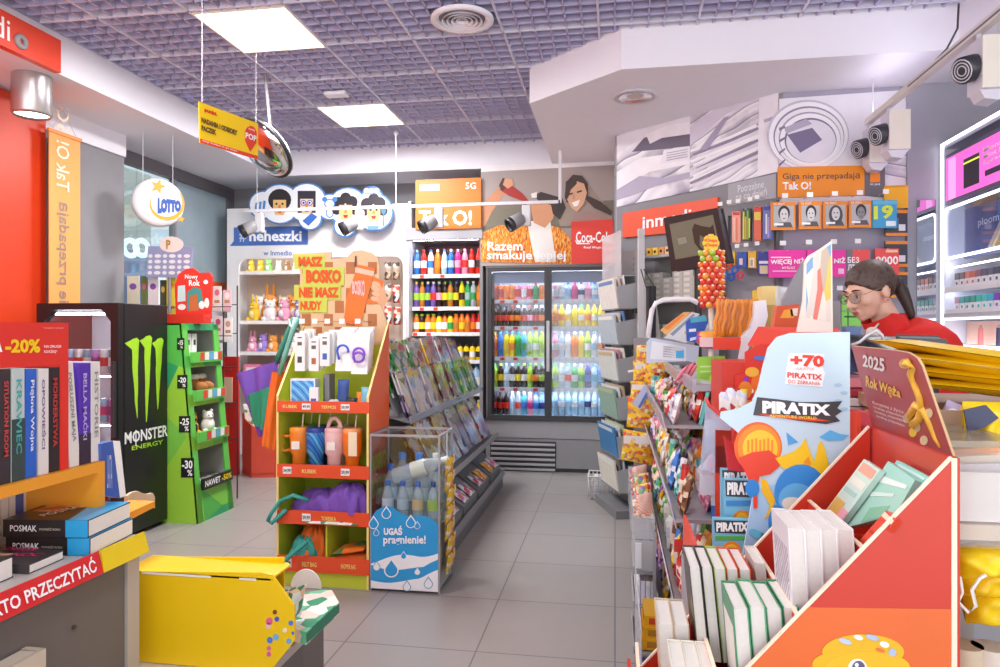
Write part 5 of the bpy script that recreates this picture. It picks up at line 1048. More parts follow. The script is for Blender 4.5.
upbook(11.5, 24.5, 368.5, '#c3cfcb', 'KRAWIEC', '#4fb0a8', 'pale misty book with teal lettering next to the charcoal book', band=(0, .55, '#3a4a48'))
upbook(25.5, 36.5, 369.5, '#2f66c8', 'Piękna Wojna', '#e9eef8', 'bright blue book with white script on the orange shelf')
upbook(38, 48, 369, '#d9d2cc', 'OPOWIEŚCI', '#8a6a92', 'white book with purple edge between blue and black books', band=(0, 1, '#e4dfda'))
upbook(49, 59.5, 368, '#33292c', 'MORDERSTWA', '#c83c34', 'black book with red spine lettering before the red sign post')
upbook(70, 80.5, 362, '#e6e1da', 'POSŁUSZNI MAJA', '#8f8a88', 'tilted white book beyond the red sign post', tilt=-.03)
upbook(79, 90.5, 363.5, '#5a35b0', 'BELLA MAĆKI', '#c9b8ea', 'purple book between the two white books', band=(0, .3, '#3a2a3e'))
upbook(91, 100, 362, '#e9e5de', 'HISTORIE', '#9a9694', 'white book at the far end of orange shelf')
# red sign holder
t2 = thing('sale_sign', 'red minus 20 percent sale sign in clear holder behind the upright books', 'sign', (RX-.17, 1.5, RZ)); XS = RX-.018
ye = aX(68.5, 400, XS).y; y6 = aX(60.5, 400, XS).y; zt_ = aX(40, 322.5, XS).z; zb_ = aX(40, 366, XS).z
SR = M('#e33528', .35, var=.02)
part('post', MB().box(XS-.15, XS, y6, ye, RZ+.001, zb_, SR).box(XS-.15, XS-.14, 1.36, y6, RZ+.001, zb_, SR), t2); part('panel', MB().box(XS-.02, XS, 1.36, ye, zb_, zt_, SR), t2)
PSS = PX(XS+.001)
mb = MB().textpx('-20%', (5, 339, 40, 353), PSS, M('#f8d21c', .4, var=0), .04, .001).textpx('NA DRUGĄ', (44, 345, 61, 348.5), PSS, WT, .01, .001).textpx('KSIĄŻKĘ*', (44, 349.5, 57, 353.5), PSS, WT, .01, .001).textpx('*szczegóły w salonach', (43, 327, 63, 329), PSS, M('#f6c9c2', .4), 0, .001); mb.textpx('TA', (-14, 338, 2, 352), PSS, WT, .03, .001); part('lettering', mb, t2)
# books below the riser
for k, (x0, x1, c_, nm) in enumerate(((-24, -13, '#e9e4da', 'cream'), (-12, 0, '#dfd8cc', 'ivory'), (1, 8, '#e8e2d6', 'off-white'), (9, 15, '#e9e6e2', 'white'), (15.5, 23, '#4a5fae', 'blue-striped white'), (23.5, 29, '#ded9d2', 'pale grey'))):
    upbook(x0, x1, 478, c_, '', '#888888', '%s book standing under the orange shelf, %s from near end' % (nm, ORD[k]), X=-1.8, z=BZ, band=(0, 1, '#ece8e2') if k != 4 else (.0, 1, '#5a6cb4'))
# flat stacks
def flatbook(c, L, D, H, rz, cov, lab, parts=()):
    tt = thing('book', lab, 'book', c, 'flat books on the table'); m = M(cov, .3, var=.03); T = Matrix.Translation(V(c)) @ Matrix.Rotation(rz, 4, 'Z')
    def mk(): q = MB(); q.T = T; return q
    part('cover', mk().box(0, L, 0, D, H-.003, H, m).box(0, L, 0, D, 0, .003, m).box(0, L, 0, .004, .003, H-.003, m), tt); part('pages', mk().box(.003, L+.0004, .004, D-.004, .003, H-.003, M('#efe9e0', .8, var=.06, scale=150)), tt)
    for fn in parts: fn(mk, tt)
    return tt
def posmak(mk, tt):
    part('blue_corner', mk().box(.182, .2465, -.0007, .003, .0008, .0492, M('#2fa3dc', .3)).prism([(.19, .0, .0501), (.2465, .0, .0501), (.2465, .214, .0501), (.14, .214, .0501)], (0, 0, .0006), M('#39aee4', .3)), tt)
    part('lettering', mk().text('POSMAK', (.022, -.001, .017), (.078, 0, 0), (0, 0, .018), WT, .015).text('POWIEŚĆ ROKU', (.108, -.001, .0205), (.06, 0, 0), (0, 0, .008), M('#d8c9b8', .4), .005).text('POSMAK', (.1, .03, .0505), (.05, .13, 0), (-.03, .014, 0), WT, .015), tt)
    part('cover_picture', mk().box(.02, .1, .09, .19, .0502, .0507, pattern('biscuit', ['#e8c79a', '#d98a5a', '#f2dcb8', '#c9745a'], 30)), tt)
zt_ = BZ+.001
flatbook((-1.718, 1.745, zt_), .247, .215, .05, .115, '#2a2526', 'black and blue thick paperback, lower of the pair on the table edge', (posmak,))
flatbook((-1.722, 1.74, zt_+.0515), .247, .215, .05, .13, '#2a2526', 'black and blue thick paperback, upper of the pair on the table edge', (posmak,))
def pinkprint(mk, tt):
    part('lettering', mk().text('ZAKON', (.03, .1, .0255), (.1, .0, 0), (0, .03, 0), M('#e0357a', .4), .03).text('NOC', (.1, .05, .0255), (.08, .01, 0), (0, .03, 0), M('#e0357a', .4), .03), tt); part('cover_picture', mk().box(.02, .09, .02, .08, .0252, .0256, pattern('biscuit', ['#e8c79a', '#d98a5a', '#f2dcb8', '#c9745a'], 30)), tt)
flatbook((-1.725, 1.605, zt_), .205, .125, .025, .04, '#4a4648', 'dark hardback with pink lettering lying before the black and blue pair', (pinkprint,))
flatbook((-1.74, 1.42, zt_), .205, .16, .055, .04, '#3a3a44', 'dark cover book with thick cream pages nearest the table end', ())
# leaning book and small ledge beyond the riser
tt = thing('book', 'blue book with white spine leaning at the end of the orange shelf', 'book', (-1.6, 2.0, BZ))
a, b, c, d = aX(103, 495, -1.56), aX(120, 498, -1.56), aX(113, 441, -1.56), aX(101, 444, -1.56)
part('cover', MB().prism([a, b, c, d], (-.03, .0, 0), M('#3f5fae', .4)), tt); e_, f_ = aX(126, 496, -1.555), aX(120, 441, -1.555); part('pages', MB().prism([b, e_, f_, c], (-.025, 0, 0), M('#efeae2', .7)), tt); part('title_print', MB().textpx('LATA', (107, 455, 112, 488), PX(-1.5595), M('#c9d4ec', .5), .0, .001), tt)
t3 = thing('ledge', 'small orange wooden ledge with scroll-cut ornament beyond the book table', 'shelf', aX(140, 512, -1.6))
a, b, c, d = aX(124, 515, -1.62), aX(155, 501, -1.62), aX(155, 507, -1.62), aX(124, 523, -1.62)
part('board', MB().prism([a, b, c, d], (-.1, 0, 0), WOOD), t3)
sc = [(127, 496), (130, 494), (133, 492), (138, 491), (142, 493), (147, 494), (153, 493), (155, 497), (155, 508), (127, 508)]
part('scroll_ornament', MB().prism([aX(x, y, -1.74) for x, y in sc], (-.012, 0, 0), M('#e0c9a8', .5)), t3)
part('leg', MB().box(-1.68, -1.655, 2.08, 2.1, .302, aX(140, 512, -1.6).z-.01, WOOD), t3)
t4 = thing('wooden_crate', 'pale wooden crate standing on floor at the foot of the book table', 'crate', (-1.3, 1.35, 0)); CRW = M('#cdbda8', .6, var=.1)
ze = .6; a = aZ(46, 648, ze)
cx1, cy1 = a.x, a.y
for k, zz2 in enumerate((.55, .4, .25, .1)): part('slat', MB().box(-1.474, cx1, cy1-.015, cy1, zz2, zz2+.05 if k else ze, CRW).box(cx1-.012, cx1, cy1-.3, cy1-.015, zz2, zz2+.05 if k else ze, CRW), t4)
part('corner_post', MB().box(cx1-.04, cx1-.012, cy1-.04, cy1-.015, 0, ze-.01, CRW), t4); part('lid', MB().box(-1.472, cx1-.013, cy1-.3, cy1-.02, ze-.012, ze-.001, M('#d8cab6', .6, var=.1)), t4)
# ================================================================ yellow bin and low plinths
Y0b = 2.1; YEL = M('#f6c90a', .4, var=.02)
t = thing('plinth', 'low grey plinth under the yellow cardboard bin', 'plinth', (-1.5, 2.35, 0)); part('block', MB().box(-1.95, -1.12, 2.06, 2.4, 0, .27, SIDE), t); part('top_board', MB().box(-1.96, -1.11, 2.05, 2.41, .27, .3, M('#c8bfb6', .4)), t)
t = thing('yellow_bin', 'bright yellow cardboard bin with sloped open end and sticker dots', 'display bin', (-1.4, 2.3, .301))
PYB = PY(Y0b); side = [(138, 572.5), (262, 572.5), (272, 575), (294, 606), (295, 640), (269, 665), (138, 661)]
pts = [aP(x, y, PYB) for x, y in side]; zb_ = .302
pts = [V((-1.62, Y0b, pts[0].z))]+pts[1:6]+[V((-1.62, Y0b, zb_))]; pts[5].z = zb_; pts[5].x -= .0
for p in pts: p.z = max(p.z, zb_)
part('side_panel', MB().prism(pts, (0, .008, 0), YEL), t); part('side_panel', MB().prism([V((p.x, Y0b+.15, p.z)) for p in (pts[0], pts[1], V((pts[1].x, 0, zb_)), pts[6])], (0, .008, 0), YEL), t)
zt_ = pts[0].z; xr_ = pts[1].x
arc = [(xr_+.03*math.cos(R(d)), Y0b+.158-.03+.03*math.sin(R(d))) for d in range(0, 91, 15)]
part('top_panel', MB().prism([(-1.62, Y0b, zt_), (xr_+.03, Y0b, zt_)]+[(x, y, zt_) for x, y in arc]+[(-1.62, Y0b+.158, zt_)], (0, 0, .006), YEL), t)
part('torn_edge', MB().box(-1.55, -1.3, Y0b-.002, Y0b, zt_-.003, zt_+.004, M('#f3ead8', .6)).box(-1.2, xr_-.02, Y0b-.002, Y0b, zt_-.003, zt_+.004, M('#f0e4cc', .6)), t)
part('back_wall', MB().box(-1.62, -1.612, Y0b+.008, Y0b+.15, zb_, zt_, YEL), t); part('bin_base', MB().box(-1.61, pts[1].x, Y0b+.008, Y0b+.15, zb_, zb_+.01, YEL), t)
mb = MB()
for (x, y, r, c_) in ((275, 612, 2.2, '#8a3a2a'), (269.5, 621, 3.4, '#e8608a'), (268.5, 626, 3, '#f3c0b0'), (277, 619, 2.4, '#4a5ac0'), (270, 640, 3, '#4f7fd0'), (276, 637, 3, '#6fb0e0'), (269, 648, 2.2, '#e070a0'), (285, 630, 2.3, '#efe6c0'), (291, 623, 2.4, '#4f7fd8'), (289, 641, 2.6, '#6fa8d8'), (293, 633, 1.6, '#3f6fd0'), (269, 654, 2.4, '#e0609a')): mb.disc(x, y, r, r*1.1, PYB, M(c_, .4, var=0), .0015, n=9)
part('sticker_dots', mb, t, stuff=True)
for k in range(4):
    solo('gift_sachet', MB().pillow((xr_+.0+.018*k, Y0b+.05+.025*k, zt_-.12), V((.012, .04, 0)), V((.01, 0, .055)), (1, -.3, .3), .01, pattern('sachet', ['#5aa878', '#e6efe6', '#3f8a60', '#f3c9a0'], 30), seed=k), 'green-white sachet inside the yellow bin, %s one from front' % ORD[k], 'packet', group='sachets in the yellow bin')
t = thing('plinth', 'grey-brown plinth carrying the green wrapped gift set', 'plinth', (-1.3, 2.7, 0)); part('block', MB().box(-1.75, -1.155, 2.41, 2.66, 0, .34, M('#77706b', .5)), t); part('top_board', MB().box(-1.75, -1.153, 2.408, 2.662, .34, .365, M('#8f8780', .4)), t)
q = [aZ(x, y, .41) for x, y in ((276, 596), (331, 588.5), (339, 602), (306, 632), (292, 628))]
t = thing('wrapped_gift_set', 'flat gift set in green and white leaf-print wrapping on the grey-brown plinth', 'gift box', (q[0].x+.1, q[0].y, .366))
gw = pattern('leaf_wrap', ['#2f9a72', '#e9efe4', '#6fc29a', '#f1d9cc', '#49a884', '#f6f3ea'], 17, .35)
part('wrapped_block', MB().prism([V((p.x, p.y, .367)) for p in (q[0], q[1], q[2], q[3], q[4])], (0, 0, .042), gw), t); part('end_band', MB().prism([V((q[2].x+.001, q[2].y, .372)), V((q[3].x+.001, q[3].y, .372)), V((q[3].x+.001, q[3].y, .404)), V((q[2].x+.001, q[2].y, .404))], (.001, -.001, 0), M('#2d7f60', .4)), t)
c = aY(306, 590, 2.65); r = 16.5*2.65/670
solo('white_round_card', MB().prism([(c.x+r*math.cos(R(d)), 2.65, .367+r*1.15*math.sin(R(d))) for d in range(0, 181, 12)], (0, .006, 0), M('#eeeae6', .5)), 'white half-round card standing behind the wrapped gift set', 'card')
# ================================================================ magazine rack beside the fridge
P0, P1 = V((0.0, 5.86, 0)), V((.17, 5.32, 0)); dl = (P1-P0).normalized(); nr = V((dl.y, -dl.x, 0)).normalized(); nr = nr if nr.x < 0 else -nr; LN = (P1-P0).length
RG = M('#98989a', .4, .15); Z_ = V((0, 0, 1))
t = thing('magazine_rack', 'tall grey slotted magazine rack with sloped pockets beside the drinks fridge', 'rack', (.08, 5.6, 0))
part('slotted_panel', MB().obox(P0-nr*.035, dl*LN, nr*.035, Z_*2.02, RG), t)
sl = MB()
for k in range(40): sl.obox(P1-dl*.1+nr*.0005+Z_*(.3+.042*k), dl*.01, nr*.001, Z_*.02, BK_)
part('slots', sl, t, stuff=True)
part('edge_post', MB().obox(P1-nr*.04, dl*.03, nr*.045, Z_*2.16, M('#d5d3d2', .4)), t)
part('clear_holder', MB().obox(P0+dl*.02+nr*.11+Z_*1.82, dl*(LN-.08), nr*.004, Z_*.34, film('#e6e3e6', .45, .2)).obox(P0+dl*.02+Z_*1.815, dl*(LN-.08), nr*.11, Z_*.005, film('#e6e3e6', .6, .2)), t)
part('foot', MB().obox(P0-nr*.03, dl*LN, nr*.2, Z_*.06, M('#7c7a7c', .4)), t)
MC_ = ['#e9e4dc', '#d8c9c0', '#efece8', '#b8c3cf', '#e2d3c4', '#6a8fc4', '#d9dcd6', '#c08a92', '#f1eee6', '#94b3a0', '#e5e0ea', '#c9b48f', '#3f7fb4', '#ded8d0', '#b9c79a', '#e8e2d2', '#8a7a70', '#cfd8dc']
tz = [aX(0, 0, 1).z]*0 or [1.4+(331-y)*.0082 for y in (311, 344, 378, 413, 449, 480)]
for i, z in enumerate(tz):
    pk = part('pocket', MB().obox(P0+dl*.03+Z_*(z), dl*(LN-.07), nr*.13, Z_*.008, M('#8c8c8e', .4)), t)
    part('side_plate', MB().prism([P1-dl*.05+Z_*z, P1-dl*.05+nr*.13+Z_*z, P1-dl*.05+nr*.15+Z_*(z+.17), P1-dl*.05+Z_*(z+.2)], dl*.005, M('#a8a9aa', .45)), pk); part('bracket', MB().obox(P1-dl*.045+Z_*(z-.03), dl*.04, nr*.03, Z_*.035, BK_), pk)
    for j in range(3):
        o = P0+dl*(.04+.01*j)+nr*(.115-.03*j)+Z_*(z+.009); up = Z_*(.225+.012*j)+nr*(.035)
        tt = thing('magazine', '%s magazine, %s in its pocket, %s pocket of the grey slotted rack' % (('cream', 'pale', 'white', 'blue-grey', 'tan', 'blue', 'grey', 'rose', 'ivory', 'sage', 'lilac', 'khaki', 'deep blue', 'stone', 'leaf green', 'sand', 'brown', 'ice blue')[i*3+j], ('front', 'middle', 'rear')[j], ('top', 'second', 'third', 'fourth', 'fifth', 'lowest')[i]), 'magazine', o, 'magazines in the slotted rack')
        part('cover', MB().obox(o, dl*(LN-.12), nr*.014, up, M(MC_[i*3+j], .35, var=.12, scale=25)), tt); part('masthead', MB().obox(o+nr*.0145+up*.82+dl*.03, dl*(LN-.2), nr*.001, up*.12, M(MC_[(i*3+j+5) % 18], .35)), tt)
# wire basket below
c0 = aZ(588, 494, 0)
t = thing('wire_basket', 'small white plastic basket on the floor under the magazine rack', 'basket', (-.13, 5.95, 0)); BP = M('#d9d7d6', .45)
bx0, bx1, by0, by1 = -.22, -.02, 5.86, 6.12
for nm, (a, b, ins) in dict(front=((bx0, by0), (bx1, by0), (0, .02)), back=((bx0, by1), (bx1, by1), (0, -.02)), side_l=((bx0, by0), (bx0, by1), (.02, 0)), side_r=((bx1, by0), (bx1, by1), (-.02, 0))).items():
    A_, B__ = V((*a, .19)), V((*b, .19)); I_ = V((*ins, 0)); m = MB(); m.tube([A_, B__], .007, BP, 5); m.tube([A_+I_+V((0, 0, -.18)), B__+I_+V((0, 0, -.18))], .006, BP, 5)
    for k in range(7): f = (k+.0)/6; p = A_.lerp(B__, f); m.tube([p, p+I_+V((0, 0, -.18))], .0045, BP, 4)
    for k in range(1, 5): f = k/5; m.tube([A_+I_*f+V((0, 0, -.18*f)), B__+I_*f+V((0, 0, -.18*f))], .004, BP, 4)
    part('lattice_wall', m, t)
part('basket_floor', MB().box(bx0+.02, bx1-.02, by0+.02, by1-.02, .004, .01, BP), t)
for k in range(3): solo('leaflet', MB().obox((bx0+.04+.045*k, by0+.06, .012), (.03, .01, 0), (-.005, .15, 0), (.01, 0, .16), M(('#f1efec', '#dfe5ea', '#efe6da')[k], .5)), '%s leaflet bundle standing in the white floor basket' % ('white', 'bluish', 'cream')[k], 'leaflet', group='leaflets in the basket')
# black bag hanging on the rack's far side
t = thing('black_bag', 'flat black bag hanging on grey wire behind the magazine rack post', 'bag', aY(651, 372, 5.0)); a, b = aY(651, 372, 5.0), aY(651, 286, 5.0)
part('bag_body', MB().pillow((a+b)/2, V((.035, 0, 0)), V((0, 0, (b.z-a.z)/2)), (0, -1, 0), .05, M('#232226', .7), seed=4), t); part('cord', MB().tube([b+V((-.03, 0, -.02)), b+V((-.07, 0, .12))], .004, WB, 5).tube([b+V((.03, 0, -.02)), b+V((-.05, 0, .12))], .004, WB, 5), t)
solo('folded_poster', MB().prism([aY(643, 278, 5.05), aY(657, 306, 5.05), aY(662, 352, 5.05), aY(655, 420, 5.05), aY(649, 420, 5.05), aY(645, 330, 5.05)], (0, .012, 0), M('#c9c4bc', .6)), 'pale folded paper sheet hanging behind the black bag', 'paper')
# ================================================================ diagonal wall: shop sign, cartons
PD2 = (PDIAG[0]+nv*.03, nv)
t = thing('grey_header_panel', 'grey panel on the diagonal wall carrying orange shop sign and white small lettering', 'panel', aP(700, 240, PD2))
part('board', MB().art([(617, 208), (690, 193), (778, 173), (778, 212), (728, 216), (728, 245), (617, 262)], PD2, M('#85858a', .5), 0, .02), t)
PD3 = (PDIAG[0]+nv*.036, nv)
part('pale_field', MB().art([(728, 184), (776, 173.5), (776, 198), (728, 206)], PD3, M('#aaa9ae', .5), 0, .004), t)
m = MB().textpx('Potrzebne', (738, 185.5, 193, 764, 180, 187.5), PD3, M('#e3e2e6', .5), .005, .002).textpx('na co dzień', (736, 193, 200.5, 767, 187.5, 195), PD3, M('#e3e2e6', .5), .005, .002); part('lettering', m, t)
t = thing('shop_sign', 'orange-red shop sign with white lettering on the diagonal wall behind the monitor', 'sign', aP(670, 238, PD3))
part('panel', MB().art([(624, 213.5), (719, 197.5), (719, 228), (624, 238)], PD3, M('#f0562f', .4), .02, .024), t)
part('lettering', MB().textpx('inmedio', (642.5, 216.5, 229, 703, 206.5, 220), (PD3[0]+nv*.022, nv), WT, .02, .0015), t)
PD4 = (PDIAG[0]+nv*.2, nv)
def dshelf(yl, yr, x0=641, x1=712):
    a, b = aP(x0, yl, PD4), aP(x1, yr, PD4); z = (a.z+b.z)/2; a.z = b.z = z; return a, b
t = thing('carton_shelf', 'grey wall shelving with stacked pale cartons under the diagonal shop sign', 'shelf unit', aP(680, 345, PD4))
SHELF = []
for yl, yr in ((254, 252), (299, 300), (345, 349)):
    a, b = dshelf(yl, yr); SHELF.append((a, b)); part('shelf', MB().obox(a, b-a, -nv*.19, Z_*-.02, M('#b5b3b4', .4)), t)
a, b = SHELF[0]; part('back_panel', MB().obox(a-nv*.185+Z_*-1.0, b-a, -nv*.008, Z_*1.0, M('#8b8684', .5)), t)
CT = M('#cdc8bd', .6, var=.06); CT2 = M('#bdb7aa', .6, var=.06)
def carton():
    t = thing('carton', None, 'carton'); part('box', MB().box(0, .085, 0, .12, 0, .042, CT), t); part('end_label', MB().box(.012, .06, -.001, 0, .008, .032, M('#e8e4da', .5)), t); part('flap_line', MB().box(0, .085, -.0008, 0, .0195, .0215, CT2), t); return t
ang = math.atan2((B_-A).y, (B_-A).x)
for si, rows, hh in ((1, 5, 1.0), (2, 4, 1.0)):
    a, b = SHELF[si]; n = 7
    for c_ in range(n):
        nrow = rows-((c_*7+si) % 3 == 0)
        for r_ in range(nrow):
            p = a+(b-a)*((c_+.1)/n)-nv*.02+Z_*(.001+.0425*r_)
            inst('carton', carton, p, (0, 0, ang), 'pale carton, %s from left, %s from bottom of its stack, %s diagonal wall shelf' % (ORD[c_], ORD[r_], ('', 'upper', 'lower')[si]), 'pale cartons on the diagonal wall', (((b-a).length/n/.085)*.97, 1, 1))
a, b = SHELF[0]
for k, (c_, nm) in enumerate((('#f0b429', 'yellow'), ('#f5d04a', 'yellow and black'), ('#e8a060', 'peach'), ('#efc08a', 'tan'))):
    p = a+(b-a)*(.05+.09*k)-nv*.03; tt = thing('small_pack', '%s small pack on the top diagonal wall shelf under the shop sign' % nm, 'packet', p, 'small packs'); part('box', MB().obox(p+Z_*.001, (b-a)*.075, -nv*.08, Z_*.06, M(c_, .4)), tt); part('print', MB().obox(p+Z_*.02+(b-a)*.02+nv*.001, (b-a)*.03, -nv*.001, Z_*.02, BK_), tt)
# ================================================================ hanging goods on the right half of the diagonal wall
PDH = (PDIAG[0]+nv*.12, nv)
def hang(x0, y0, x1, y1, pl, mat, lab, cat='packet', nm='hanging_pack', grp=None, prt=None, thick=.02, tagat=True):
    a, b, c, d = aP(x0, y1, pl), aP(x1, y1, pl), aP(x1, y0, pl), aP(x0, y0, pl); n = pl[1]; tt = thing(nm, lab, cat, a, grp)
    part('pouch', MB().prism([a, b, c, d], -n*thick, mat), tt)
    if prt:
        m = MB()
        for (u0, v0, u1, v1, cc) in prt: m.art([(x0+(x1-x0)*u0, y0+(y1-y0)*v0), (x0+(x1-x0)*u1, y0+(y1-y0)*v0), (x0+(x1-x0)*u1, y0+(y1-y0)*v1), (x0+(x1-x0)*u0, y0+(y1-y0)*v1)], pl, M(cc, .4, var=0), .0015)
        part('print', m, tt)
    p = aP((x0+x1)/2, y0+.8, pl)
    part('hook', MB().cyl(p+n*.02, p-n*.1, .003, M('#c9c7c9', .3, .7), n=5), tt)
    return tt
g = 'stationery packs on the diagonal wall'
hang(732, 211.5, 740.5, 242.5, PDH, M('#f0a58c', .4), 'salmon pink pencil pack hanging on the diagonal wall', grp=g, prt=((.1, .02, .9, .12, '#d8342c'), (.2, .2, .35, .95, '#f6cbb8'), (.5, .2, .65, .95, '#e87a62')))
hang(742.5, 208.5, 750.5, 241, PDH, M('#3a3f3a', .4), 'lime and orange marker pack hanging on the diagonal wall', grp=g, prt=((.05, .1, .25, .95, '#c8e03a'), (.3, .25, .5, .95, '#f0923a'), (.55, .05, .75, .95, '#5ac04a'), (.78, .3, .95, .9, '#e8e23a')))
hang(754, 206.5, 761, 240.5, PDH, M('#e06a4a', .4), 'red-orange pen pack with yellow header hanging on the diagonal wall', grp=g, prt=((.05, .03, .95, .16, '#d8342c'), (.05, .16, .95, .4, '#e8c84a')))
hang(763, 205.5, 771.5, 239, PDH, M('#6a7ac0', .4), 'blue scissors pack hanging on the diagonal wall', grp=g, prt=((.05, .02, .95, .14, '#3a4aa0'), (.3, .25, .5, .85, '#e3e6f2'), (.55, .35, .75, .95, '#b8a0d8')))
hang(727, 252, 735, 265, PDH, M('#e8c83a', .4), 'small yellow and red sachet hanging on the diagonal wall', grp=g, prt=((.1, .5, .9, .95, '#d8443a'),))
hang(737, 252, 746.5, 268, PDH, M('#2a56b0', .4), 'small blue sachet hanging on the diagonal wall', grp=g, prt=((.25, .4, .6, .8, '#e8d0c8'),))
hang(748, 251, 756, 268, PDH, M('#e8b83a', .4), 'small red-bordered yellow sachet with white picture on the diagonal wall', grp=g, prt=((.2, .4, .8, .95, '#f2efe6'), (.3, .5, .6, .9, '#d83a3a')))
hang(758, 251.5, 769.5, 275, PDH, M('#2c3f9a', .4), 'navy sachet with white lettering on the diagonal wall', grp=g, prt=((.1, .4, .9, .52, '#e6e8f4'), (.15, .6, .85, .95, '#d9cda8')))
for k, (x, y, c_) in enumerate(((720, 268, '#d8382c'), (728, 266, '#e2482e'), (735, 270, '#3a6ad0'), (724, 275, '#2f8fd8'), (731, 277, '#2a5cc8'), (740, 275, '#d83a5a'))):
    c = aP(x, y, (PDIAG[0]+nv*.15, nv)); solo('key_ring', MB().tube([c+(B_-A).normalized()*.022*math.cos(d)+Z_*.022*math.sin(d) for d in [R(q) for q in range(0, 360, 30)]], .008, M(c_, .4), 6, True), '%s plastic ring key tag on the diagonal wall below the sachets' % ('red', 'orange-red', 'mid blue', 'sky blue', 'deep blue', 'crimson')[k], 'key tag', group='ring key tags')
tg = thing('price_tag_row', 'row of small white price tags on hooks across the diagonal wall', 'price tags', aP(745, 208, PDH))
for (x, y) in ((720, 204), (729, 202), (738, 201), (750, 199), (757, 197), (727, 248), (737, 246), (746, 245), (757, 243.5)):
    n_ = nv; m = MB().art([(x-2.3, y-1.8), (x+2.3, y-2.3), (x+2.3, y+1.6), (x-2.3, y+2)], (PDIAG[0]+nv*.16, nv), TAGW, 0, .002); p = aP(x, y, (PDIAG[0]+nv*.155, nv)); m.cyl(p, p-nv*.12, .002, M('#c9c7c9', .3, .7), n=4); part('price_tag', m, tg)
# ================================================================ phone card wall
PW1 = PY(5.06); PW2 = PY(4.96)
t = thing('phone_card_sign', 'orange phone-card sign reading Giga nie przepadają Tak O! with dark end block', 'sign', aP(830, 197, PW1))
part('panel', MB().art([(778, 167), (864.5, 165.5), (864.5, 195), (778, 197.5)], PW1, M('#f5941f', .4), 0, .02), t)
part('dark_block', MB().art([(864.5, 165.5), (885, 165), (885, 197), (864.5, 195)], PW1, M('#6a6870', .5), 0, .02), t)
m = MB().textpx('Giga nie przepadają', (782.5, 173.5, 181, 860, 172, 180.5), PW1, M('#5a4040', .5), .004, .002).textpx('Tak O!', (782.5, 182, 190, 811, 181.5, 189.5), PW1, WT, .03, .002); part('lettering', m, t); part('orange_square', MB().art([(870, 173), (880, 172.5), (880, 182), (870, 182.5)], PW1, M('#f58a1f', .4), .002), t); part('lettering', MB().textpx('to jest', (870, 183, 880, 186), PW1, WT, 0, .003), t)
t = thing('yellow_sign', 'plain yellow sign board on the wall above the small phone packs by the grey corner', 'sign', aP(896, 207, PW1)); part('panel', MB().art([(884, 186), (908, 185), (908, 208), (884, 208.5)], PW1, M('#f7b81f', .4), .002, .012), t); part('frame_line', MB().art([(884, 186), (908, 185), (908, 187), (884, 188)], PW1, M('#e09a1a', .4), .004), t)
struct('trim_4', MB().box(aP(777, 200, PW1).x-.012, aP(777, 200, PW1).x+.012, 5.04, 5.09, .6, 2.3, M('#55545a', .4)))
OF = '#ee8f22'
def sim(x0, y0, x1, y1, lab, hair):
    tt = hang(x0, y0, x1, y1, PW2, M(OF, .4), lab, nm='phone_pack', grp='orange phone packs with portraits', thick=.015); w, h = x1-x0, y1-y0; m = MB()
    m.art([(x0+w*.1, y0+h*.14), (x0+w*.93, y0+h*.14), (x0+w*.93, y0+h*.9), (x0+w*.1, y0+h*.9)], PW2, M('#b9b7b8', .4, var=0), .0015); cx, cy = x0+w*.53, y0+h*.45
    m.art([(cx-w*.3, y0+h*.9), (cx-w*.24, y0+h*.74), (cx+w*.26, y0+h*.72), (cx+w*.36, y0+h*.9)], PW2, M('#55545a', .4, var=0), .002)
    if hair == 'long': m.disc(cx, cy+h*.06, w*.29, h*.36, PW2, M('#4a484c', .4, var=0), .0025)
    else: m.disc(cx, cy-h*.06, w*.24, h*.26, PW2, M('#2c2b2e', .4, var=0), .0025)
    m.disc(cx, cy+h*.02, w*.17, h*.24, PW2, M('#d9d6d6' if hair != 'dark' else '#8a8688', .4, var=0), .003)
    for sx in (-.07, .07): m.disc(cx+w*sx, cy-h*.02, w*.03, h*.025, PW2, M('#2a292c', .4, var=0), .0035, n=8)
    m.disc(cx, cy+h*.14, w*.06, h*.022, PW2, M('#77696c', .4, var=0), .0035, n=8); m.art([(x0+w*.12, y0+h*.76), (x0+w*.5, y0+h*.76), (x0+w*.5, y0+h*.84), (x0+w*.12, y0+h*.84)], PW2, WT, .004)
    m.textpx('na start', (x0+w*.1, y0+h*.03, x0+w*.55, y0+h*.11), PW2, WT, 0, .002); part('portrait_print', m, tt)
sim(771, 202, 795.5, 230, 'orange phone pack with portrait of man, hand to his chin', 'short'); sim(799, 201.5, 821.5, 229, 'orange phone pack with grey portrait of a smiling short-haired youth', 'short'); sim(823, 201, 847, 228.5, 'orange phone pack with portrait of a smiling long-haired woman', 'long'); sim(849, 200.5, 871.5, 227.5, 'orange phone pack with portrait of a dark-skinned man, beside the blue pack', 'dark')
tt = hang(872.5, 200, 897, 228, PW2, M('#3aa0d0', .4), 'turquoise phone pack with big lime number 19', nm='phone_pack', prt=((.02, .02, .98, .16, '#5cc0e0'), (.55, .75, .95, .93, '#e8f2f4'))); part('number', MB().textpx('19', (873.5, 206, 220, 893, 204.5, 218.5), PW2, M('#d4e83a', .4, var=0), .04, .004), tt)
PK_ = '#f21fa8'
tt = hang(769, 250, 805.5, 277.5, PW2, M(PK_, .4), 'wide magenta phone pack with white WIĘCEJ lettering', nm='phone_pack', prt=((.05, .25, .6, .29, '#ffffff'), (.1, .75, .8, .79, '#ffd0ee'))); part('lettering', MB().textpx('WIĘCEJ NIŻ', (770.5, 258.5, 265.5, 804, 257.5, 265), PW2, WT, .03, .004).textpx('MYŚLISZ', (782, 266, 795, 269), PW2, WT, .01, .004), tt)
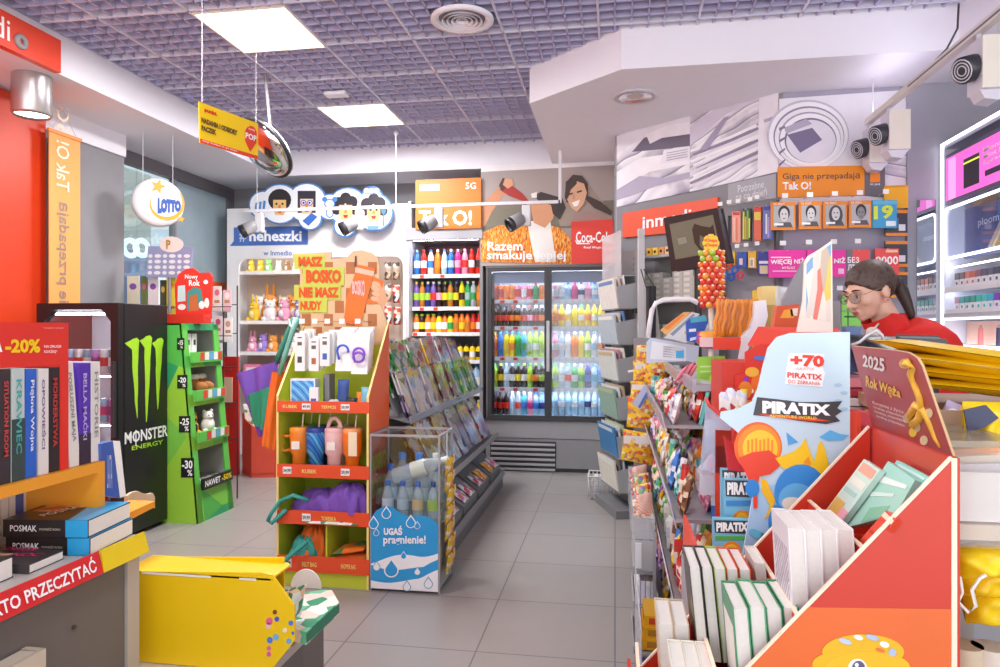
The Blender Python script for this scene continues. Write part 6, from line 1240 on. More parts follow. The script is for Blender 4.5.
tt = hang(807, 250, 846, 276.5, PW2, M(PK_, .4), 'magenta phone pack half hidden behind the tall printed card', nm='phone_pack', prt=((.05, .25, .6, .29, '#ffffff'), (.8, .7, .95, .9, '#f6c8e6'))); part('lettering', MB().textpx('WIĘCEJ NIŻ', (808, 258, 265, 845, 257, 264.5), PW2, WT, .03, .004), tt)
tt = hang(846.5, 249.5, 871, 276, PW2, M('#77737c', .4), 'grey and red phone pack with Cyrillic lettering behind the cashier', nm='phone_pack', prt=((.25, 0, .95, .45, '#ee4a4a'),)); part('lettering', MB().textpx('БЕЗ', (847.5, 257, 859, 263), PW2, WT, .02, .004).textpx('ЛІМІТУ', (847.5, 264.5, 870, 270.5), PW2, WT, .02, .004), tt)
tt = hang(875, 248.5, 899, 275, PW2, M('#ee4a4a', .4), 'red phone pack with white 9000 lettering behind the cashier', nm='phone_pack', prt=((.45, .05, .95, .15, '#f8c8a0'),)); part('lettering', MB().textpx('9000', (875.5, 256.5, 265, 898, 256, 264.5), PW2, WT, .02, .004), tt)
for k in range(3):
    hang(885.5, 210+k*31, 907.5, 236+k*31, PY(5.0), M('#3a3a48', .4), 'dark orange-edged phone pack by the grey corner, %s from top' % ORD[k], nm='phone_pack', grp='dark phone packs', prt=((0, 0, 1, .12, OF), (0, .88, 1, 1, OF), (.1, .3, .6, .7, '#6a6a88'), (.6, .55, .9, .8, '#e8e8ee')))
GP = M('#8adf5a', .4)
for k in range(2): hang(842, 296+k*15.5, 863, 310.5+k*15.5, PW2, GP, '%s bright green phone pack beside the cashier' % ('upper', 'lower')[k], nm='phone_pack', grp='green phone packs', prt=((.1, .3, .9, .42, '#2f6a2a'), (.25, 0, .32, 1, '#3f8a3a')))
tg = thing('price_tag_row', 'rows of small white price tags on hooks across the phone card wall', 'price tags', aP(830, 195, PW1))
for (x, y) in ((785, 195.5), (810, 194.5), (835, 193.5), (860, 192.5), (886, 191.5), (783, 243), (809, 242), (834, 241.5), (858, 241), (784, 290), (812, 289), (840, 288), (852, 290)):
    m = MB().art([(x-3, y-2.3), (x+3, y-2.3), (x+3, y+2.3), (x-3, y+2.3)], PY(4.92), TAGW, 0, .002); p = aP(x, y, PY(4.925)); m.cyl(p, (p.x, 5.09, p.z), .0025, M('#c9c7c9', .3, .7), n=4); part('price_tag', m, tg)
# ================================================================ grey corner and tobacco wall
CXF = 2.13; CBY0, CBY1, CBZ = 3.98, 5.03, 2.63
struct('trim_5', MB().box(aP(906, 200, PY(5.085)).x, CXF+.5, 5.06, 5.1, 0, SOF, M('#a3a2ad', .25)))
solo('mirror_strip', MB().box(1.985, 2.1, 5.05, 5.062, .5, 2.27, M('#d5d6de', .04, 1.)), 'narrow mirror strip on the grey corner reflecting the lit tobacco shelves', 'mirror')
t = thing('tobacco_cabinet', 'white lit tobacco wall cabinet with pink screen, rounded window and pack shelves', 'cabinet', (2.35, 4.5, 0)); TW = M('#dfe0ea', .3, var=.01); TG = M('#9a9bb0', .35)
part('carcass', MB().box(CXF+.34, CXF+.36, CBY0, CBY1, 0, CBZ, TW).box(CXF, CXF+.34, CBY0, CBY0+.03, 0, CBZ, TW).box(CXF, CXF+.34, CBY1-.03, CBY1, 0, CBZ, TW).box(CXF, CXF+.34, CBY0+.03, CBY1-.03, CBZ-.04, CBZ, TG).box(CXF, CXF+.34, CBY0+.03, CBY1-.03, 0, .5, TW), t)
LEDW = M('#f4f6ff', emit=2.2)
part('light_frame', MB().box(CXF-.012, CXF, CBY0, CBY1, CBZ-.016, CBZ, LEDW).box(CXF-.012, CXF, CBY1-.016, CBY1, .5, CBZ-.016, LEDW).box(CXF-.012, CXF, CBY0, CBY0+.016, .5, CBZ-.016, LEDW), t)
PCX = PX(CXF-.002)
y0, y1 = CBY0+.05, CBY1-.06
def tz2(y): return 1.4+(331-y)*.00608
scr = part('screen', MB().box(CXF, CXF+.03, y0-.02, y1+.03, tz2(196), tz2(143), M('#5a5870', .3)).box(CXF-.003, CXF, y0, y1, tz2(192), tz2(147), M('#d85fb8', emit=.85)), t)
PSC = PX(CXF-.0035)
m = MB(); ht = tz2(147)-tz2(192)
yy = lambda f: y1+(y0-y1)*f
def sq(f0, f1, g0, g1, mt, x=CXF-.004): m.box(x, CXF-.003, yy(f1), yy(f0), tz2(192)+ht*g0, tz2(192)+ht*g1, mt)
sq(.04, .14, 0, .95, M('#e89ad8', emit=.8)); sq(.25, .45, .12, .78, M('#2c2a3c', .4)); sq(.25, .45, .66, .7, M('#d8e84a', emit=.7), CXF-.005)
for g0, wd in ((.72, 'Monster'), (.58, 'Mint Pack'), (.44, 'Sprawdź')): m.text(wd, (CXF-.0045, yy(.5), tz2(192)+ht*g0), (0, yy(.85)-yy(.5), 0), (0, 0, ht*.1), WT, .015, .001)
m.box(CXF-.0045, CXF-.003, yy(.72), yy(.52), tz2(192)+ht*.2, tz2(192)+ht*.32, M('#3a2f52', .4)); part('advert', m, scr)
# rounded window with display
wz0, wz1 = tz2(254), tz2(201)
part('window_back', MB().box(CXF+.12, CXF+.13, y0-.03, y1+.03, wz0, wz1, M('#6a6f9a', .4)), t)
rr = .05; rim = [(y0-.01+rr-rr*math.cos(R(a)), wz0+rr-rr*math.sin(R(a))) for a in range(0, 91, 15)]
rim = []
for (cy_, cz_, a0) in ((y0+rr, wz0+rr, 180), (y1-rr+.02, wz0+rr, 270), (y1-rr+.02, wz1-rr, 0), (y0+rr, wz1-rr, 90)):
    for a in range(0, 91, 15): rim.append((CXF-.005, cy_+rr*math.cos(R(a0+a)), cz_+rr*math.sin(R(a0+a))))
part('light_rim', MB().tube(rim, .009, LEDW, 6, True), t)
part('window_pane', MB().box(CXF, CXF+.004, y0, y1+.02, wz0+.01, wz1-.01, glass('#eef0fa', .06)), t)
m = MB(); m.text('ploom', (CXF+.1, yy(.2), wz0+.17), (0, yy(.46)-yy(.2), 0), (0, 0, .06), WT, .02, .001); part('lettering', m, t)
m = MB().prism([(CXF+.06, yy(.45), wz0+.01), (CXF+.06, yy(.75), wz1-.02), (CXF+.06, yy(1), wz1-.02), (CXF+.06, yy(1), wz0+.01)], (.02, 0, 0), M('#f2d68a', .4)); m.prism([(CXF+.055, yy(.4), wz0+.01), (CXF+.055, yy(.7), wz1-.02), (CXF+.055, yy(.76), wz1-.02), (CXF+.055, yy(.46), wz0+.01)], (.01, 0, 0), M('#f7ecc8', .4)); m.prism([(CXF+.05, yy(.85)+.03*math.cos(R(a)), wz0+.2+.05*math.sin(R(a))) for a in range(0, 360, 30)], (.008, 0, 0), M('#3a3a44', .4))
for k, c_ in enumerate(('#e08a4a', '#4fb88a', '#6ac0a0')): m.box(CXF+.05, CXF+.06, yy(.72+.09*k+.07), yy(.72+.09*k), wz0+.06, wz0+.13, M(c_, .4))
part('product_display', m, t)
def tpack(c): 
    t = thing('cigarette_pack', None, 'packet'); part('box', MB().box(0, .02, 0, .055, 0, .085, M('#f1f0f2', .4)), t); part('lid_band', MB().box(-.0008, .0208, -.0008, .0558, .045, .0858, M(c, .35)), t); part('emblem', MB().box(-.0015, 0, .018, .038, .012, .03, M(c, .35)), t); return t
for si, (zb, cols) in enumerate(((tz2(284.5), ['#5a5560', '#6a4a50', '#d87a5a', '#c9604a', '#8a5a66', '#5a5a70', '#6a6a80', '#4a5568', '#d8d4da', '#7a6a80', '#b0a0a8', '#5a5560']), (tz2(309.5), ['#c9a0b8', '#2fa8a0', '#1f8f8a', '#18a088', '#3ab8a8', '#4fc0b8', '#48b0c8', '#8a3fb8', '#b03aa0', '#e05a4a', '#e8703a', '#5a8ad8']))):
    sh = part('shelf', MB().box(CXF+.01, CXF+.34, CBY0+.03, CBY1-.03, zb-.012, zb, TW), t); part('price_rail', MB().box(CXF-.002, CXF+.012, CBY0+.03, CBY1-.03, zb-.035, zb+.004, M('#fbfbfd', .3)), sh); part('shelf_light', MB().box(CXF+.02, CXF+.05, CBY0+.04, CBY1-.04, zb+.125, zb+.13, LED), sh)
    for k in range(12):
        nm = ('charcoal', 'wine', 'coral', 'brick', 'plum', 'slate', 'grey-blue', 'navy-grey', 'white', 'mauve', 'taupe', 'soot', 'rose', 'teal', 'deep teal', 'emerald', 'aqua', 'light aqua', 'sky blue', 'violet', 'magenta', 'red', 'orange', 'azure')[si*12+k]
        inst(('tp', cols[k]), lambda: tpack(cols[k]), (CXF+.03, CBY1-.16-k*.068, zb+.001), (0, 0, 0), '%s banded pack, %s shelf of the lit tobacco cabinet, %s from far end' % (nm, ('upper', 'lower')[si], ORD[k]), 'packs on the tobacco shelves')
part('mid_rail', MB().box(CXF-.006, CXF+.34, CBY0+.03, CBY1-.03, tz2(318), tz2(312.5), M('#c9c6cc', .4)).box(CXF-.012, CXF, CBY0+.03, CBY1-.03, tz2(319.5), tz2(317.5), LEDW), t)
part('wood_niche', MB().box(CXF+.12, CXF+.13, CBY0+.05, CBY1-.06, tz2(345), tz2(321), M('#e0b9a8', .5, var=.1)).box(CXF+.02, CXF+.12, CBY0+.05, CBY1-.06, tz2(349), tz2(346), LEDW), t)
for k, (f, c_, nm) in enumerate(((.3, '#e88a8a', 'pink'), (.52, '#4a4a6a', 'dark blue'), (.66, '#eceaf0', 'white'), (.78, '#f0eef4', 'pale'))): solo('vape_device', MB().cyl((CXF+.07, yy(f), tz2(346)+.001), (CXF+.07, yy(f), tz2(346)+.11), .016, M(c_, .3), .013, 10).cyl((CXF+.07, yy(f), tz2(346)+.111), (CXF+.07, yy(f), tz2(346)+.125), .007, M('#b9b9c0', .3, .7), n=8), '%s slim device standing in the wood-backed niche of tobacco cabinet' % nm, 'device', group='devices in the niche')
zb = tz2(372); sh = part('shelf', MB().box(CXF+.01, CXF+.34, CBY0+.03, CBY1-.03, zb-.012, zb, TW), t)
for k in range(11):
    inst(('tp', '#6a7a80' if k % 2 else '#b8c84a'), lambda: tpack('#6a7a80' if k % 2 else '#b8c84a'), (CXF+.03, CBY1-.2-k*.066, zb+.001), (0, 0, 0), '%s pack on lowest visible shelf of the tobacco cabinet, %s from far end' % (('lime banded', 'grey banded')[k % 2], ORD[k]), 'packs on the tobacco shelves')
# ================================================================ right lamp rail
RX_, RZ_ = 1.66, 2.79
t = thing('lamp_rail', 'white lamp rail over the till, running along the tobacco wall', 'rail', (RX_, 3.5, RZ_)); RWH = M('#e6e1d8', .4)
part('bar', MB().box(RX_-.018, RX_+.018, .9, 5.0, RZ_-.02, RZ_+.02, RWH), t); part('dark_slot', MB().box(RX_-.0195, RX_-.018, 3.0, 4.3, RZ_-.006, RZ_+.004, M('#6a6a80', .4)), t)
for y in (1.4, 3.2, 4.9): part('hanger', MB().cyl((RX_, y, RZ_+.02), (RX_, y, SOF), .004, RM, n=5), t)
part('feed_cable', MB().tube([(1.95, 4.4, CEIL-.02), (1.9, 4.3, 3.1), (1.8, 4.2, 2.95), (RX_, 4.1, RZ_+.02)], .006, M('#55545c', .5), 5), t)
def boxspot():
    t = thing('box_spotlight', None, 'spotlight'); CW_ = M('#e9e3d6', .4); LW = M('#dddce8', .4)
    part('lamp_box', MB().box(-.02, .1, -.07, .07, -.27, -.03, LW).box(-.02, .1, -.075, -.07, -.27, -.03, CW_), t, bevel=.008); part('stem', MB().cyl((0, 0, -.03), (0, 0, 0), .014, M('#c9c9d2', .3)), t)
    ax = V((-.8, -.35, -.3)).normalized(); c = V((-.02, 0, -.15)); part('lens_body', MB().lathe([(.06, 0), (.062, .07), (.055, .075)], M('#3a3940', .35), c, 18, ax), t)
    for r in (.05, .036, .022): part('ring', MB().tube([c+ax*.077+(ax.orthogonal().normalized()*math.cos(d)+ax.cross(ax.orthogonal().normalized())*math.sin(d))*r for d in [R(q) for q in range(0, 360, 24)]], .003, M('#d0cfd8', .3), 5, True), t)
    part('reflector_flap', MB().prism([(-.02, -.05, -.27), (.1, -.05, -.27), (.06, -.05, -.32), (.0, -.05, -.31)], (0, .1, 0), LW), t); return t
for y, lab in ((4.97, 'white box spotlight at the far end of right rail, by the rolled newspaper print'), (4.64, 'white box spotlight in the middle of right rail above the phone packs'), (3.55, 'white box spotlight nearest on the right rail, cut by the picture edge')):
    inst('boxspot', boxspot, (RX_, y, RZ_-.02), (0, 0, 0), lab, 'box spotlights')
# ================================================================ near-right book display with the snake
YN, SB, SX1 = 1.36, 1.78, .60
SRED = M('#c4331f', .4, var=.03); SOR = M('#ee6a30', .4, var=.03); CUTE = M('#f0dcc4', .6)
t = thing('book_display', 'red-orange cardboard book display with 2025 snake header and stepped trays of white books', 'display stand', (.35, 1.57, 0))
PA = PY(YN)
e0, e1 = aP(953, 458, PA), aP(750, 667, PA)
def prof(Y, x0=.03):
    # sloping top edge from the back corner down to the front
    sl = (e0.z-e1.z)/(e0.x-e1.x); zf = e0.z-sl*(e0.x-x0)
    return [V((e0.x, Y, 0)), V((e0.x, Y, e0.z)), V((x0, Y, zf)), V((x0, Y, 0))]
for Y, d, c_ in ((YN, .008, SRED), (SB-.008, .008, SRED)):
    sp = part('side_panel', MB().prism(prof(Y), (0, d, 0), c_), t)
    p = prof(Y); ed = (p[2]-p[1]); part('cut_edge', MB().obox(p[1]+V((0, -.0005, -.001)), ed, (0, d+.001, 0), V((-.0025, 0, .003)), CUTE), sp)
    if Y == YN:
        z1 = aP(900, 606, PA).z; p2_ = prof(Y); sl_ = (p2_[1]-p2_[2]); xl = p2_[2].x+(z1-.012-p2_[2].z)/sl_.z*sl_.x; part('orange_field', MB().prism([V((e0.x-.003, YN-.001, 0)), V((e0.x-.003, YN-.001, z1)), V((xl, YN-.001, z1-.012)), V((p2_[2].x, YN-.001, p2_[2].z-.002)), V((p2_[2].x, YN-.001, 0))], (0, .0009, 0), M('#dc6528', .4)), sp)
part('back_panel', MB().box(SX1, SX1+.005, YN, SB, 0, e0.z, SRED).box(SX1-.001, SX1, YN+.009, SB-.009, .6, e0.z-.004, M('#c9483c', .3)), t)
part('corner_edge', MB().box(e0.x-.003, e0.x+.006, YN-.002, YN, 0, e0.z, CUTE), t)
# tilted header card
hb0, hb1 = V((SX1+.002, YN, e0.z)), V((SX1+.002, SB, e0.z)); lean = V((-.062, 0, .2))
zh = plane3(hb0, hb1, hb0+lean)
hp = [aP(x, y, zh) for x, y in ((954, 459), (874, 430), (852, 346), (896, 350.5), (909, 353), (917, 358), (922, 366))]
hd = part('header_card', MB().prism(hp, V((.004, 0, .0012)), M('#c9a878', .5)), t, 'dark red header card lettered 2025 with yellow snake')
m = MB().prism([p+zh[1]*.0012 for p in hp], -zh[1]*.001, M('#a3383a', .35, var=.12, scale=14)); part('printed_face', m, hd)
m = MB().textpx('2025', (864, 354, 366, 886, 358, 372), zh, M('#d9d4cf', .3), .03, .003).textpx('Rok Węża', (867, 374, 389, 902, 388, 400), zh, M('#e9b93a', .35), .03, .003)
for k, (x0, y0, x1, dy) in enumerate(((874, 400, 905, 3.2), (875, 405, 905, 2.2), (876, 409.5, 907, 2.2), (878, 414, 906, 2.2))): m.textpx('Korzystaj z życia' if k == 0 else 'horoskopy, przepowiednie', (x0, y0, y0+dy+1, x1, y0+10, y0+10+dy+1), zh, M('#efe2d6', .4), 0, .003)
part('lettering', m, hd)
ys = M('#e6b23a', .4, var=.25, scale=60); sn = [(905, 364), (910, 362), (914, 367), (912, 374), (916, 384), (921, 396), (923, 408), (920, 419), (913, 424), (911, 415), (917, 405), (925, 410), (931, 424), (936, 438), (941, 447)]
m = MB()
m.tube([aP(*q, zh)+zh[1]*.001 for q in sn], [.007, .0085, .0085]+[.0085]*(len(sn)-6)+[.007, .005, .003], ys, 8)
m.disc(907, 363, 6, 5, zh, ys, .004, n=14); m.disc(906, 362, 1.6, 1.6, zh, BK_, .006, n=8)
for (x, y) in ((914, 432), (925, 440), (908, 418), (930, 413), (918, 427)): m.disc(x, y, 4, 5, zh, M(('#d9c9a0', '#c88a3a', '#e2d2a8', '#b9a07a', '#e6c23a')[int(x) % 5], .4), .0025, n=9)
part('snake_picture', m, hd)
# snake head low on the side panel
PA2 = PY(YN-.0015); YS = M('#e0ae12', .4, var=.03); m = MB()
m.disc(863, 652, 41, 18, PA2, YS, .001, n=30); m.disc(836, 664, 24, 12, PA2, YS, .0012, n=24); m.disc(868, 667, 42, 16, PA2, M('#eeb314', .4), .0014, n=24)
for x, y, rx, ry, c_ in ((845, 641, 7, 2.6, '#b9c4d8'), (858, 637, 5, 2.4, '#f4efe2'), (872, 637, 7, 2.6, '#a9b8d4'), (884, 644, 5, 3, '#f4efe2'), (892, 652, 4, 4, '#a9b8d4'), (880, 650, 5, 2, '#e07030')): m.disc(x, y, rx, ry, PA2, M(c_, .4, var=0), .0022, n=12, rot=.3)
m.disc(857, 667, 9.5, 9, PA2, M('#efe8dc', .4, var=0), .003, n=20); m.disc(858, 667, 6.5, 7, PA2, M('#5a5878', .3, var=0), .0036, n=16); m.disc(856, 664, 2, 2, PA2, WT, .0042, n=8)
part('snake_head_print', m, t)
# stepped trays
steps = [(.455, .598, .92), (.33, .455, .80), (.19, .33, .66), (.05, .19, .55)]
for x0, x1, z in steps: part('tray', MB().box(x0, x1, YN+.009, SB-.009, z-.008, z, SRED).box(x0, x0+.006, YN+.009, SB-.009, z, z+.075, M('#d63a28', .4)).box(x0-.001, x0+.007, YN+.009, SB-.009, z+.073, z+.077, CUTE), t)
part('front_panel', MB().box(.03, .038, YN+.009, SB-.009, 0, .585, SRED), t)
# books standing in the trays: cover faces the aisle
PGS = M('#d8d1cb', .8, var=.05, scale=120); PGT = PGS
def traybook(x, y, z, w, h, th, cov, lab, grp, lean=0., turn=0., prt=None):
    tt = thing('book', lab, 'book', (x, y, z), grp); up = V((lean, 0, h)); W_ = V((turn, w, 0)); T_ = V((th, -turn*th/w, 0)); o = V((x, y, z)); c = M(cov, .3, var=.03)
    part('cover', MB().obox(o, T_*.07, W_, up, c).obox(o+T_*.93, T_*.07, W_, up, c).obox(o+T_*.07+W_*.96, T_*.86, W_*.04, up, c), tt)
    part('pages', MB().obox(o+T_*.075+W_*.015, T_*.85, W_*.94, up*.985, PGS), tt)
    if prt: m = MB(); m.obox(o-T_*.004+W_*.1+up*.2, T_*.003, W_*.8, up*.6, prt); part('cover_print', m, tt)
    return tt
gp = pattern('marble_print', ['#cfc9d2', '#8a7f96', '#f0ecee', '#b5a9bb'], 14, .35, 'WAVE')
z = .801
for k in range(4): traybook(.337+.031*k, YN+.045+.006*k, z, .145, .222+.004*(k == 0), .0295, '#e6e0e4' if k == 0 else '#efe9ea', '%s white hardback in the middle tray below the mint notebooks%s' % (('first', 'second', 'third', 'fourth')[k], (', with grey marbled cover', '', '', '')[k]), 'white hardbacks in the middle tray', -.012, .0, gp if k == 0 else None)
z = .665
for k in range(4): traybook(.236+.031*k, YN+.022+.004*k, z, .15, .21+.004*(k % 2), .029, '#3f8f62' if k != 1 else '#57a878', 'green-covered white book, %s from the aisle in the lower near tray' % ORD[k], 'green-covered books', -.016, .0, M('#f2efe8', .4) if k == 0 else None)
cv = ['#4a4640', '#2f2b2c', '#9cb84a', '#e0622e', '#d8502c']
for k in range(5): traybook(.178+.026*k, YN+.205, z+.02, .155, .205, .024, cv[k], '%s-covered white book, %s from aisle in the lower far tray' % (('brown', 'black', 'lime', 'orange', 'red')[k], ORD[k]), 'books in the lower far tray', -.02)
traybook(.325, YN+.24, z+.03, .12, .2, .022, '#e9e2d8', 'white curled book wedged at the end of the lower far tray', 'books in the lower far tray', -.025)
z = .551
for k in range(2): traybook(.105+.034*k, YN+.22, z, .15, .205, .033, ('#d9c2a8', '#c9b098')[k], '%s cream book with thick pages in the lowest tray, far side' % ('outer', 'inner')[k], 'books in the lowest tray', -.012)
for k in range(3): traybook(.125+.029*k, YN+.05, z-.02, .15, .2, .028, '#f0e8d8', 'white book with cream cover, %s from aisle, lowest near tray' % ORD[k], 'books in the lowest tray', -.014)
# mint notebooks leaning in the top tray
def note(pts, x, cols, lab, txt):
    tt = thing('notebook', lab, 'notebook', aX(*pts[3], x), 'mint notebooks in the top tray'); pl = plane3(V((x, 1, .93)), V((x, 2, .93)), V((x+.07, 1, 1.12)))
    q = [aP(px, py, pl) for px, py in pts]; part('cover', MB().prism(q, -pl[1]*.012, M(cols[0], .35, var=.04)), tt)
    m = MB()
    for (u0, v0, u1, v1, cc) in cols[1:]:
        f = lambda u, v: tuple(pts[0][i]*(1-u)*(1-v)+pts[1][i]*u*(1-v)+pts[2][i]*u*v+pts[3][i]*(1-u)*v for i in (0, 1)); m.art([f(u0, v0), f(u1, v0), f(u1, v1), f(u0, v1)], pl, M(cc, .4, var=.05), .001)
    part('cover_print', m, tt); return tt
note([(864, 459), (880, 470), (841, 523), (826, 510)], .47, ['#c9e4da', (.1, .04, .9, .2, '#e9a890'), (.1, .3, .9, .42, '#e2e8dc'), (.1, .5, .8, .58, '#a8d4c8'), (.05, .72, .6, .98, '#d8b45a'), (.6, .8, .98, .98, '#e8a9b8')], 'mint notebook with pink lettering and flowers, leftmost in the top tray', '')
note([(888, 461), (915, 480), (896, 514), (845, 528)], .485, ['#9fd4c4', (.1, .2, .9, .3, '#dfeee8'), (.1, .45, .7, .52, '#cfe6dc'), (.3, .72, .75, .98, '#7fc0a0')], 'large mint notebook with pale title bars in the middle of the top tray', '')
note([(897, 460), (931, 478), (912, 500), (884, 480)], .505, ['#93cfc2', (.1, .1, .9, .2, '#cfe8e0')], 'mint notebook tucked behind the large mint one', '')
note([(886, 510), (896, 520), (862, 564), (846, 556)], .445, ['#d9452e', (.05, .03, .95, .12, '#f0dcc0'), (.1, .4, .6, .46, '#b8331f')], 'red notebook with cream edge lying low in the top tray', '')
# ================================================================ pirate toy display behind it
QY = 1.83; PQ = PY(QY); LB0 = M('#c3d9e8', .4, var=.02); LB1 = M('#8fbfe2', .4, var=.05)
t = thing('toy_display', 'pale blue cardboard toy display with pirate flag lettering and gold coin print', 'display stand', (.35, 2.0, 0))
brd = [(850, 332), (850, 606), (752, 606), (742, 560), (748, 524), (754, 490), (756, 450), (735, 430), (720, 418), (721, 412), (738, 409), (752, 402), (758, 388), (763, 366), (768, 348), (777, 337), (790, 333)]
bd = part('front_board', MB().art(brd, PQ, LB0, 0, .008), t)
m = MB(); m.art([(850, 470), (850, 606), (752, 606), (742, 560), (748, 524), (754, 490), (790, 480)], PQ, M('#a5c9ea', .4, var=.05), .0008); m.art([(850, 520), (850, 606), (752, 606), (744, 560), (800, 545)], PQ, M('#6f9fd8', .4, var=.06), .0012); part('sea_print', m, bd)
# flag
m = MB(); m.art([(757, 397), (775, 399), (800, 402), (824, 402), (842, 401), (837, 408), (842, 411), (835, 416), (840, 421), (826, 424), (800, 421), (776, 417), (753, 415)], PQ, M('#3d3b3f', .4, var=.05), .002); m.art([(758, 414), (772, 414.5), (815, 418), (830, 421), (812, 421), (776, 417.5)], PQ, M('#e8492a', .4), .0032); part('flag_print', m, bd)
m = MB().textpx('PIRATIX', (762, 400.5, 413, 830, 404.5, 415.5), PQ, WT, .06, .0042).textpx('ADVENTURE WORLD', (769, 413.8, 416.6, 816, 416.5, 419.3), PQ, M('#f8d23a', .4, var=0), .02, .0048); part('flag_lettering', m, bd)
m = MB(); m.art([(789, 353), (824, 354), (823, 368), (825, 373), (822, 387), (785, 384), (786, 371)], PQ, M('#eef1f3', .4, var=0), .0015)
RDL = M('#e23c2a', .4, var=0); m.textpx('+70', (790, 354, 366, 824, 355.5, 367.5), PQ, RDL, .05, .003).textpx('GRATIX', (796, 367.5, 814, 370), PQ, M('#e0846a', .4), 0, .003).textpx('PIRATIX', (787, 372, 377.5, 822, 374.5, 380), PQ, RDL, .03, .003).textpx('DO ZEBRANIA', (788, 379.5, 383, 820, 382, 385.5), PQ, M('#d8624a', .4), .01, .003); part('offer_print', m, bd)
GO, GY_ = M('#f08a1c', .4, var=.05), M('#f7c52a', .4, var=.06)
m = MB().disc(758, 447, 24, 25, PQ, M('#e8621c', .4), .001, n=32).disc(759, 447, 21.5, 22.5, PQ, GO, .0016, n=32).disc(760, 448, 17.5, 18, PQ, GY_, .0022, n=28)
for k in range(7): m.art([(747+k*4, 440-(k % 3)), (749+k*4, 440-(k % 3)), (749+k*4, 452), (747+k*4, 452)], PQ, GO, .0028)
part('coin_print', m, bd)
# red sash, yellow flame shapes, blue waves: plain shapes in the same colours
m = MB().art([(738, 458), (752, 452), (769, 450), (784, 462), (770, 474), (752, 478), (744, 470)], PQ, M('#e5432a', .4), .003).art([(744, 470), (760, 472), (757, 488), (752, 488)], PQ, M('#e5432a', .4), .0036)
m.art([(775, 458), (792, 452), (800, 446), (805, 438), (808, 447), (814, 462), (818, 444), (821, 441), (825, 450), (829, 468), (824, 480), (800, 470), (782, 468)], PQ, M('#f8c81c', .4, var=.04), .0032).art([(803, 462), (808, 456), (811, 464), (806, 468)], PQ, M('#f39a1c', .4), .004)
m.art([(760, 478), (766, 480), (775, 500), (770, 514), (764, 519), (770, 505), (762, 492)], PQ, M('#f6bd1e', .4), .004); part('flame_shapes', m, bd)
part('fin_shape', MB().art([(786, 432), (792, 437), (798, 442), (788, 445)], PQ, M('#4f9fe0', .4), .002), bd); m = MB().art([(819, 437), (830, 430), (840, 434), (849, 435), (842, 440), (828, 441)], PQ, M('#5fb2e6', .4, var=.04), .002); part('fish_shape', m, bd); m = MB()
for (x, y, rx, ry, c_, rt) in ((800, 492, 26, 28, '#3a8fdc', .2), (797, 500, 19, 17, '#69b4ea', .2), (776, 520, 8, 16, '#3a8fdc', .1), (752, 488, 7, 9, '#2f86d4', 0), (757, 534, 9, 4, '#6ac0e0', .5), (768, 540, 9, 3.5, '#6ac0e0', -.5), (762, 546, 3, 14, '#5ab4d8', 0)): m.disc(x, y, rx, ry, PQ, M(c_, .4, var=.06), .0042+.0004*(rx < 20), n=26, rot=rt)
m.disc(795, 505, 14, 8, PQ, M('#f1e6d8', .4), .0054, n=20, rot=.25); m.art([(753, 496), (757, 496), (757, 508), (753, 508)], PQ, M('#e2402c', .4), .0052)
for k in range(4): m.disc(838+6*(k % 2), 385+8*k, 4, 2, PQ, M('#a5c6de', .4), .0012, n=10)
part('wave_shapes', m, bd)
part('far_side', MB().box(.3, .585, 2.2, 2.208, .5, 1.1, M('#d8452c', .4)), t); part('back_panel', MB().box(.585, .593, QY, 2.208, 0, 1.2, M('#d8452c', .4)), t); part('shelf', MB().box(.205, .585, QY+.01, 2.2, .72, .73, SRED).box(.205, .213, QY+.01, 2.2, .73, .84, M('#e8503a', .4)), t)
part('lower_front', MB().box(.2, .208, QY+.01, 2.2, 0, .72, M('#a9a7ad', .4)), t)
# pirate blister packs
def pbox(px0, py0, px1, py1, Y, lab, k):
    a, b = aY(px0, py1, Y), aY(px1, py0, Y); tt = thing('toy_pack', lab, 'toy pack', a, 'pirate toy packs'); P_ = PY(Y); w, h = px1-px0, py1-py0
    part('card', MB().box(a.x, b.x, Y, Y+.02, a.z, b.z, M('#7fc0dc', .35, var=.1, scale=20)), tt)
    m = MB().art([(px0+1, py0), (px1-1, py0+1), (px1-1, py0+h*.33), (px0+2, py0+h*.3)], P_, M('#3d3b3f', .4), .001); m.textpx('PIRATIX', (px0+3, py0+2, px1-2, py0+h*.27), P_, WT, .06, .003); part('flag_print', m, tt)
    m = MB().disc(px0+w*.5, py0+h*.72, w*.26, w*.24, P_, GO, .001, n=16).disc(px0+w*.5, py0+h*.72, w*.18, w*.17, P_, GY_, .0018, n=14); m.art([(px0+2, py0+h*.38), (px1-2, py0+h*.38), (px1-2, py0+h*.48), (px0+2, py0+h*.48)], P_, M(('#5ab44a', '#3f8fd0')[k % 2], .4), .0015); part('coin_print', m, tt)
pbox(721, 470, 757, 526, 1.99, 'upper pirate toy pack with black flag, left of the pale blue board', 0); pbox(724, 480, 760, 534, 1.95, 'pirate toy pack with black flag, just in front of the upper one', 1)
pbox(713, 520, 750, 562, 1.9, 'lowest pirate toy pack with big orange coin beside the pale blue board', 0)
solo('red_fin_card', MB().art([(724, 436), (733, 444), (741, 458), (745, 472), (728, 470)], PY(1.97), M('#c8202c', .35), 0, .01), 'pointed red cardboard fin above the black pirate flags', 'card')
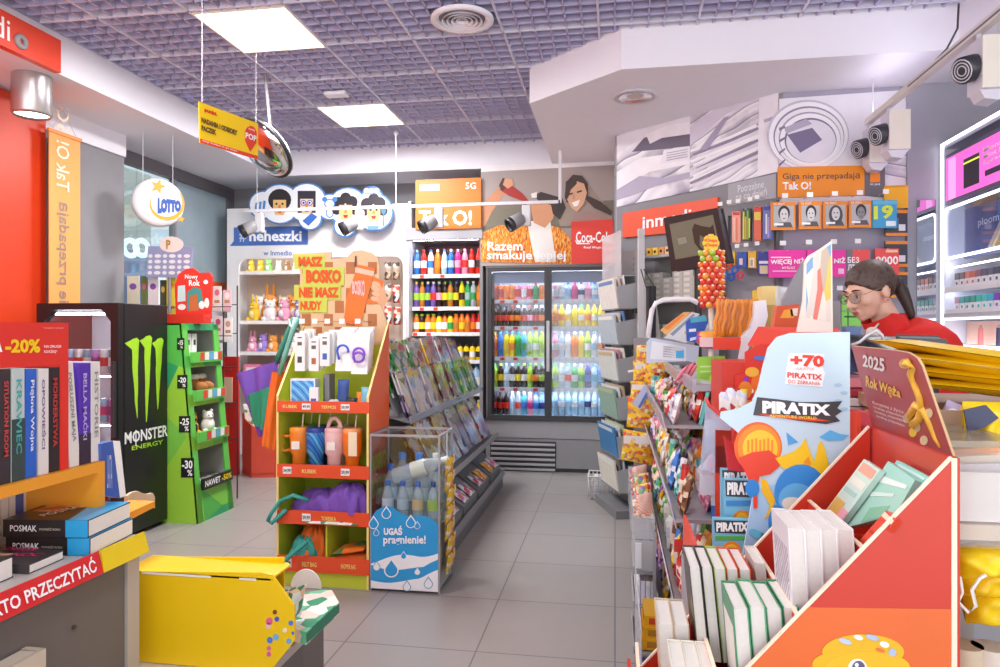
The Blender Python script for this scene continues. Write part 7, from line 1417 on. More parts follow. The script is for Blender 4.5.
# ================================================================ red toy header and trays farther along
PR = PY(2.32); t = thing('red_toy_display', 'red cardboard toy display with orange figure shapes behind the pale blue board', 'display stand', (.4, 2.4, 0))
part('front_board', MB().art([(735, 376), (745, 373), (745, 352), (760, 344), (850, 344), (850, 520), (738, 520)], PR, M('#dd3524', .4, var=.04), 0, .01), t)
part('top_flap', MB().prism([aY(748, 346, 2.325), aY(850, 344, 2.325), aY(850, 344, 2.325)+V((0, .12, .045)), aY(766, 344, 2.325)+V((0, .12, .05))], (0, .004, .006), M('#ea4a35', .35)), t); part('body', MB().box(.34, .58, 2.335, 2.6, 0, 1.3, M('#d23a2a', .4)), t)
m = MB()
for (x, y, rx, ry, c_) in ((745, 390, 7, 9, '#f08a2c'), (752, 372, 7, 5, '#f6b53a'), (757, 385, 6, 12, '#f5742a'), (748, 408, 9, 8, '#f39a2c'), (757, 400, 5, 5, '#8ab0d8'), (760, 358, 7, 2.4, '#5a6fc0'), (742, 420, 6, 5, '#f4c86a'), (751, 391, 2.5, 2.5, '#f6efe2'), (746, 379, 2.5, 2.5, '#8a3ac0'), (755, 415, 5, 6, '#e85a2a')): m.disc(x, y, rx, ry, PR, M(c_, .4, var=.08), .0012+.0003*(x % 7), n=14)
part('figure_shapes', m, t)
# curved red-edged clear tray with bluish packs
PTY = PY(2.2); t = thing('clear_tray', 'clear plastic tray with curved red edge holding blue and red sachets', 'tray', aP(705, 470, PTY)); rim = [(706, 398), (709, 405), (716, 411), (724, 418), (733, 424)]
part('red_rim', MB().tube([aP(x, y, PTY) for x, y in rim]+[aP(733, 470, PTY)], .006, M('#e85048', .35), 6), t); part('clear_front', MB().art([(706, 400), (716, 412), (733, 425), (733, 476), (700, 470)], PTY, film('#c8d4e8', .5, .15), 0, .003), t)
part('tray_body', MB().box(aP(700, 470, PTY).x, aP(733, 470, PTY).x+.1, 2.21, 2.32, .9, .96, film('#d9dfe8', .6, .15)), t)
for k, (x, y, c_, nm) in enumerate(((712, 436, '#8aa0d8', 'blue'), (720, 445, '#7a92d0', 'violet-blue'), (726, 408, '#d8402e', 'red'), (733, 404, '#c04030', 'dark red'), (740, 405, '#e8d23a', 'yellow'))):
    c = aY(x, y, 2.27); solo('sachet', MB().pillow(c, V((.022, 0, 0)), V((0, 0, .05)), (0, -1, .1), .012, pattern('sachet_%s' % nm, [c_, '#f0ece8', c_, '#d8dcea'], 40), seed=k), '%s sachet standing in the curved clear tray' % nm, 'sachet', group='sachets in the clear tray')
# ================================================================ candy gondola along the till
GX, GA, GB = .185, 2.62, 4.25
t = thing('candy_gondola', 'grey till-front gondola with sloped acrylic rails full of sweets', 'shelf unit', (.45, 3.4, 0)); GM2 = M('#a5a4a8', .4, .1); AR = film('#c9c8da', .75, .2)
part('back_panel', MB().box(.6, .62, 2.64, GB, 0, 1.12, M('#8a898e', .5)), t); part('base', MB().box(.12, .6, 2.66, GB, 0, .1, M('#77767a', .5)), t)
for k, z in enumerate((.3, .56, .82, 1.05)):
    sh = part('shelf', MB().box(GX, .6, GA+.05, GB, z-.012, z, GM2) if k not in (1, 2) else MB().box(GX, .6, GA+.05, GB, z-.012, z, GM2).box(GX, .335, 2.22, GA+.05, z-.012, z, GM2), t); part('price_rail', MB().prism([(GX, 2.22 if k in (1, 2) else GA, z-.03), (GX-.02, 2.22 if k in (1, 2) else GA, z+.05), (GX-.016, 2.22 if k in (1, 2) else GA, z+.052), (GX+.004, 2.22 if k in (1, 2) else GA, z-.03)], (0, GB-(2.22 if k in (1, 2) else GA), 0), AR), sh)
part('end_panel', MB().box(.11, .6, GB, GB+.02, 0, 1.36, M('#97969b', .5)), t)
# shelf ends nearer the eye: small grey rack with bins
t = thing('bin_rack', 'low grey wire rack with bins at the aisle edge of the candy gondola', 'rack', (.14, 3.0, 0)); 
for z in (.12, .3, .44): part('shelf', MB().box(.075, .16, 2.85, 3.2, z-.012, z, M('#8e8d90', .4)).box(.072, .076, 2.85, 3.2, z-.012, z+.02, M('#a6a5a8', .35)), t)
part('upright', MB().box(.148, .16, 2.84, 2.85, .101, .6, GM2), t); part('upright', MB().box(.148, .16, 3.2, 3.21, .101, .6, GM2), t); part('grey_bin', MB().box(.075, .16, 2.86, 2.866, .44, .56, M('#b4b3b3', .4)).box(.075, .081, 2.866, 3.18, .44, .55, M('#a9a8a8', .4)), t); part('tag_strip', MB().box(.08, .105, 2.853, 2.86, .45, .55, M('#e2e1e6', .3)), t)
def blk(x0, x1, y0, y1, z0, z1, c_, lab, cat, nm, prt, grp=None):
    tt = thing(nm, lab, cat, ((x0+x1)/2, y0, z0), grp); part('box', MB().box(x0, x1, y0, y1, z0, z1, M(c_, .4) if isinstance(c_, str) else c_), tt); part('print', MB().box(x0+(x1-x0)*.15, x0+(x1-x0)*.8, y0-.001, y0, z0+(z1-z0)*.2, z0+(z1-z0)*.8, M(prt, .4)).box(x0-.001, x0, y0+(y1-y0)*.2, y0+(y1-y0)*.7, z0+(z1-z0)*.25, z0+(z1-z0)*.75, M(prt, .4)), tt)
for k in range(4): blk(.082+.02*k, .1+.02*k, 2.87, 3.1, .302, .395, ('#eceaee', '#cfcbe2', '#dfe6e0', '#d9d5d8')[k], '%s slim carton standing on the bin rack shelf' % ('white', 'lilac', 'pale green', 'pale grey')[k], 'carton', 'slim_carton', '#d2cfdc', 'slim cartons')
for k in range(3): blk(.09+.004*k, .2+.004*k, 2.42+.01*k, 2.6, .32+.036*k, .355+.036*k, '#f2b71c', 'yellow snack box with red print, %s of three stacked by the white books' % ('bottom', 'middle', 'top')[k], 'snack box', 'snack_box', '#b8862a' if k < 2 else '#d8502e', 'yellow snack boxes')
blk(.085, .2, 2.3, 2.45, .2, .285, pattern('party', ['#dfe3f2', '#c9b8e0', '#f0a890', '#8a8fd0', '#f4f0ee'], 26), 'pale box with coloured party print below the yellow snack boxes', 'box', 'party_box', '#e8b8c0')
blk(.1, .24, 2.215, 2.29, .182, .32, '#d9482e', 'plain red box below the party print box', 'box', 'red_box', '#c23a22')
t = thing('acrylic_divider', 'thin clear acrylic shelf end standing by the yellow snack boxes', 'divider', (.08, 2.4, 0)); part('plate', MB().box(.075, .079, 2.15, 2.75, .0, .5, film('#dfe2ea', .5, .15)), t); part('lower_shelf', MB().box(.08, .3, 2.21, 2.6, .17, .18, GM2).box(.08, .3, 2.4, 2.6, .305, .315, GM2), t)
# yellow sweet bags hanging on the far end
hb = pattern('sweet_print', ['#f6c81e', '#f4bf1a', '#e8583a', '#f8d84a', '#f6cc2a', '#c98a6a', '#f6c81e', '#f5e6c0', '#f0a02a'], 62)
PHB = PY(4.22)
def sweet(x0, y0, x1, y1, sk, lab, mat, k, P_=PHB, grp='yellow sweet bags', hd=None):
    a, b = aP(x0, y1, P_), aP(x1, y0, P_); c = (a+b)/2; tt = thing('sweet_bag', lab, 'sweet bag', V((c.x, P_[0].y, a.z)), grp)
    part('pouch', MB().pillow(c, V(((b.x-a.x)/2, 0, sk)), V((-sk*.6, 0, (b.z-a.z)/2)), P_[1], .02, mat, seed=k), tt)
    if hd: m = MB(); y_ = y0+(y1-y0)*.12; m.art([(x0+2, y_), (x1-3, y_+1), (x1-3, y_+(y1-y0)*.3), (x0+2, y_+(y1-y0)*.26)], (P_[0]+P_[1]*.021, P_[1]), M(hd, .35), 0, .002); part('name_band', m, tt)
for k, (x0, y0, x1, y1, sk, wd) in enumerate(((636, 345, 654, 362, 0, '#f6e8b0'), (633, 360, 652, 384, .0, '#f5ede0'), (645, 359, 668, 388, 0, None), (630, 382, 664, 402, -.004, '#f5ede0'), (627, 398, 661, 428, -.006, None), (622, 432, 654, 462, -.014, '#f4f0ea'))):
    sweet(x0, y0, x1, y1, sk, ('small yellow sweet bag at the top of the candy gondola end', 'yellow sweet bag with cream band, second from top on the gondola end', 'yellow sweet bag with picture print beside the second one', 'wide yellow sweet bag with white name band in the middle of gondola end', 'large yellow picture sweet bag below the white-banded one', 'tilted yellow sweet bag hanging lowest on gondola end')[k], hb, k, (V((0, 4.22-.025*k, 0)), V((0, -1, 0))), hd=wd)
# ================================================================ sweets on the gondola shelves
rd = random.Random(11)
PALS = [('red', '#d8342c', ['#d8342c', '#f0e6da', '#e85a3a', '#b8241f']), ('yellow', '#f2c422', ['#f2c422', '#f6ecd2', '#e8a01c', '#f4d64a']), ('green', '#5ab04a', ['#5ab04a', '#e6efd8', '#8ccf5a', '#2f7a3c']), ('white', '#efece8', ['#efece8', '#c9c6d4', '#f4f2ee', '#d8a0a8']), ('purple', '#8a62b8', ['#8a62b8', '#d8c8e8', '#6a3f98', '#f0e6f2']), ('blue', '#3f7fd0', ['#3f7fd0', '#dfeaf4', '#2a5aa8', '#8ab8e8']), ('pink', '#ec8fb0', ['#ec8fb0', '#fbe6ec', '#d85a8a', '#f6c9d6']), ('orange', '#f0842c', ['#f0842c', '#fbe2c4', '#d8601c', '#f4b060']), ('teal', '#4fb8b0', ['#4fb8b0', '#e2f2ee', '#2f8a84', '#a8dcd6']), ('brown', '#7a4f38', ['#7a4f38', '#e2ccb0', '#5a3424', '#b88a5a'])]
def goody(kind, pal):
    nm, base, cols = pal
    mt = pattern('sweet_%s' % nm, cols, 38)
    if kind == 'bag':
        t = thing('sweet_bag', None, 'sweet bag'); part('pouch', MB().pillow((0, 0, .085), V((0, .058, 0)), V((.02, 0, .085)), (-1, 0, .2), .02, mt), t); part('name_band', MB().obox((-.026, -.04, .1), (0, .08, 0), (.006, 0, .03), (-.001, 0, 0), M(cols[1], .35)), t); return t
    if kind == 'box':
        t = thing('sweet_box', None, 'sweet box'); part('carton', MB().box(-.015, .03, -.045, .045, 0, .13, M(base, .35, var=.08, scale=30)), t); part('name_band', MB().box(-.0165, .0, -.046, .046, .05, .1, M(cols[1], .35)).box(-.0168, -.0165, -.03, .03, .06, .085, M(cols[3], .35)), t); return t
    if kind == 'tube':
        t = thing('sweet_tube', None, 'sweet tube'); part('tube', MB().cyl((0, 0, 0), (.02, 0, .16), .02, M(base, .3), n=12), t); part('cap', MB().cyl((.02, 0, .16), (.0225, 0, .18), .021, M(cols[3], .35), n=12), t); part('name_band', MB().cyl((.006, 0, .05), (.0135, 0, .11), .0206, M(cols[1], .35), n=12), t); return t
    t = thing('chocolate_bar', None, 'chocolate bar'); part('wrapper', MB().obox((-.01, -.025, 0), (0, .05, 0), (.03, 0, .15), (.014, 0, -.002), M(base, .3, var=.1, scale=40)), t); part('name_band', MB().obox((-.006, -.02, .03), (0, .04, 0), (.015, 0, .075), (-.003, 0, .001), M(cols[1], .35)), t); return t
SHN = ('lowest shelf', 'second shelf', 'third shelf', 'top shelf')
KD = dict(bag='sweet bag', box='sweet box', tube='sweet tube', bar='chocolate bar')
for si, (z, x, y0, y1, st) in enumerate(((.3, .215, 2.72, 4.15, .078), (.56, .215, 2.24, 4.15, .075), (.82, .22, 2.24, 4.15, .075), (1.05, .225, 2.68, 4.15, .07))):
    n = int((y1-y0)/st)
    for row in range(3 if si >= 1 else 1):
        for i in range(n):
            if row == 2 and y0+st*(i+.5) < 2.7: continue
            kind = rd.choice(('bag', 'bag', 'box', 'tube', 'bar', 'bag')); pi = rd.randrange(10); pal = PALS[pi]; y = y0+st*(i+.5); s_ = rd.uniform(.62, .86)+.1*row; y = min(y, 4.12)
            inst(('g', kind, pi), lambda: goody(kind, pal), (x+.09*row+rd.uniform(-.004, .008), y, z+.001), (0, 0, rd.uniform(-.25, .25)), '%s %s, %s along %s of candy gondola, %s row' % (pal[0], KD[kind], ORD[n-1-i], SHN[si], ('aisle', 'middle', 'inner')[row]), 'sweets on the %s of candy gondola' % SHN[si], (s_, s_*.95, s_*(1.0 if si < 3 else .9)))
# loose clear-bin sweets at the aisle edge
bm_ = pattern('mixed_sweets', ['#e8c9a0', '#d8402e', '#f2e6d8', '#7ab88a', '#e8a03a', '#f0dfe2', '#9a7ac0', '#f6d85a'], 55)
def bin_(x0, x1, y0, y1, z0, z1, lab, seed):
    t = thing('sweet_bin', lab, 'bin', ((x0+x1)/2, y0, z0)); p = film('#dcdfe4', .3, .1)
    part('clear_walls', MB().box(x0, x1, y0, y0+.003, z0, z1, p).box(x0, x1, y1-.003, y1, z0, z1, p).box(x0, x0+.003, y0+.003, y1-.003, z0, z1-.02, p).box(x1-.003, x1, y0+.003, y1-.003, z0, z1, p).box(x0, x1, y0, y1, z0-.004, z0, p), t)
    rr = random.Random(seed)
    def fn(u, v): return (x0+.005+(x1-x0-.01)*u, y0+.005+(y1-y0-.01)*v, z0+(z1-z0)*(.8+.18*rr.random()))
    o = part('loose_sweets', MB().surf(fn, 14, 22, bm_), t, stuff=True)
bin_(.07, .16, 3.22, 3.9, .5, .66, 'clear bin of mixed wrapped sweets under the yellow bags at the aisle edge', 1); bin_(.07, .158, 2.87, 3.17, .565, .66, 'clear bin of striped sweets above the grey bin at the aisle edge', 2)
pp = pattern('striped_sweets', ['#f0c43a', '#f4efe2', '#e85a2e', '#b890c8'], 40, .4, 'WAVE')
for k in range(6):
    y = 2.9+.1*k; c = V((.12, y, .70+.02*(k % 2))); solo('sweet_bag', MB().pillow(c, V((.032, .01, .006)), V((-.004, .015, .036)), (-.3, -.8, .45), .014, (pp, bm_, pattern('sweet_red', PALS[0][2], 38), bm_, pattern('sweet_teal', PALS[8][2], 38), pp)[k], seed=k), '%s sweet bag heaped on the clear bins, %s from near end' % (('striped yellow', 'mixed colour', 'red', 'mixed print', 'teal', 'striped pale')[k], ORD[k]), 'sweet bag', group='bags heaped on the clear bins')
# ================================================================ raised top over the gondola with till-side goods
TZT = 1.2
t = thing('raised_counter', 'grey raised counter along the till above the candy gondola', 'counter top', (.45, 3.4, TZT-.03)); part('board', MB().box(.3, .66, 2.7, 4.24, TZT-.025, TZT, M('#b5b3b8', .4)), t); part('front_rail', MB().box(.285, .3, 2.7, 4.24, TZT-.03, TZT+.02, film('#d5d3e0', .7, .2)), t)
for y in (2.72, 3.45, 4.2): part('post', MB().box(.5, .53, y, y+.03, 1.051, TZT-.025, GM2), t)
# label holder, booklets, blue pack, white arch
def slab(name, pts, Y, d, c_, lab, cat, prt=(), lift=.001):
    P_ = PY(Y); tt = thing(name, lab, cat, aP(*pts[0], P_)); part('sheet', MB().art(pts, P_, M(c_, .4, var=.02) if isinstance(c_, str) else c_, 0, d), tt)
    if prt:
        m = MB()
        for q, cc in prt: m.art(q, P_, M(cc, .4, var=0), lift)
        part('print', m, tt)
    return tt
tt = slab('leaflet_holder', [(647, 363), (647, 343), (651, 338), (699, 346), (698, 364), (688, 361)], 3.55, .06, '#c9d6ea', 'pale blue angled leaflet holder with tiny print on the till top', 'leaflet holder', [([(652, 341), (686, 347), (686, 361), (650, 359)], '#e9edf4')]+[([(663, 346+k*2.4), (685, 349+k*2.4), (685, 349.8+k*2.4), (663, 346.8+k*2.4)], '#a9b2c8') for k in range(5)])
for k, (pts, c_, nm, pr) in enumerate((([(660, 330), (684, 312), (691, 312), (668, 336)], '#e8b06a', 'orange', [([(664, 328), (682, 314), (685, 315), (668, 330)], '#f0842c')]), ([(664, 338), (692, 312), (700, 314), (676, 340)], '#d9dce2', 'silver-white', [([(670, 334), (693, 314), (695, 315), (673, 336)], '#8f95a4')]), ([(675, 340), (693, 322), (700, 326), (686, 343)], '#dfe3e0', 'white-yellow', [([(684, 332), (690, 326), (694, 331), (687, 338)], '#f2d02c')]))):
    slab('booklet', pts, 3.5-.04*k, .012, c_, '%s booklet leaning on the till top behind the leaflet holder' % nm, 'booklet', pr)
slab('blue_pack', [(687, 341), (686, 322), (690, 318), (705, 315), (708, 322), (702, 338), (698, 343)], 3.3, .03, '#2456b8', 'royal blue pack standing beside the leaning booklets', 'packet', [([(690, 318), (705, 315), (707, 321), (691, 323)], '#4fa8c8'), ([(689, 329), (696, 328.5), (696, 331.5), (689, 332)], '#e3ebf6'), ([(690, 338), (699, 336), (698, 339), (690, 341)], '#dfe9f4')])
tb = [aY(x, y, 3.6) for x, y in ((648, 338), (650, 322), (652, 310), (656, 303), (663, 300), (675, 299), (690, 299), (698, 303))]
solo('white_arch_tube', MB().tube(tb, .013, M('#ece9ec', .35), 8), 'white bent tube arching over the till top', 'tube')
slab('green_card', [(697, 357), (725, 356), (724, 384), (697, 382)], 3.0, .006, '#9fd84a', 'lime green price card hanging below the till top edge', 'card', [([(700, 366), (721, 365.5), (721, 367), (700, 367.5)], '#d8efa8'), ([(700, 371), (716, 370.5), (716, 372), (700, 372.5)], '#d8efa8')])
solo('lime_strip', MB().obox(aY(699, 406, 2.9), aY(705, 404, 2.9)-aY(699, 406, 2.9), (0, .008, 0), aY(711, 375, 2.9)-aY(699, 406, 2.9), M('#b8dc3a', .4)), 'narrow lime strip pack leaning below the lime price card', 'packet')
for k, (x0, y0, x1, y1) in enumerate(((676, 382, 686, 366), (681, 384, 692, 363), (686, 383, 697, 363))):
    solo('glove', MB().pillow((aY(x0, y0, 3.1)+aY(x1, y1, 3.1))/2, (aY(x1, y1, 3.1)-aY(x0, y0, 3.1))*.5, V((.016, 0, .012)), (0, -1, .1), .012, M('#ea7f92', .8, var=.15, scale=70), seed=k), '%s pink knitted glove pack under the till top' % ('outer', 'middle', 'inner')[k], 'gloves', group='pink glove packs')
solo('sky_tag', MB().art([(676, 351), (684, 350), (684, 358), (676, 358)], PY(3.2), M('#3fa8e0', .4), 0, .004), 'small sky blue tag on the gondola rail', 'tag')
solo('hang_label', MB().prism([aY(632, 404, 4.1), aY(640, 409, 4.1), aY(651, 391, 4.1), (aY(645, 384, 4.1))], (0, .004, 0), M('#c3cdea', .4)).prism([aY(638, 407, 4.095), aY(640, 408.5, 4.095), aY(650, 391.5, 4.095), aY(648, 389, 4.095)], (0, .002, 0), M('#5a72c0', .4)), 'tilted lilac-blue shelf label sticking out by the yellow sweet bags', 'label')
t = thing('white_hook_stand', 'white T-shaped plastic hook at the end of the candy gondola', 'hook', aY(637, 392, 4.2)); part('upright', MB().cyl(aY(637, 391, 4.2), aY(637, 360, 4.2), .011, M('#e6e2e6', .35)), t); part('cross_arm', MB().tube([aY(628, 372, 4.2), aY(634, 371, 4.2), aY(648, 370, 4.2)], .008, M('#e6e2e6', .35), 6), t)
# yellow straws pack on red tray
PSW = 2.85; t = thing('straw_pack', 'bundle of wavy orange-yellow candy sticks standing in a red tray on the till top', 'sweets', aY(733, 336, PSW)); YO = M('#e88c00', .5, var=.08, scale=40)
for k in range(10):
    x = 716+k*4.1; top = aY(x+3.2, 299.5+rd.uniform(-1, 1.5), PSW+.02*(k % 2)); bot = aY(x-1.5, 336.5, PSW+.02*(k % 2)); part('stick', MB().tube([bot.lerp(top, f/8)+V((.0035*math.sin(f*1.5+k), 0, 0)) for f in range(9)], .0085, YO, 7), t)
part('clear_wrap', MB().prism([aY(711, 337, PSW-.02), aY(752, 337, PSW-.02), aY(757, 300, PSW-.02), aY(717, 300, PSW-.02)], (0, .001, 0), glass('#fefdfa', .02, .2)), t)
t = thing('red_tray', 'red cardboard tray front below the candy sticks', 'tray', aY(733, 350, PSW-.03)); a, b = aY(713, 349.5, PSW-.03), aY(741, 337.5, PSW-.03); part('front', MB().box(a.x, b.x, a.y, a.y+.008, a.z, b.z, M('#e8462c', .4)), t); part('tray_base', MB().box(a.x-.02, b.x+.05, a.y+.008, a.y+.12, b.z-.012, b.z-.002, M('#e6dcd4', .5)), t); part('pink_end', MB().box(a.x-.05, a.x, a.y, a.y+.008, a.z+.01, b.z, M('#e9c4c4', .4)), t)
t = thing('white_chute', 'white folded plastic stand curving beside the candy sticks', 'stand', aY(765, 340, 2.8)); part('sheet', MB().prism([aY(x, y, 2.8) for x, y in ((755, 301), (766, 300), (768, 316), (764, 330), (752, 338), (741, 341), (743, 336), (750, 328), (754, 316))], (0, .07, 0), M('#efeef4', .4)), t); part('foot', MB().prism([aY(x, y, 2.79) for x, y in ((752, 338), (741, 372), (735, 378), (743, 336))], (0, .02, 0), M('#e9e6ea', .4)), t)
blk(aY(762, 300, 2.95).x, aY(778, 300, 2.95).x, 2.95, 3.05, TZT+.001, aY(770, 286, 2.95).z, '#eed38a', 'cream-yellow box on the till top behind the white folded stand', 'box', 'cream_box', '#c9a860')
blk(aY(755, 300, 3.1).x, aY(764, 300, 3.1).x, 3.1, 3.16, TZT+.001, aY(760, 290, 3.1).z, '#f2d03a', 'small yellow box beside the cream-yellow box', 'box', 'yellow_box', '#e8b02a')
slab('photo_pack', [(773, 334), (777, 306), (799, 304), (798, 334)], 2.6, .05, '#d85a32', 'orange-red snack pack with bright picture beside the tall printed card', 'packet', [([(780, 318), (784, 310), (792, 309), (794, 318)], '#f2a83a'), ([(790, 309), (798, 308), (797, 316), (791, 316)], '#f6e2c8')])
t = thing('clear_sheet', 'clear plastic pocket standing before the cream-yellow box', 'plastic pocket', aY(780, 310, 2.88)); part('sheet', MB().prism([aY(x, y, 2.88) for x, y in ((776, 286), (788, 287), (786, 370), (774, 380))], (0, .003, 0), film('#eef0f4', .45, .15)), t)
slab('grey_wedge', [(783, 300), (803, 262), (806, 270), (796, 370), (784, 380)], 2.75, .03, '#8f8d92', 'grey tapered stand leaning behind the tall printed card', 'stand')
pt_ = pattern('tall_print', ['#e9e0d2', '#f0c85a', '#e2d6cc', '#7fa8d0', '#e07a6a', '#efe6da', '#c9b4a0', '#f4d070'], 20, .3, 'VORONOI', (2.2, 1, .45))
t = thing('tall_card', 'tall pointed card with blurred colourful figures on pale ground above the till', 'card', aY(813, 331, 2.38)); part('sheet', MB().art([(797, 332), (803, 300), (804.5, 262), (808, 256), (820, 249), (832, 240.5), (833, 332)], PY(2.38), M('#ece4d8', .35), 0, .012), t)
part('figure_print', MB().art([(806, 318), (806.5, 264), (811, 258), (831, 244), (830.5, 322)], PY(2.38), pt_, .001), t)
# lollipop tree
LX_, LY_ = aY(711, 300, 3.3).x, 3.3
t = thing('lollipop_stand', 'lollipop tree post with round yellow flower sign on the till top', 'stand', (LX_, LY_, TZT+.001)); part('post', MB().cyl((LX_, LY_, TZT+.001), (LX_, LY_, 1.84), .012, M('#e8e0d8', .4)), t); part('base', MB().cyl((LX_, LY_, TZT+.001), (LX_, LY_, TZT+.02), .05, M('#d8402e', .4), n=18), t)
PF2 = PY(LY_-.055); m = MB()
for k in range(8): m.disc(711+5.2*math.cos(k*math.pi/4), 243+5.6*math.sin(k*math.pi/4), 3.4, 3.6, PF2, M('#f6c21c', .35), .001, .008, 12)
m.disc(711, 243, 6, 6.4, PF2, M('#f6c21c', .35), .0015, .009, 18); fs = part('flower_sign', m, t); part('lettering', MB().textpx('Chupa', (705.5, 238.5, 717, 243), PF2, RDL, .03, .003).textpx('Chups', (705.5, 243.2, 717, 247.5), PF2, RDL, .03, .003), fs)
def lolly(c):
    t = thing('lollipop', None, 'lollipop'); part('sweet', MB().ball((0, 0, 0), .0155, M(c, .25, var=.12, scale=80), 10, 7).ball((0, -.002, .008), (.009, .0145, .007), M('#f6dcb8', .3), 8, 5), t); part('stick', MB().cyl((0, .012, 0), (0, .05, -.01), .002, M('#f4f2ee', .4), n=5), t); return t
LCOL = ['#e0402a', '#f07a2c', '#c8302e', '#e8a03a', '#e2563a', '#9ac03a']; LNM = ['red', 'orange', 'dark red', 'golden', 'coral', 'green']
for r_ in range(10):
    for c_ in range(5):
        a = R(-72+36*c_+(18 if r_ % 2 else 0)); rr = .047; k = (r_*3+c_*2+r_*c_) % 5 if r_ > 1 else (5, 3, 5, 0, 3)[c_]
        inst(('lol', k), lambda: lolly(LCOL[k]), (LX_+rr*math.sin(a), LY_-rr*math.cos(a), 1.752-.0262*r_), (0, 0, a), '%s lollipop, %s row from top of lollipop tree, %s from left' % (LNM[k], ORD[r_], ORD[c_]), 'lollipops on the tree')
solo('paper_collar', MB().lathe([(.03, 0), (.07, .03), (.062, .075), (.04, .08)], pattern('collar', ['#e0482a', '#8a62b8', '#f0a03a', '#e85a2e'], 22), (LX_, LY_, 1.32), 16, cap=False), 'orange-purple paper collar under the lollipops on the tree', 'collar')
# monitor turned away
A1, A2, A3, A4 = aY(664, 218.5, 3.95), aY(717, 208.5, 3.72), aY(728, 262, 3.7), aY(672, 271, 3.93)
n_ = (A2-A1).cross(A4-A1).normalized(); n_ = n_ if n_.y < 0 else -n_
t = thing('monitor', 'black flat monitor with grey-green screen on the till top behind the lollipops', 'monitor', V(((A3.x+A4.x)/2, 3.8, TZT+.001))); part('casing', MB().prism([A1, A2, A3, A4], -n_*.05, M('#28272a', .35)), t, bevel=.004)
def bl(u, v): return A1*(1-u)*(1-v)+A2*u*(1-v)+A3*u*v+A4*(1-u)*v
part('screen', MB().prism([bl(.09, .13)+n_*.001, bl(.91, .1)+n_*.001, bl(.92, .78)+n_*.001, bl(.1, .8)+n_*.001], -n_*.0008, M('#6f7362', .12)), t)
part('painted_reflection', MB().prism([bl(u, v)+n_*.0022 for u, v in ((.5, .3), (.56, .2), (.68, .27), (.82, .32), (.88, .28), (.88, .6), (.72, .52), (.62, .42), (.58, .62), (.66, .74), (.6, .76), (.5, .55))], -n_*.0008, M('#3a3c36', .2)), t); part('badge', MB().prism([bl(.2, .42)+n_*.0022, bl(.36, .41)+n_*.0022, bl(.37, .53)+n_*.0022, bl(.21, .54)+n_*.0022], -n_*.0008, M('#8a8e80', .2)), t)  # dark silhouette reflected in the screen, painted on as a flat shape
pc = bl(.5, 1); part('stand', MB().cyl((pc.x, pc.y+.04, TZT+.012), (pc.x, pc.y+.04, pc.z+.05), .02, M('#28272a', .35)).box(pc.x-.09, pc.x+.09, pc.y-.03, pc.y+.12, TZT+.001, TZT+.014, M('#28272a', .35)), t)
# ================================================================ till counter and what lies on it
t = thing('till_counter', 'long till counter with pale wood edge behind the front displays', 'counter', (.85, 3.1, 0)); CWD = M('#a98b70', .5, var=.12, scale=14)
part('body', MB().box(.68, 1.0, 1.9, 4.6, 0, 1.02, M('#a5a3a8', .5)), t); part('top', MB().box(.665, 1.03, 1.9, 4.6, 1.02, 1.05, M('#c9b8a8', .4, var=.05)), t)
# wood tray shelf and yellow folded bags, near right
a = aY(930, 386, 1.75); 
t = thing('wooden_shelf_tray', 'brown wooden shelf board under the yellow bags, beside the snake header card', 'shelf', (.85, 1.75, 0))
b0, b1 = aY(905, 392, 1.72), aY(1010, 408, 1.72)
part('board', MB().obox((.63, 1.66, 1.185), (.75, -.12, 0), (.1, .62, 0), (0, 0, .032), CWD), t); part('front_lip', MB().obox((.628, 1.655, 1.17), (.75, -.12, 0), (.001, -.006, 0), (0, 0, .06), M('#b09078', .45, var=.1)), t)
for p in ((.66, 1.68), (1.3, 1.58), (.75, 2.2), (1.42, 2.1)): part('leg', MB().box(p[0], p[0]+.03, p[1], p[1]+.03, 1.051 if p[1] > 2 and p[0] < 1 else 0, 1.185, M('#8a7868', .5)), t)
YB = M('#f6cf14', .4, var=.06, scale=20); YB2 = M('#efc20c', .4, var=.06, scale=20)
for k in range(4):
    z = 1.245+.024*k; c = V((.98-.015*k, 1.86-.01*k, z+.012)); solo('folded_yellow_bag', MB().pillow(c, V((.36-.02*k, -.04, -.03-.006*k)), V((.02, .14, 0)), (.05, -.1, 1), .017, (YB, YB2)[k % 2], 14, 8, seed=k*5), 'yellow folded plastic bag, %s in the pile on the wooden shelf board' % ('bottom one', 'second from bottom', 'second from top', 'top one')[k], 'bag', group='folded yellow bags')
# newspapers behind the header
for k in range(7):
    z = 1.06+.028*k; solo('magazine', MB().obox((.66, 2.26+.004*k, z), (.2+.006*(k % 3), .0, 0), (.02, .26, 0), (0, 0, .024), M(('#d86a7a', '#f0e2e0', '#c94a5a', '#e9b0b4', '#f2ece8', '#b83a4a', '#e28a92')[k], .4, var=.1)), '%s magazine in the flat counter pile behind the snake header card' % (('rose', 'white', 'red', 'pink', 'cream', 'dark red', 'salmon')[k]), 'magazine', group='flat magazines on the counter')
for k, (x, c_, nm) in enumerate(((.662, '#d85a6a', 'rose'), (.69, '#f0a03a', 'orange'), (.715, '#8a6a9a', 'purple'), (.74, '#e9e2dc', 'white'))): solo('magazine', MB().obox((x, 1.93, 1.052), (.016, 0, 0), (0, .2, 0), (.01, 0, .125), M(c_, .4, var=.1)), '%s magazine standing between the pale blue board and snake header card' % nm, 'magazine', group='standing magazines on the counter')
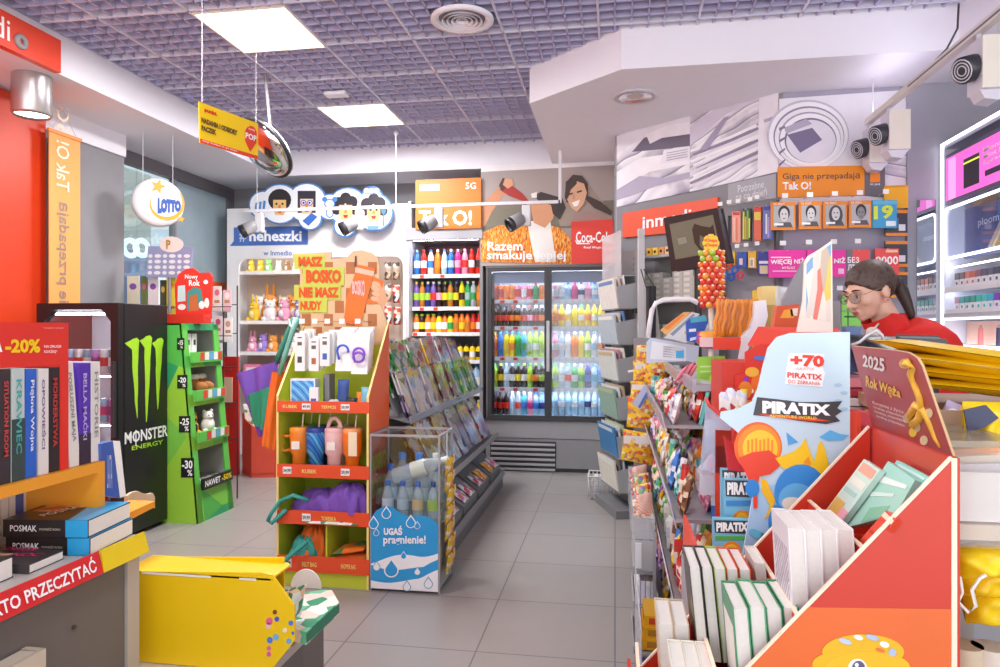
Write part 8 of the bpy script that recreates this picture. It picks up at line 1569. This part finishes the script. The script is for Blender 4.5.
# bags below the wooden board
t = thing('dark_yellow_bag', 'yellow bag with dark navy lettered panel hanging under the wooden board', 'bag', (1.0, 1.6, .98)); P_ = PY(1.62)
def pill(x0, y0, x1, y1, Y, th, m, seed=0, tilt=0): a, b = aY(x0, y1, Y), aY(x1, y0, Y); return MB().pillow((a+b)/2, V(((b.x-a.x)/2, 0, tilt)), V((-tilt, 0, (b.z-a.z)/2)), (0, -1, 0), th, m, 12, 10, seed=seed)
part('bag_body', pill(962, 402, 1012, 448, 1.62, .06, YB, 3), t); part('navy_panel', MB().art([(964, 410), (986, 405), (999, 418), (984, 428), (968, 432)], PY(1.555), M('#34385a', .4), 0, .004), t); part('white_lettering', MB().textpx('Bon Voyage', (968, 436, 441, 996, 440, 445), PY(1.555), WT, .02, .002), t)
solo('print_bag', pill(942, 404, 966, 440, 1.7, .03, pattern('lilac_print', ['#e8e2ee', '#b8a8cc', '#f4f2f4', '#8f86a8'], 26), 5, -.01), 'white and lilac printed pack hanging under the wooden board by the header card', 'packet')
solo('black_edge_pack', pill(956, 418, 966, 446, 1.66, .02, pattern('black_gold', ['#2a2830', '#c98a1c', '#3a3844', '#2a2830'], 24), 6, 0), 'narrow black and amber pack beside the lilac printed pack', 'packet')
# clear box, flyers, near right edge
CB0 = aY(953, 545, 1.42); 
t = thing('clear_box', 'large clear plastic box with brown card inside at the near picture edge', 'box', (.85, 1.5, .86)); x0, x1 = aY(949, 500, 1.4).x, aY(1030, 500, 1.4).x; z0, z1 = aY(960, 545, 1.4).z, aY(960, 447, 1.4).z; PCB = film('#d6cdc6', .16, .08)
part('walls', MB().box(x0, x1, 1.4, 1.403, z0, z1, PCB).box(x0, x0+.003, 1.4, 1.62, z0, z1, PCB).box(x0, x1, 1.4, 1.62, z0-.004, z0, PCB), t); part('card_liner', MB().box(x0+.01, x1, 1.6, 1.61, z0, z1, M('#8f7d64', .5, var=.25)).box(x0+.01, x1-.01, 1.43, 1.59, z0+.002, z0+.03, M('#d8c8b4', .5, var=.2)), t); part('lid', MB().box(x0-.004, x1, 1.396, 1.62, z1, z1+.012, film('#a99a86', .6, .15)), t)
for k, (c_, nm) in enumerate((('#efeae6', 'white'), ('#d9d0dc', 'lilac'), ('#efdfc8', 'cream'), ('#f09a4a', 'orange'))): solo('flyer', MB().obox((x0+.012, 1.44+.03*k, z0+.034+.02*k), (.26, 0, .01*k), (.0, .02, .0), (.012*k, .04, .085-.012*k), M(c_, .35, var=.1, scale=18)), '%s folded flyer inside the clear plastic box' % nm, 'flyer', group='flyers in the clear box')
t = thing('box_stand', 'pale grey stand block carrying the clear box and yellow bags beside the snake display', 'stand', (.9, 1.5, 0)); part('block', MB().box(x0+.02, x1, 1.42, 1.62, 0, .6, M('#cfc9c2', .5)), t); part('shelf', MB().box(x0, x1, 1.4, 1.62, .6, .615, M('#bdb5ad', .45)), t); part('back_post', MB().box(x1-.03, x1, 1.6, 1.62, .615, z0-.004, M('#a59c94', .5)).box(x0+.005, x0+.03, 1.605, 1.62, .615, z0-.004, M('#a59c94', .5)), t)
for k, (x0_, y0_, x1_, y1_) in enumerate(((948, 546, 1015, 574), (950, 562, 1015, 592), (962, 584, 1016, 620))): solo('yellow_bag', pill(x0_, y0_, x1_, y1_, 1.45+.02*k, .05, (YB, YB2, YB)[k], 20+k, .006), 'glossy yellow bag heaped below the clear box, %s' % ('topmost', 'middle', 'lowest')[k], 'bag', group='yellow bags below the clear box')
rp = [aY(x, y, 1.385) for x, y in ((950, 570), (960, 578), (962, 592), (958, 602), (968, 612), (976, 606), (972, 590), (980, 578), (986, 575))]
solo('cord_handle', MB().tube(rp, .0035, M('#efe6d8', .6), 6), 'white cord handle looping over the lower yellow bags', 'cord')
for k, (xp, c_) in enumerate(((967, '#d8c4a8'), (993, '#e2d6c8'))): x = aY(xp, 640, 1.48).x; solo('cardboard_tube', MB().cyl((x, 1.49, .616), (x, 1.49, .616+.175), .032, M(c_, .6, var=.08), n=20), '%s cardboard tube standing below the yellow bags' % ('tan', 'pale')[k], 'tube', group='cardboard tubes')
# black till devices in front of the cashier
t = thing('card_terminal', 'black curved till device with white cable in front of the cashier', 'till device', (.82, 2.5, 1.051)); c = aY(890, 347, 2.45); KB = M('#2b2d36', .4)
part('curved_shell', MB().pillow(aY(888, 352, 2.45), V((.115, .0, -.006)), V((0, .06, .052)), (0, -1, .3), .045, KB, 14, 10), t); pts = [aY(x, y, 2.4) for x, y in ((852, 345), (860, 342), (868, 335), (876, 331), (882, 335), (884, 341))]; part('white_cable', MB().tube(pts, .005, M('#e6e6ea', .4), 6), t); part('foot', MB().box(aY(870, 350, 2.45).x, aY(905, 350, 2.45).x, 2.42, 2.5, 1.051, aY(888, 356, 2.45).z, KB), t)
a = [aY(x, y, 2.4) for x, y in ((903, 339), (945, 340), (957, 361), (934, 360), (905, 352))]; t = thing('till_screen', 'dark grey tilted till screen seen from its back beside the black curved device', 'till screen', (1.0, 2.4, 1.051)); part('casing', MB().prism(a, (0, .05, .01), M('#55585f', .35)), t, bevel=.004); part('dark_back', MB().prism([aY(x, y, 2.395) for x, y in ((932, 343), (944, 344), (953, 358), (940, 357))], (0, .004, 0), M('#26272c', .4)), t); part('knob', MB().cyl(aY(926, 352, 2.39), aY(926, 344, 2.39), .012, M('#b9bec8', .3, .6)), t); p = aY(928, 358, 2.43); part('stand', MB().cyl((p.x, 2.43, 1.051), (p.x, 2.43, p.z), .03, M('#3a3c42', .4)), t)
solo('blue_box', MB().box(aY(846, 340, 2.55).x, aY(861, 340, 2.55).x, 2.55, 2.6, 1.051, aY(853, 327, 2.55).z, M('#6a86b8', .4, var=.1)), 'small grey-blue box on the counter left of the cashier', 'box')
solo('counter_screen', MB().prism([aY(833, 424, 2.5), aY(841, 424, 2.5), aY(840, 301, 2.5), aY(833, 301, 2.5)], (0, .012, 0), M('#8d8b90', .4)), 'narrow grey panel edge standing on the counter beside the tall printed card', 'panel')
# ================================================================ cashier
FWD = V((-.93, -.37, 0)).normalized(); LAT = V((FWD.y, -FWD.x, 0))     # LAT points to her right... away from the eye
if LAT.y < 0: LAT = -LAT
HC = V((1.022, 3.06, 1.565))
def skin_mesh(nodes, edges, root=0, sub=1):
    me = bpy.data.meshes.new('figure'); me.from_pydata([n[0] for n in nodes], edges, []); o = bpy.data.objects.new('figure', me); COL.objects.link(o)
    o.modifiers.new('s', 'SKIN'); lay = me.skin_vertices[0] if len(me.skin_vertices) else None
    for i, n in enumerate(nodes): me.skin_vertices[0].data[i].radius = n[1] if isinstance(n[1], tuple) else (n[1], n[1]); me.skin_vertices[0].data[i].use_root = (i == root)
    sb = o.modifiers.new('u', 'SUBSURF'); sb.levels = sub; sb.render_levels = sub
    bpy.context.view_layer.update()
    em = bpy.data.meshes.new_from_object(o.evaluated_get(bpy.context.evaluated_depsgraph_get())); vs = [v.co.copy() for v in em.vertices]; fs = [tuple(p.vertices) for p in em.polygons]
    bpy.data.objects.remove(o); bpy.data.meshes.remove(me); bpy.data.meshes.remove(em); return vs, fs
PEL, SPI, CHE, NEK = V((1.32, 3.16, .95)), V((1.28, 3.145, 1.12)), V((1.2, 3.12, 1.31)), V((1.1, 3.085, 1.42))
SHL, SHR = V((1.225, 2.955, 1.35)), V((1.13, 3.25, 1.35))          # shoulder nearer the eye, far shoulder
ELL, ELR = V((1.14, 2.87, 1.1)), V((1.0, 3.3, 1.1)); WRL, WRR = V((.97, 2.87, 1.115)), V((.88, 3.2, 1.115))
HIL, HIR = PEL+V((.03, -.09, -.05)), PEL+V((-.03, .09, -.05)); KNL, KNR = V((1.36, 3.06, .5)), V((1.32, 3.25, .5)); ANL, ANR = V((1.39, 3.05, .09)), V((1.35, 3.26, .09)); TOL, TOR = ANL+V((-.17, -.06, -.05)), ANR+V((-.17, -.06, -.05))
SKN = M('#e9b9a2', .5, var=.03)
nodes = [(PEL, (.15, .11)), (SPI, (.12, .09)), (CHE, (.115, .08)), (NEK, .05), (HC+V((.035, .012, -.085)), .05), (SHL, .052), (ELL, .04), (WRL, .028), (SHR, .052), (ELR, .04), (WRR, .028), (HIL, .085), (KNL, .056), (ANL, .038), (TOL, .03), (HIR, .085), (KNR, .056), (ANR, .038), (TOR, .03)]
edges = [(0, 1), (1, 2), (2, 3), (3, 4), (2, 5), (5, 6), (6, 7), (2, 8), (8, 9), (9, 10), (0, 11), (11, 12), (12, 13), (13, 14), (0, 15), (15, 16), (16, 17), (17, 18)]
vs, fs = skin_mesh(nodes, edges)
mb = MB(); mb.add(vs, fs, SKN, True)
# head in its own frame: x to her side, y backwards, z up
pit = R(20); hz = Z_*math.cos(pit)+FWD*math.sin(pit)*1.0; hy = -(FWD*math.cos(pit)-Z_*math.sin(pit)); hx = hy.cross(hz)
HM = Matrix((( hx.x, hy.x, hz.x, HC.x), (hx.y, hy.y, hz.y, HC.y), (hx.z, hy.z, hz.z, HC.z), (0, 0, 0, 1)))
mb.T = HM
mb.ball((0, .018, .03), (.074, .094, .088), SKN, 20, 14).ball((0, -.028, -.02), (.062, .066, .075), SKN, 18, 12).ball((0, -.038, -.058), (.046, .05, .05), SKN, 16, 10).ball((0, -.066, -.09), (.021, .02, .018), SKN, 12, 8)
for sx in (-1, 1): mb.ball((sx*.036, -.052, -.022), (.028, .032, .03), SKN, 12, 8).ball((sx*.03, -.075, .022), (.026, .014, .01), SKN, 10, 6).ball((sx*.074, .012, -.012), (.01, .02, .03), SKN, 10, 8).ball((sx*.012, -.096, -.036), (.01, .012, .009), SKN, 8, 6)
mb.cyl((0, -.086, .014), (0, -.106, -.028), .009, SKN, .0125, 10).ball((0, -.108, -.032), (.0125, .013, .011), SKN, 10, 8).ball((0, -.086, -.06), (.022, .014, .009), SKN, 10, 6).ball((0, -.083, -.072), (.02, .013, .009), SKN, 10, 6).cyl((0, .02, -.06), (0, .045, -.16), .05, SKN, .052, 14)
mb.T = None
for w, s_ in ((WRL, -1), (WRR, 1)):   # hands resting on the counter: palm, four fingers, thumb
    d = V((-.86, .5*(-s_)*.4, -.1)).normalized(); sd = V((d.y, -d.x, 0)).normalized(); pc = w+d*.05
    mb.ball(pc, (.034, .036, .017), SKN, 12, 8)
    for k, L_ in enumerate((.06, .068, .064, .05)): b0 = pc+d*.028+sd*(-.024+.016*k); mb.tube([b0, b0+d*L_*.45+V((0, 0, .006)), b0+d*L_*.8+V((0, 0, -.006)), b0+d*L_+V((0, 0, -.018))], [.0085, .0082, .0075, .006], SKN, 8)
    b0 = pc-d*.012-sd*.03*s_; mb.tube([b0, b0-sd*.022*s_+d*.02, b0-sd*.028*s_+d*.045], [.0105, .0095, .0075], SKN, 8)
t = thing('person', 'cashier in red fleece jacket and glasses, dark hair tied back, looking down at till', 'person', (1.36, 3.15, 0))
body = part('body', mb, t); rm = body.modifiers.new('skin', 'REMESH'); rm.mode = 'VOXEL'; rm.voxel_size = .0055; rm.use_smooth_shade = True; sm = body.modifiers.new('soft', 'SMOOTH'); sm.factor = .5; sm.iterations = 3
# features
def hp(name, mk, lab=None):
    q = MB(); q.T = HM; mk(q); return part(name, q, t, lab)
HAIR = pattern('hair', ['#3a2a26', '#5a463e', '#4a3832'], 9, .55, 'NOISE', (6, 1, 6)); HAIRD = M('#3a2c29', .5, var=.2, scale=60)
def hairf(q):
    def fn(u, v):
        a = 2*math.pi*u; e = R(-58)+R(148)*v; x, y, z = math.cos(e)*math.sin(a), math.cos(e)*math.cos(a), math.sin(e)
        front = max(0, -y)                       # pull the shell off the face
        lim = -.008+.082*front**2.0
        zz = .028+.0955*z
        if zz < lim and y < .35: zz = lim+ (zz-lim)*.12
        if zz < -.05 and y >= .35: zz = -.05+(zz+.05)*.6
        rr = 1+.012*math.sin(34*a+5*v)
        return V((x*.081*rr, .019+y*.102*rr, zz))
    q.surf(fn, 48, 22, HAIR)
hr = hp('hair', hairf)
hp('ponytail', lambda q: q.tube([(.0, .112, .0), (.0, .13, -.015), (.01, .137, -.05), (.02, .135, -.1), (.03, .13, -.15), (.035, .122, -.19)], [.03, .032, .027, .022, .016, .006], HAIRD, 10).ball((0, .108, 0), (.045, .03, .045), HAIRD))
for sx in (-1, 1):
    hp('eye', lambda q: q.ball((sx*.031, -.0795, .004), (.0135, .008, .0055), M('#f2ece8', .2), 10, 6).ball((sx*.031, -.0868, .001), (.0055, .002, .0045), M('#4a3a30', .2), 8, 6))
    hp('eyelid', lambda q: q.tube([(sx*.046, -.077, .005), (sx*.038, -.0865, .009), (sx*.028, -.089, .0092), (sx*.018, -.086, .004)], .0022, M('#8a5a4c', .5), 6))
    hp('eyebrow', lambda q: q.tube([(sx*.05, -.078, .024), (sx*.038, -.088, .03), (sx*.026, -.091, .029), (sx*.014, -.09, .025)], [.0015, .003, .0034, .0025], HAIRD, 6))
hp('lips', lambda q: q.ball((0, -.0945, -.0605), (.02, .007, .0048), M('#b86a68', .4), 12, 6).ball((0, -.091, -.0705), (.017, .007, .0052), M('#c27874', .4), 12, 6).tube([(-.02, -.09, -.0655), (0, -.0995, -.0652), (.02, -.09, -.0655)], .0012, M('#7a4444', .5), 5))
GLM = M('#c9b48f', .25, .8); 
g = hp('glasses', lambda q: [q.tube([(sx*.034+.026*math.cos(a), -.102-.012*math.cos(a)*sx*-.4, .0+.022*math.sin(a)) for a in [R(k) for k in range(0, 360, 20)]], .0016, GLM, 5, True) for sx in (-1, 1)]+[q.tube([(-.009, -.105, .004), (0, -.109, .007), (.009, -.105, .004)], .0015, GLM, 5)]+[q.tube([(sx*.06, -.095, .006), (sx*.074, -.04, .01), (sx*.08, .01, .008)], .0015, GLM, 5) for sx in (-1, 1)])
hp('lens', lambda q: [q.cyl((sx*.034, -.1025, 0), (sx*.034, -.1015, 0), .0255, glass('#f4f6f6', .1), n=18) for sx in (-1, 1)])
hp('earring', lambda q: q.ball((.078, .006, -.043), .004, M('#d9d9de', .2, .9), 8, 6).ball((-.078, .006, -.043), .004, M('#d9d9de', .2, .9), 8, 6))
# fleece jacket
RF = M('#dc2a24', .8, var=.08, scale=45)
jn = [(PEL+V((0, 0, .02)), (.175, .135)), (SPI, (.165, .13)), (CHE, (.17, .13)), (NEK+V((.03, .005, -.02)), (.115, .1)), (SHL+V((0, 0, -.005)), .09), (ELL, .065), (WRL+V((.02, 0, 0)), .047), (SHR+V((0, 0, -.005)), .09), (ELR, .065), (WRR+V((.02, 0, 0)), .047)]
vs, fs = skin_mesh(jn, [(0, 1), (1, 2), (2, 3), (2, 4), (4, 5), (5, 6), (2, 7), (7, 8), (8, 9)], 0, 2)
jb = MB().add(vs, fs, RF, True); j = part('fleece_jacket', jb, t)
nx = (HC+V((.035, .012, -.085))-NEK).normalized(); cx_ = nx.cross(LAT).normalized()
def collar(u, v):
    a = 2*math.pi*u; fr = max(0, -math.cos(a)) ; r = .083-.012*v+.006*math.sin(3*a)
    gap = .03*fr*v
    return NEK-nx*.05+(LAT*math.sin(a)*r*.92+cx_*(-1)*math.cos(a)*(r+gap))+nx*((.115-.075*fr)*v)
if cx_.dot(FWD) > 0: cx_ = -cx_
cb = MB().surf(lambda u, v: collar(u, v), 32, 6, RF); cb.surf(lambda u, v: NEK+(collar(u, 1-v)-NEK)*(1-.06*v-.0), 32, 3, M('#c8241f', .8)); part('collar', cb, j)
part('zip', MB().tube([NEK+FWD*.105+Z_*-.015, NEK+FWD*.125+Z_*-.07, CHE+FWD*.15+Z_*-.05], .004, M('#c9c9cf', .3, .7), 6), j)
part('lanyard', MB().tube([NEK+FWD*.075+LAT*-.04+Z_*.01, NEK+FWD*.12+LAT*-.02+Z_*-.05, NEK+FWD*.135+Z_*-.12], .004, M('#d8d4cc', .5), 5), t); part('shirt_front', MB().ball(NEK+FWD*.06+Z_*-.03, (.034, .034, .04), M('#e6dfd8', .7), 12, 8), t)
vs, fs = skin_mesh([(PEL+V((0, 0, .03)), (.162, .125)), (HIL, .1), (KNL, .072), (ANL+V((0, 0, .03)), .058), (HIR, .1), (KNR, .072), (ANR+V((0, 0, .03)), .058)], [(0, 1), (1, 2), (2, 3), (0, 4), (4, 5), (5, 6)], 0, 2)
part('trousers', MB().add(vs, fs, M('#2c2d34', .8), True), t)
for A_, T__ in ((ANL, TOL), (ANR, TOR)): part('shoe', MB().tube([A_+V((.05, .015, -.045)), A_+V((0, 0, -.035)), T__+V((0, 0, -.005))], [.04, .046, .036], M('#e6e4e2', .6), 10), t)
for l, ns in SEEN.items():
    if len(ns) > 1: print('SAME LABEL', l, ns[:4])
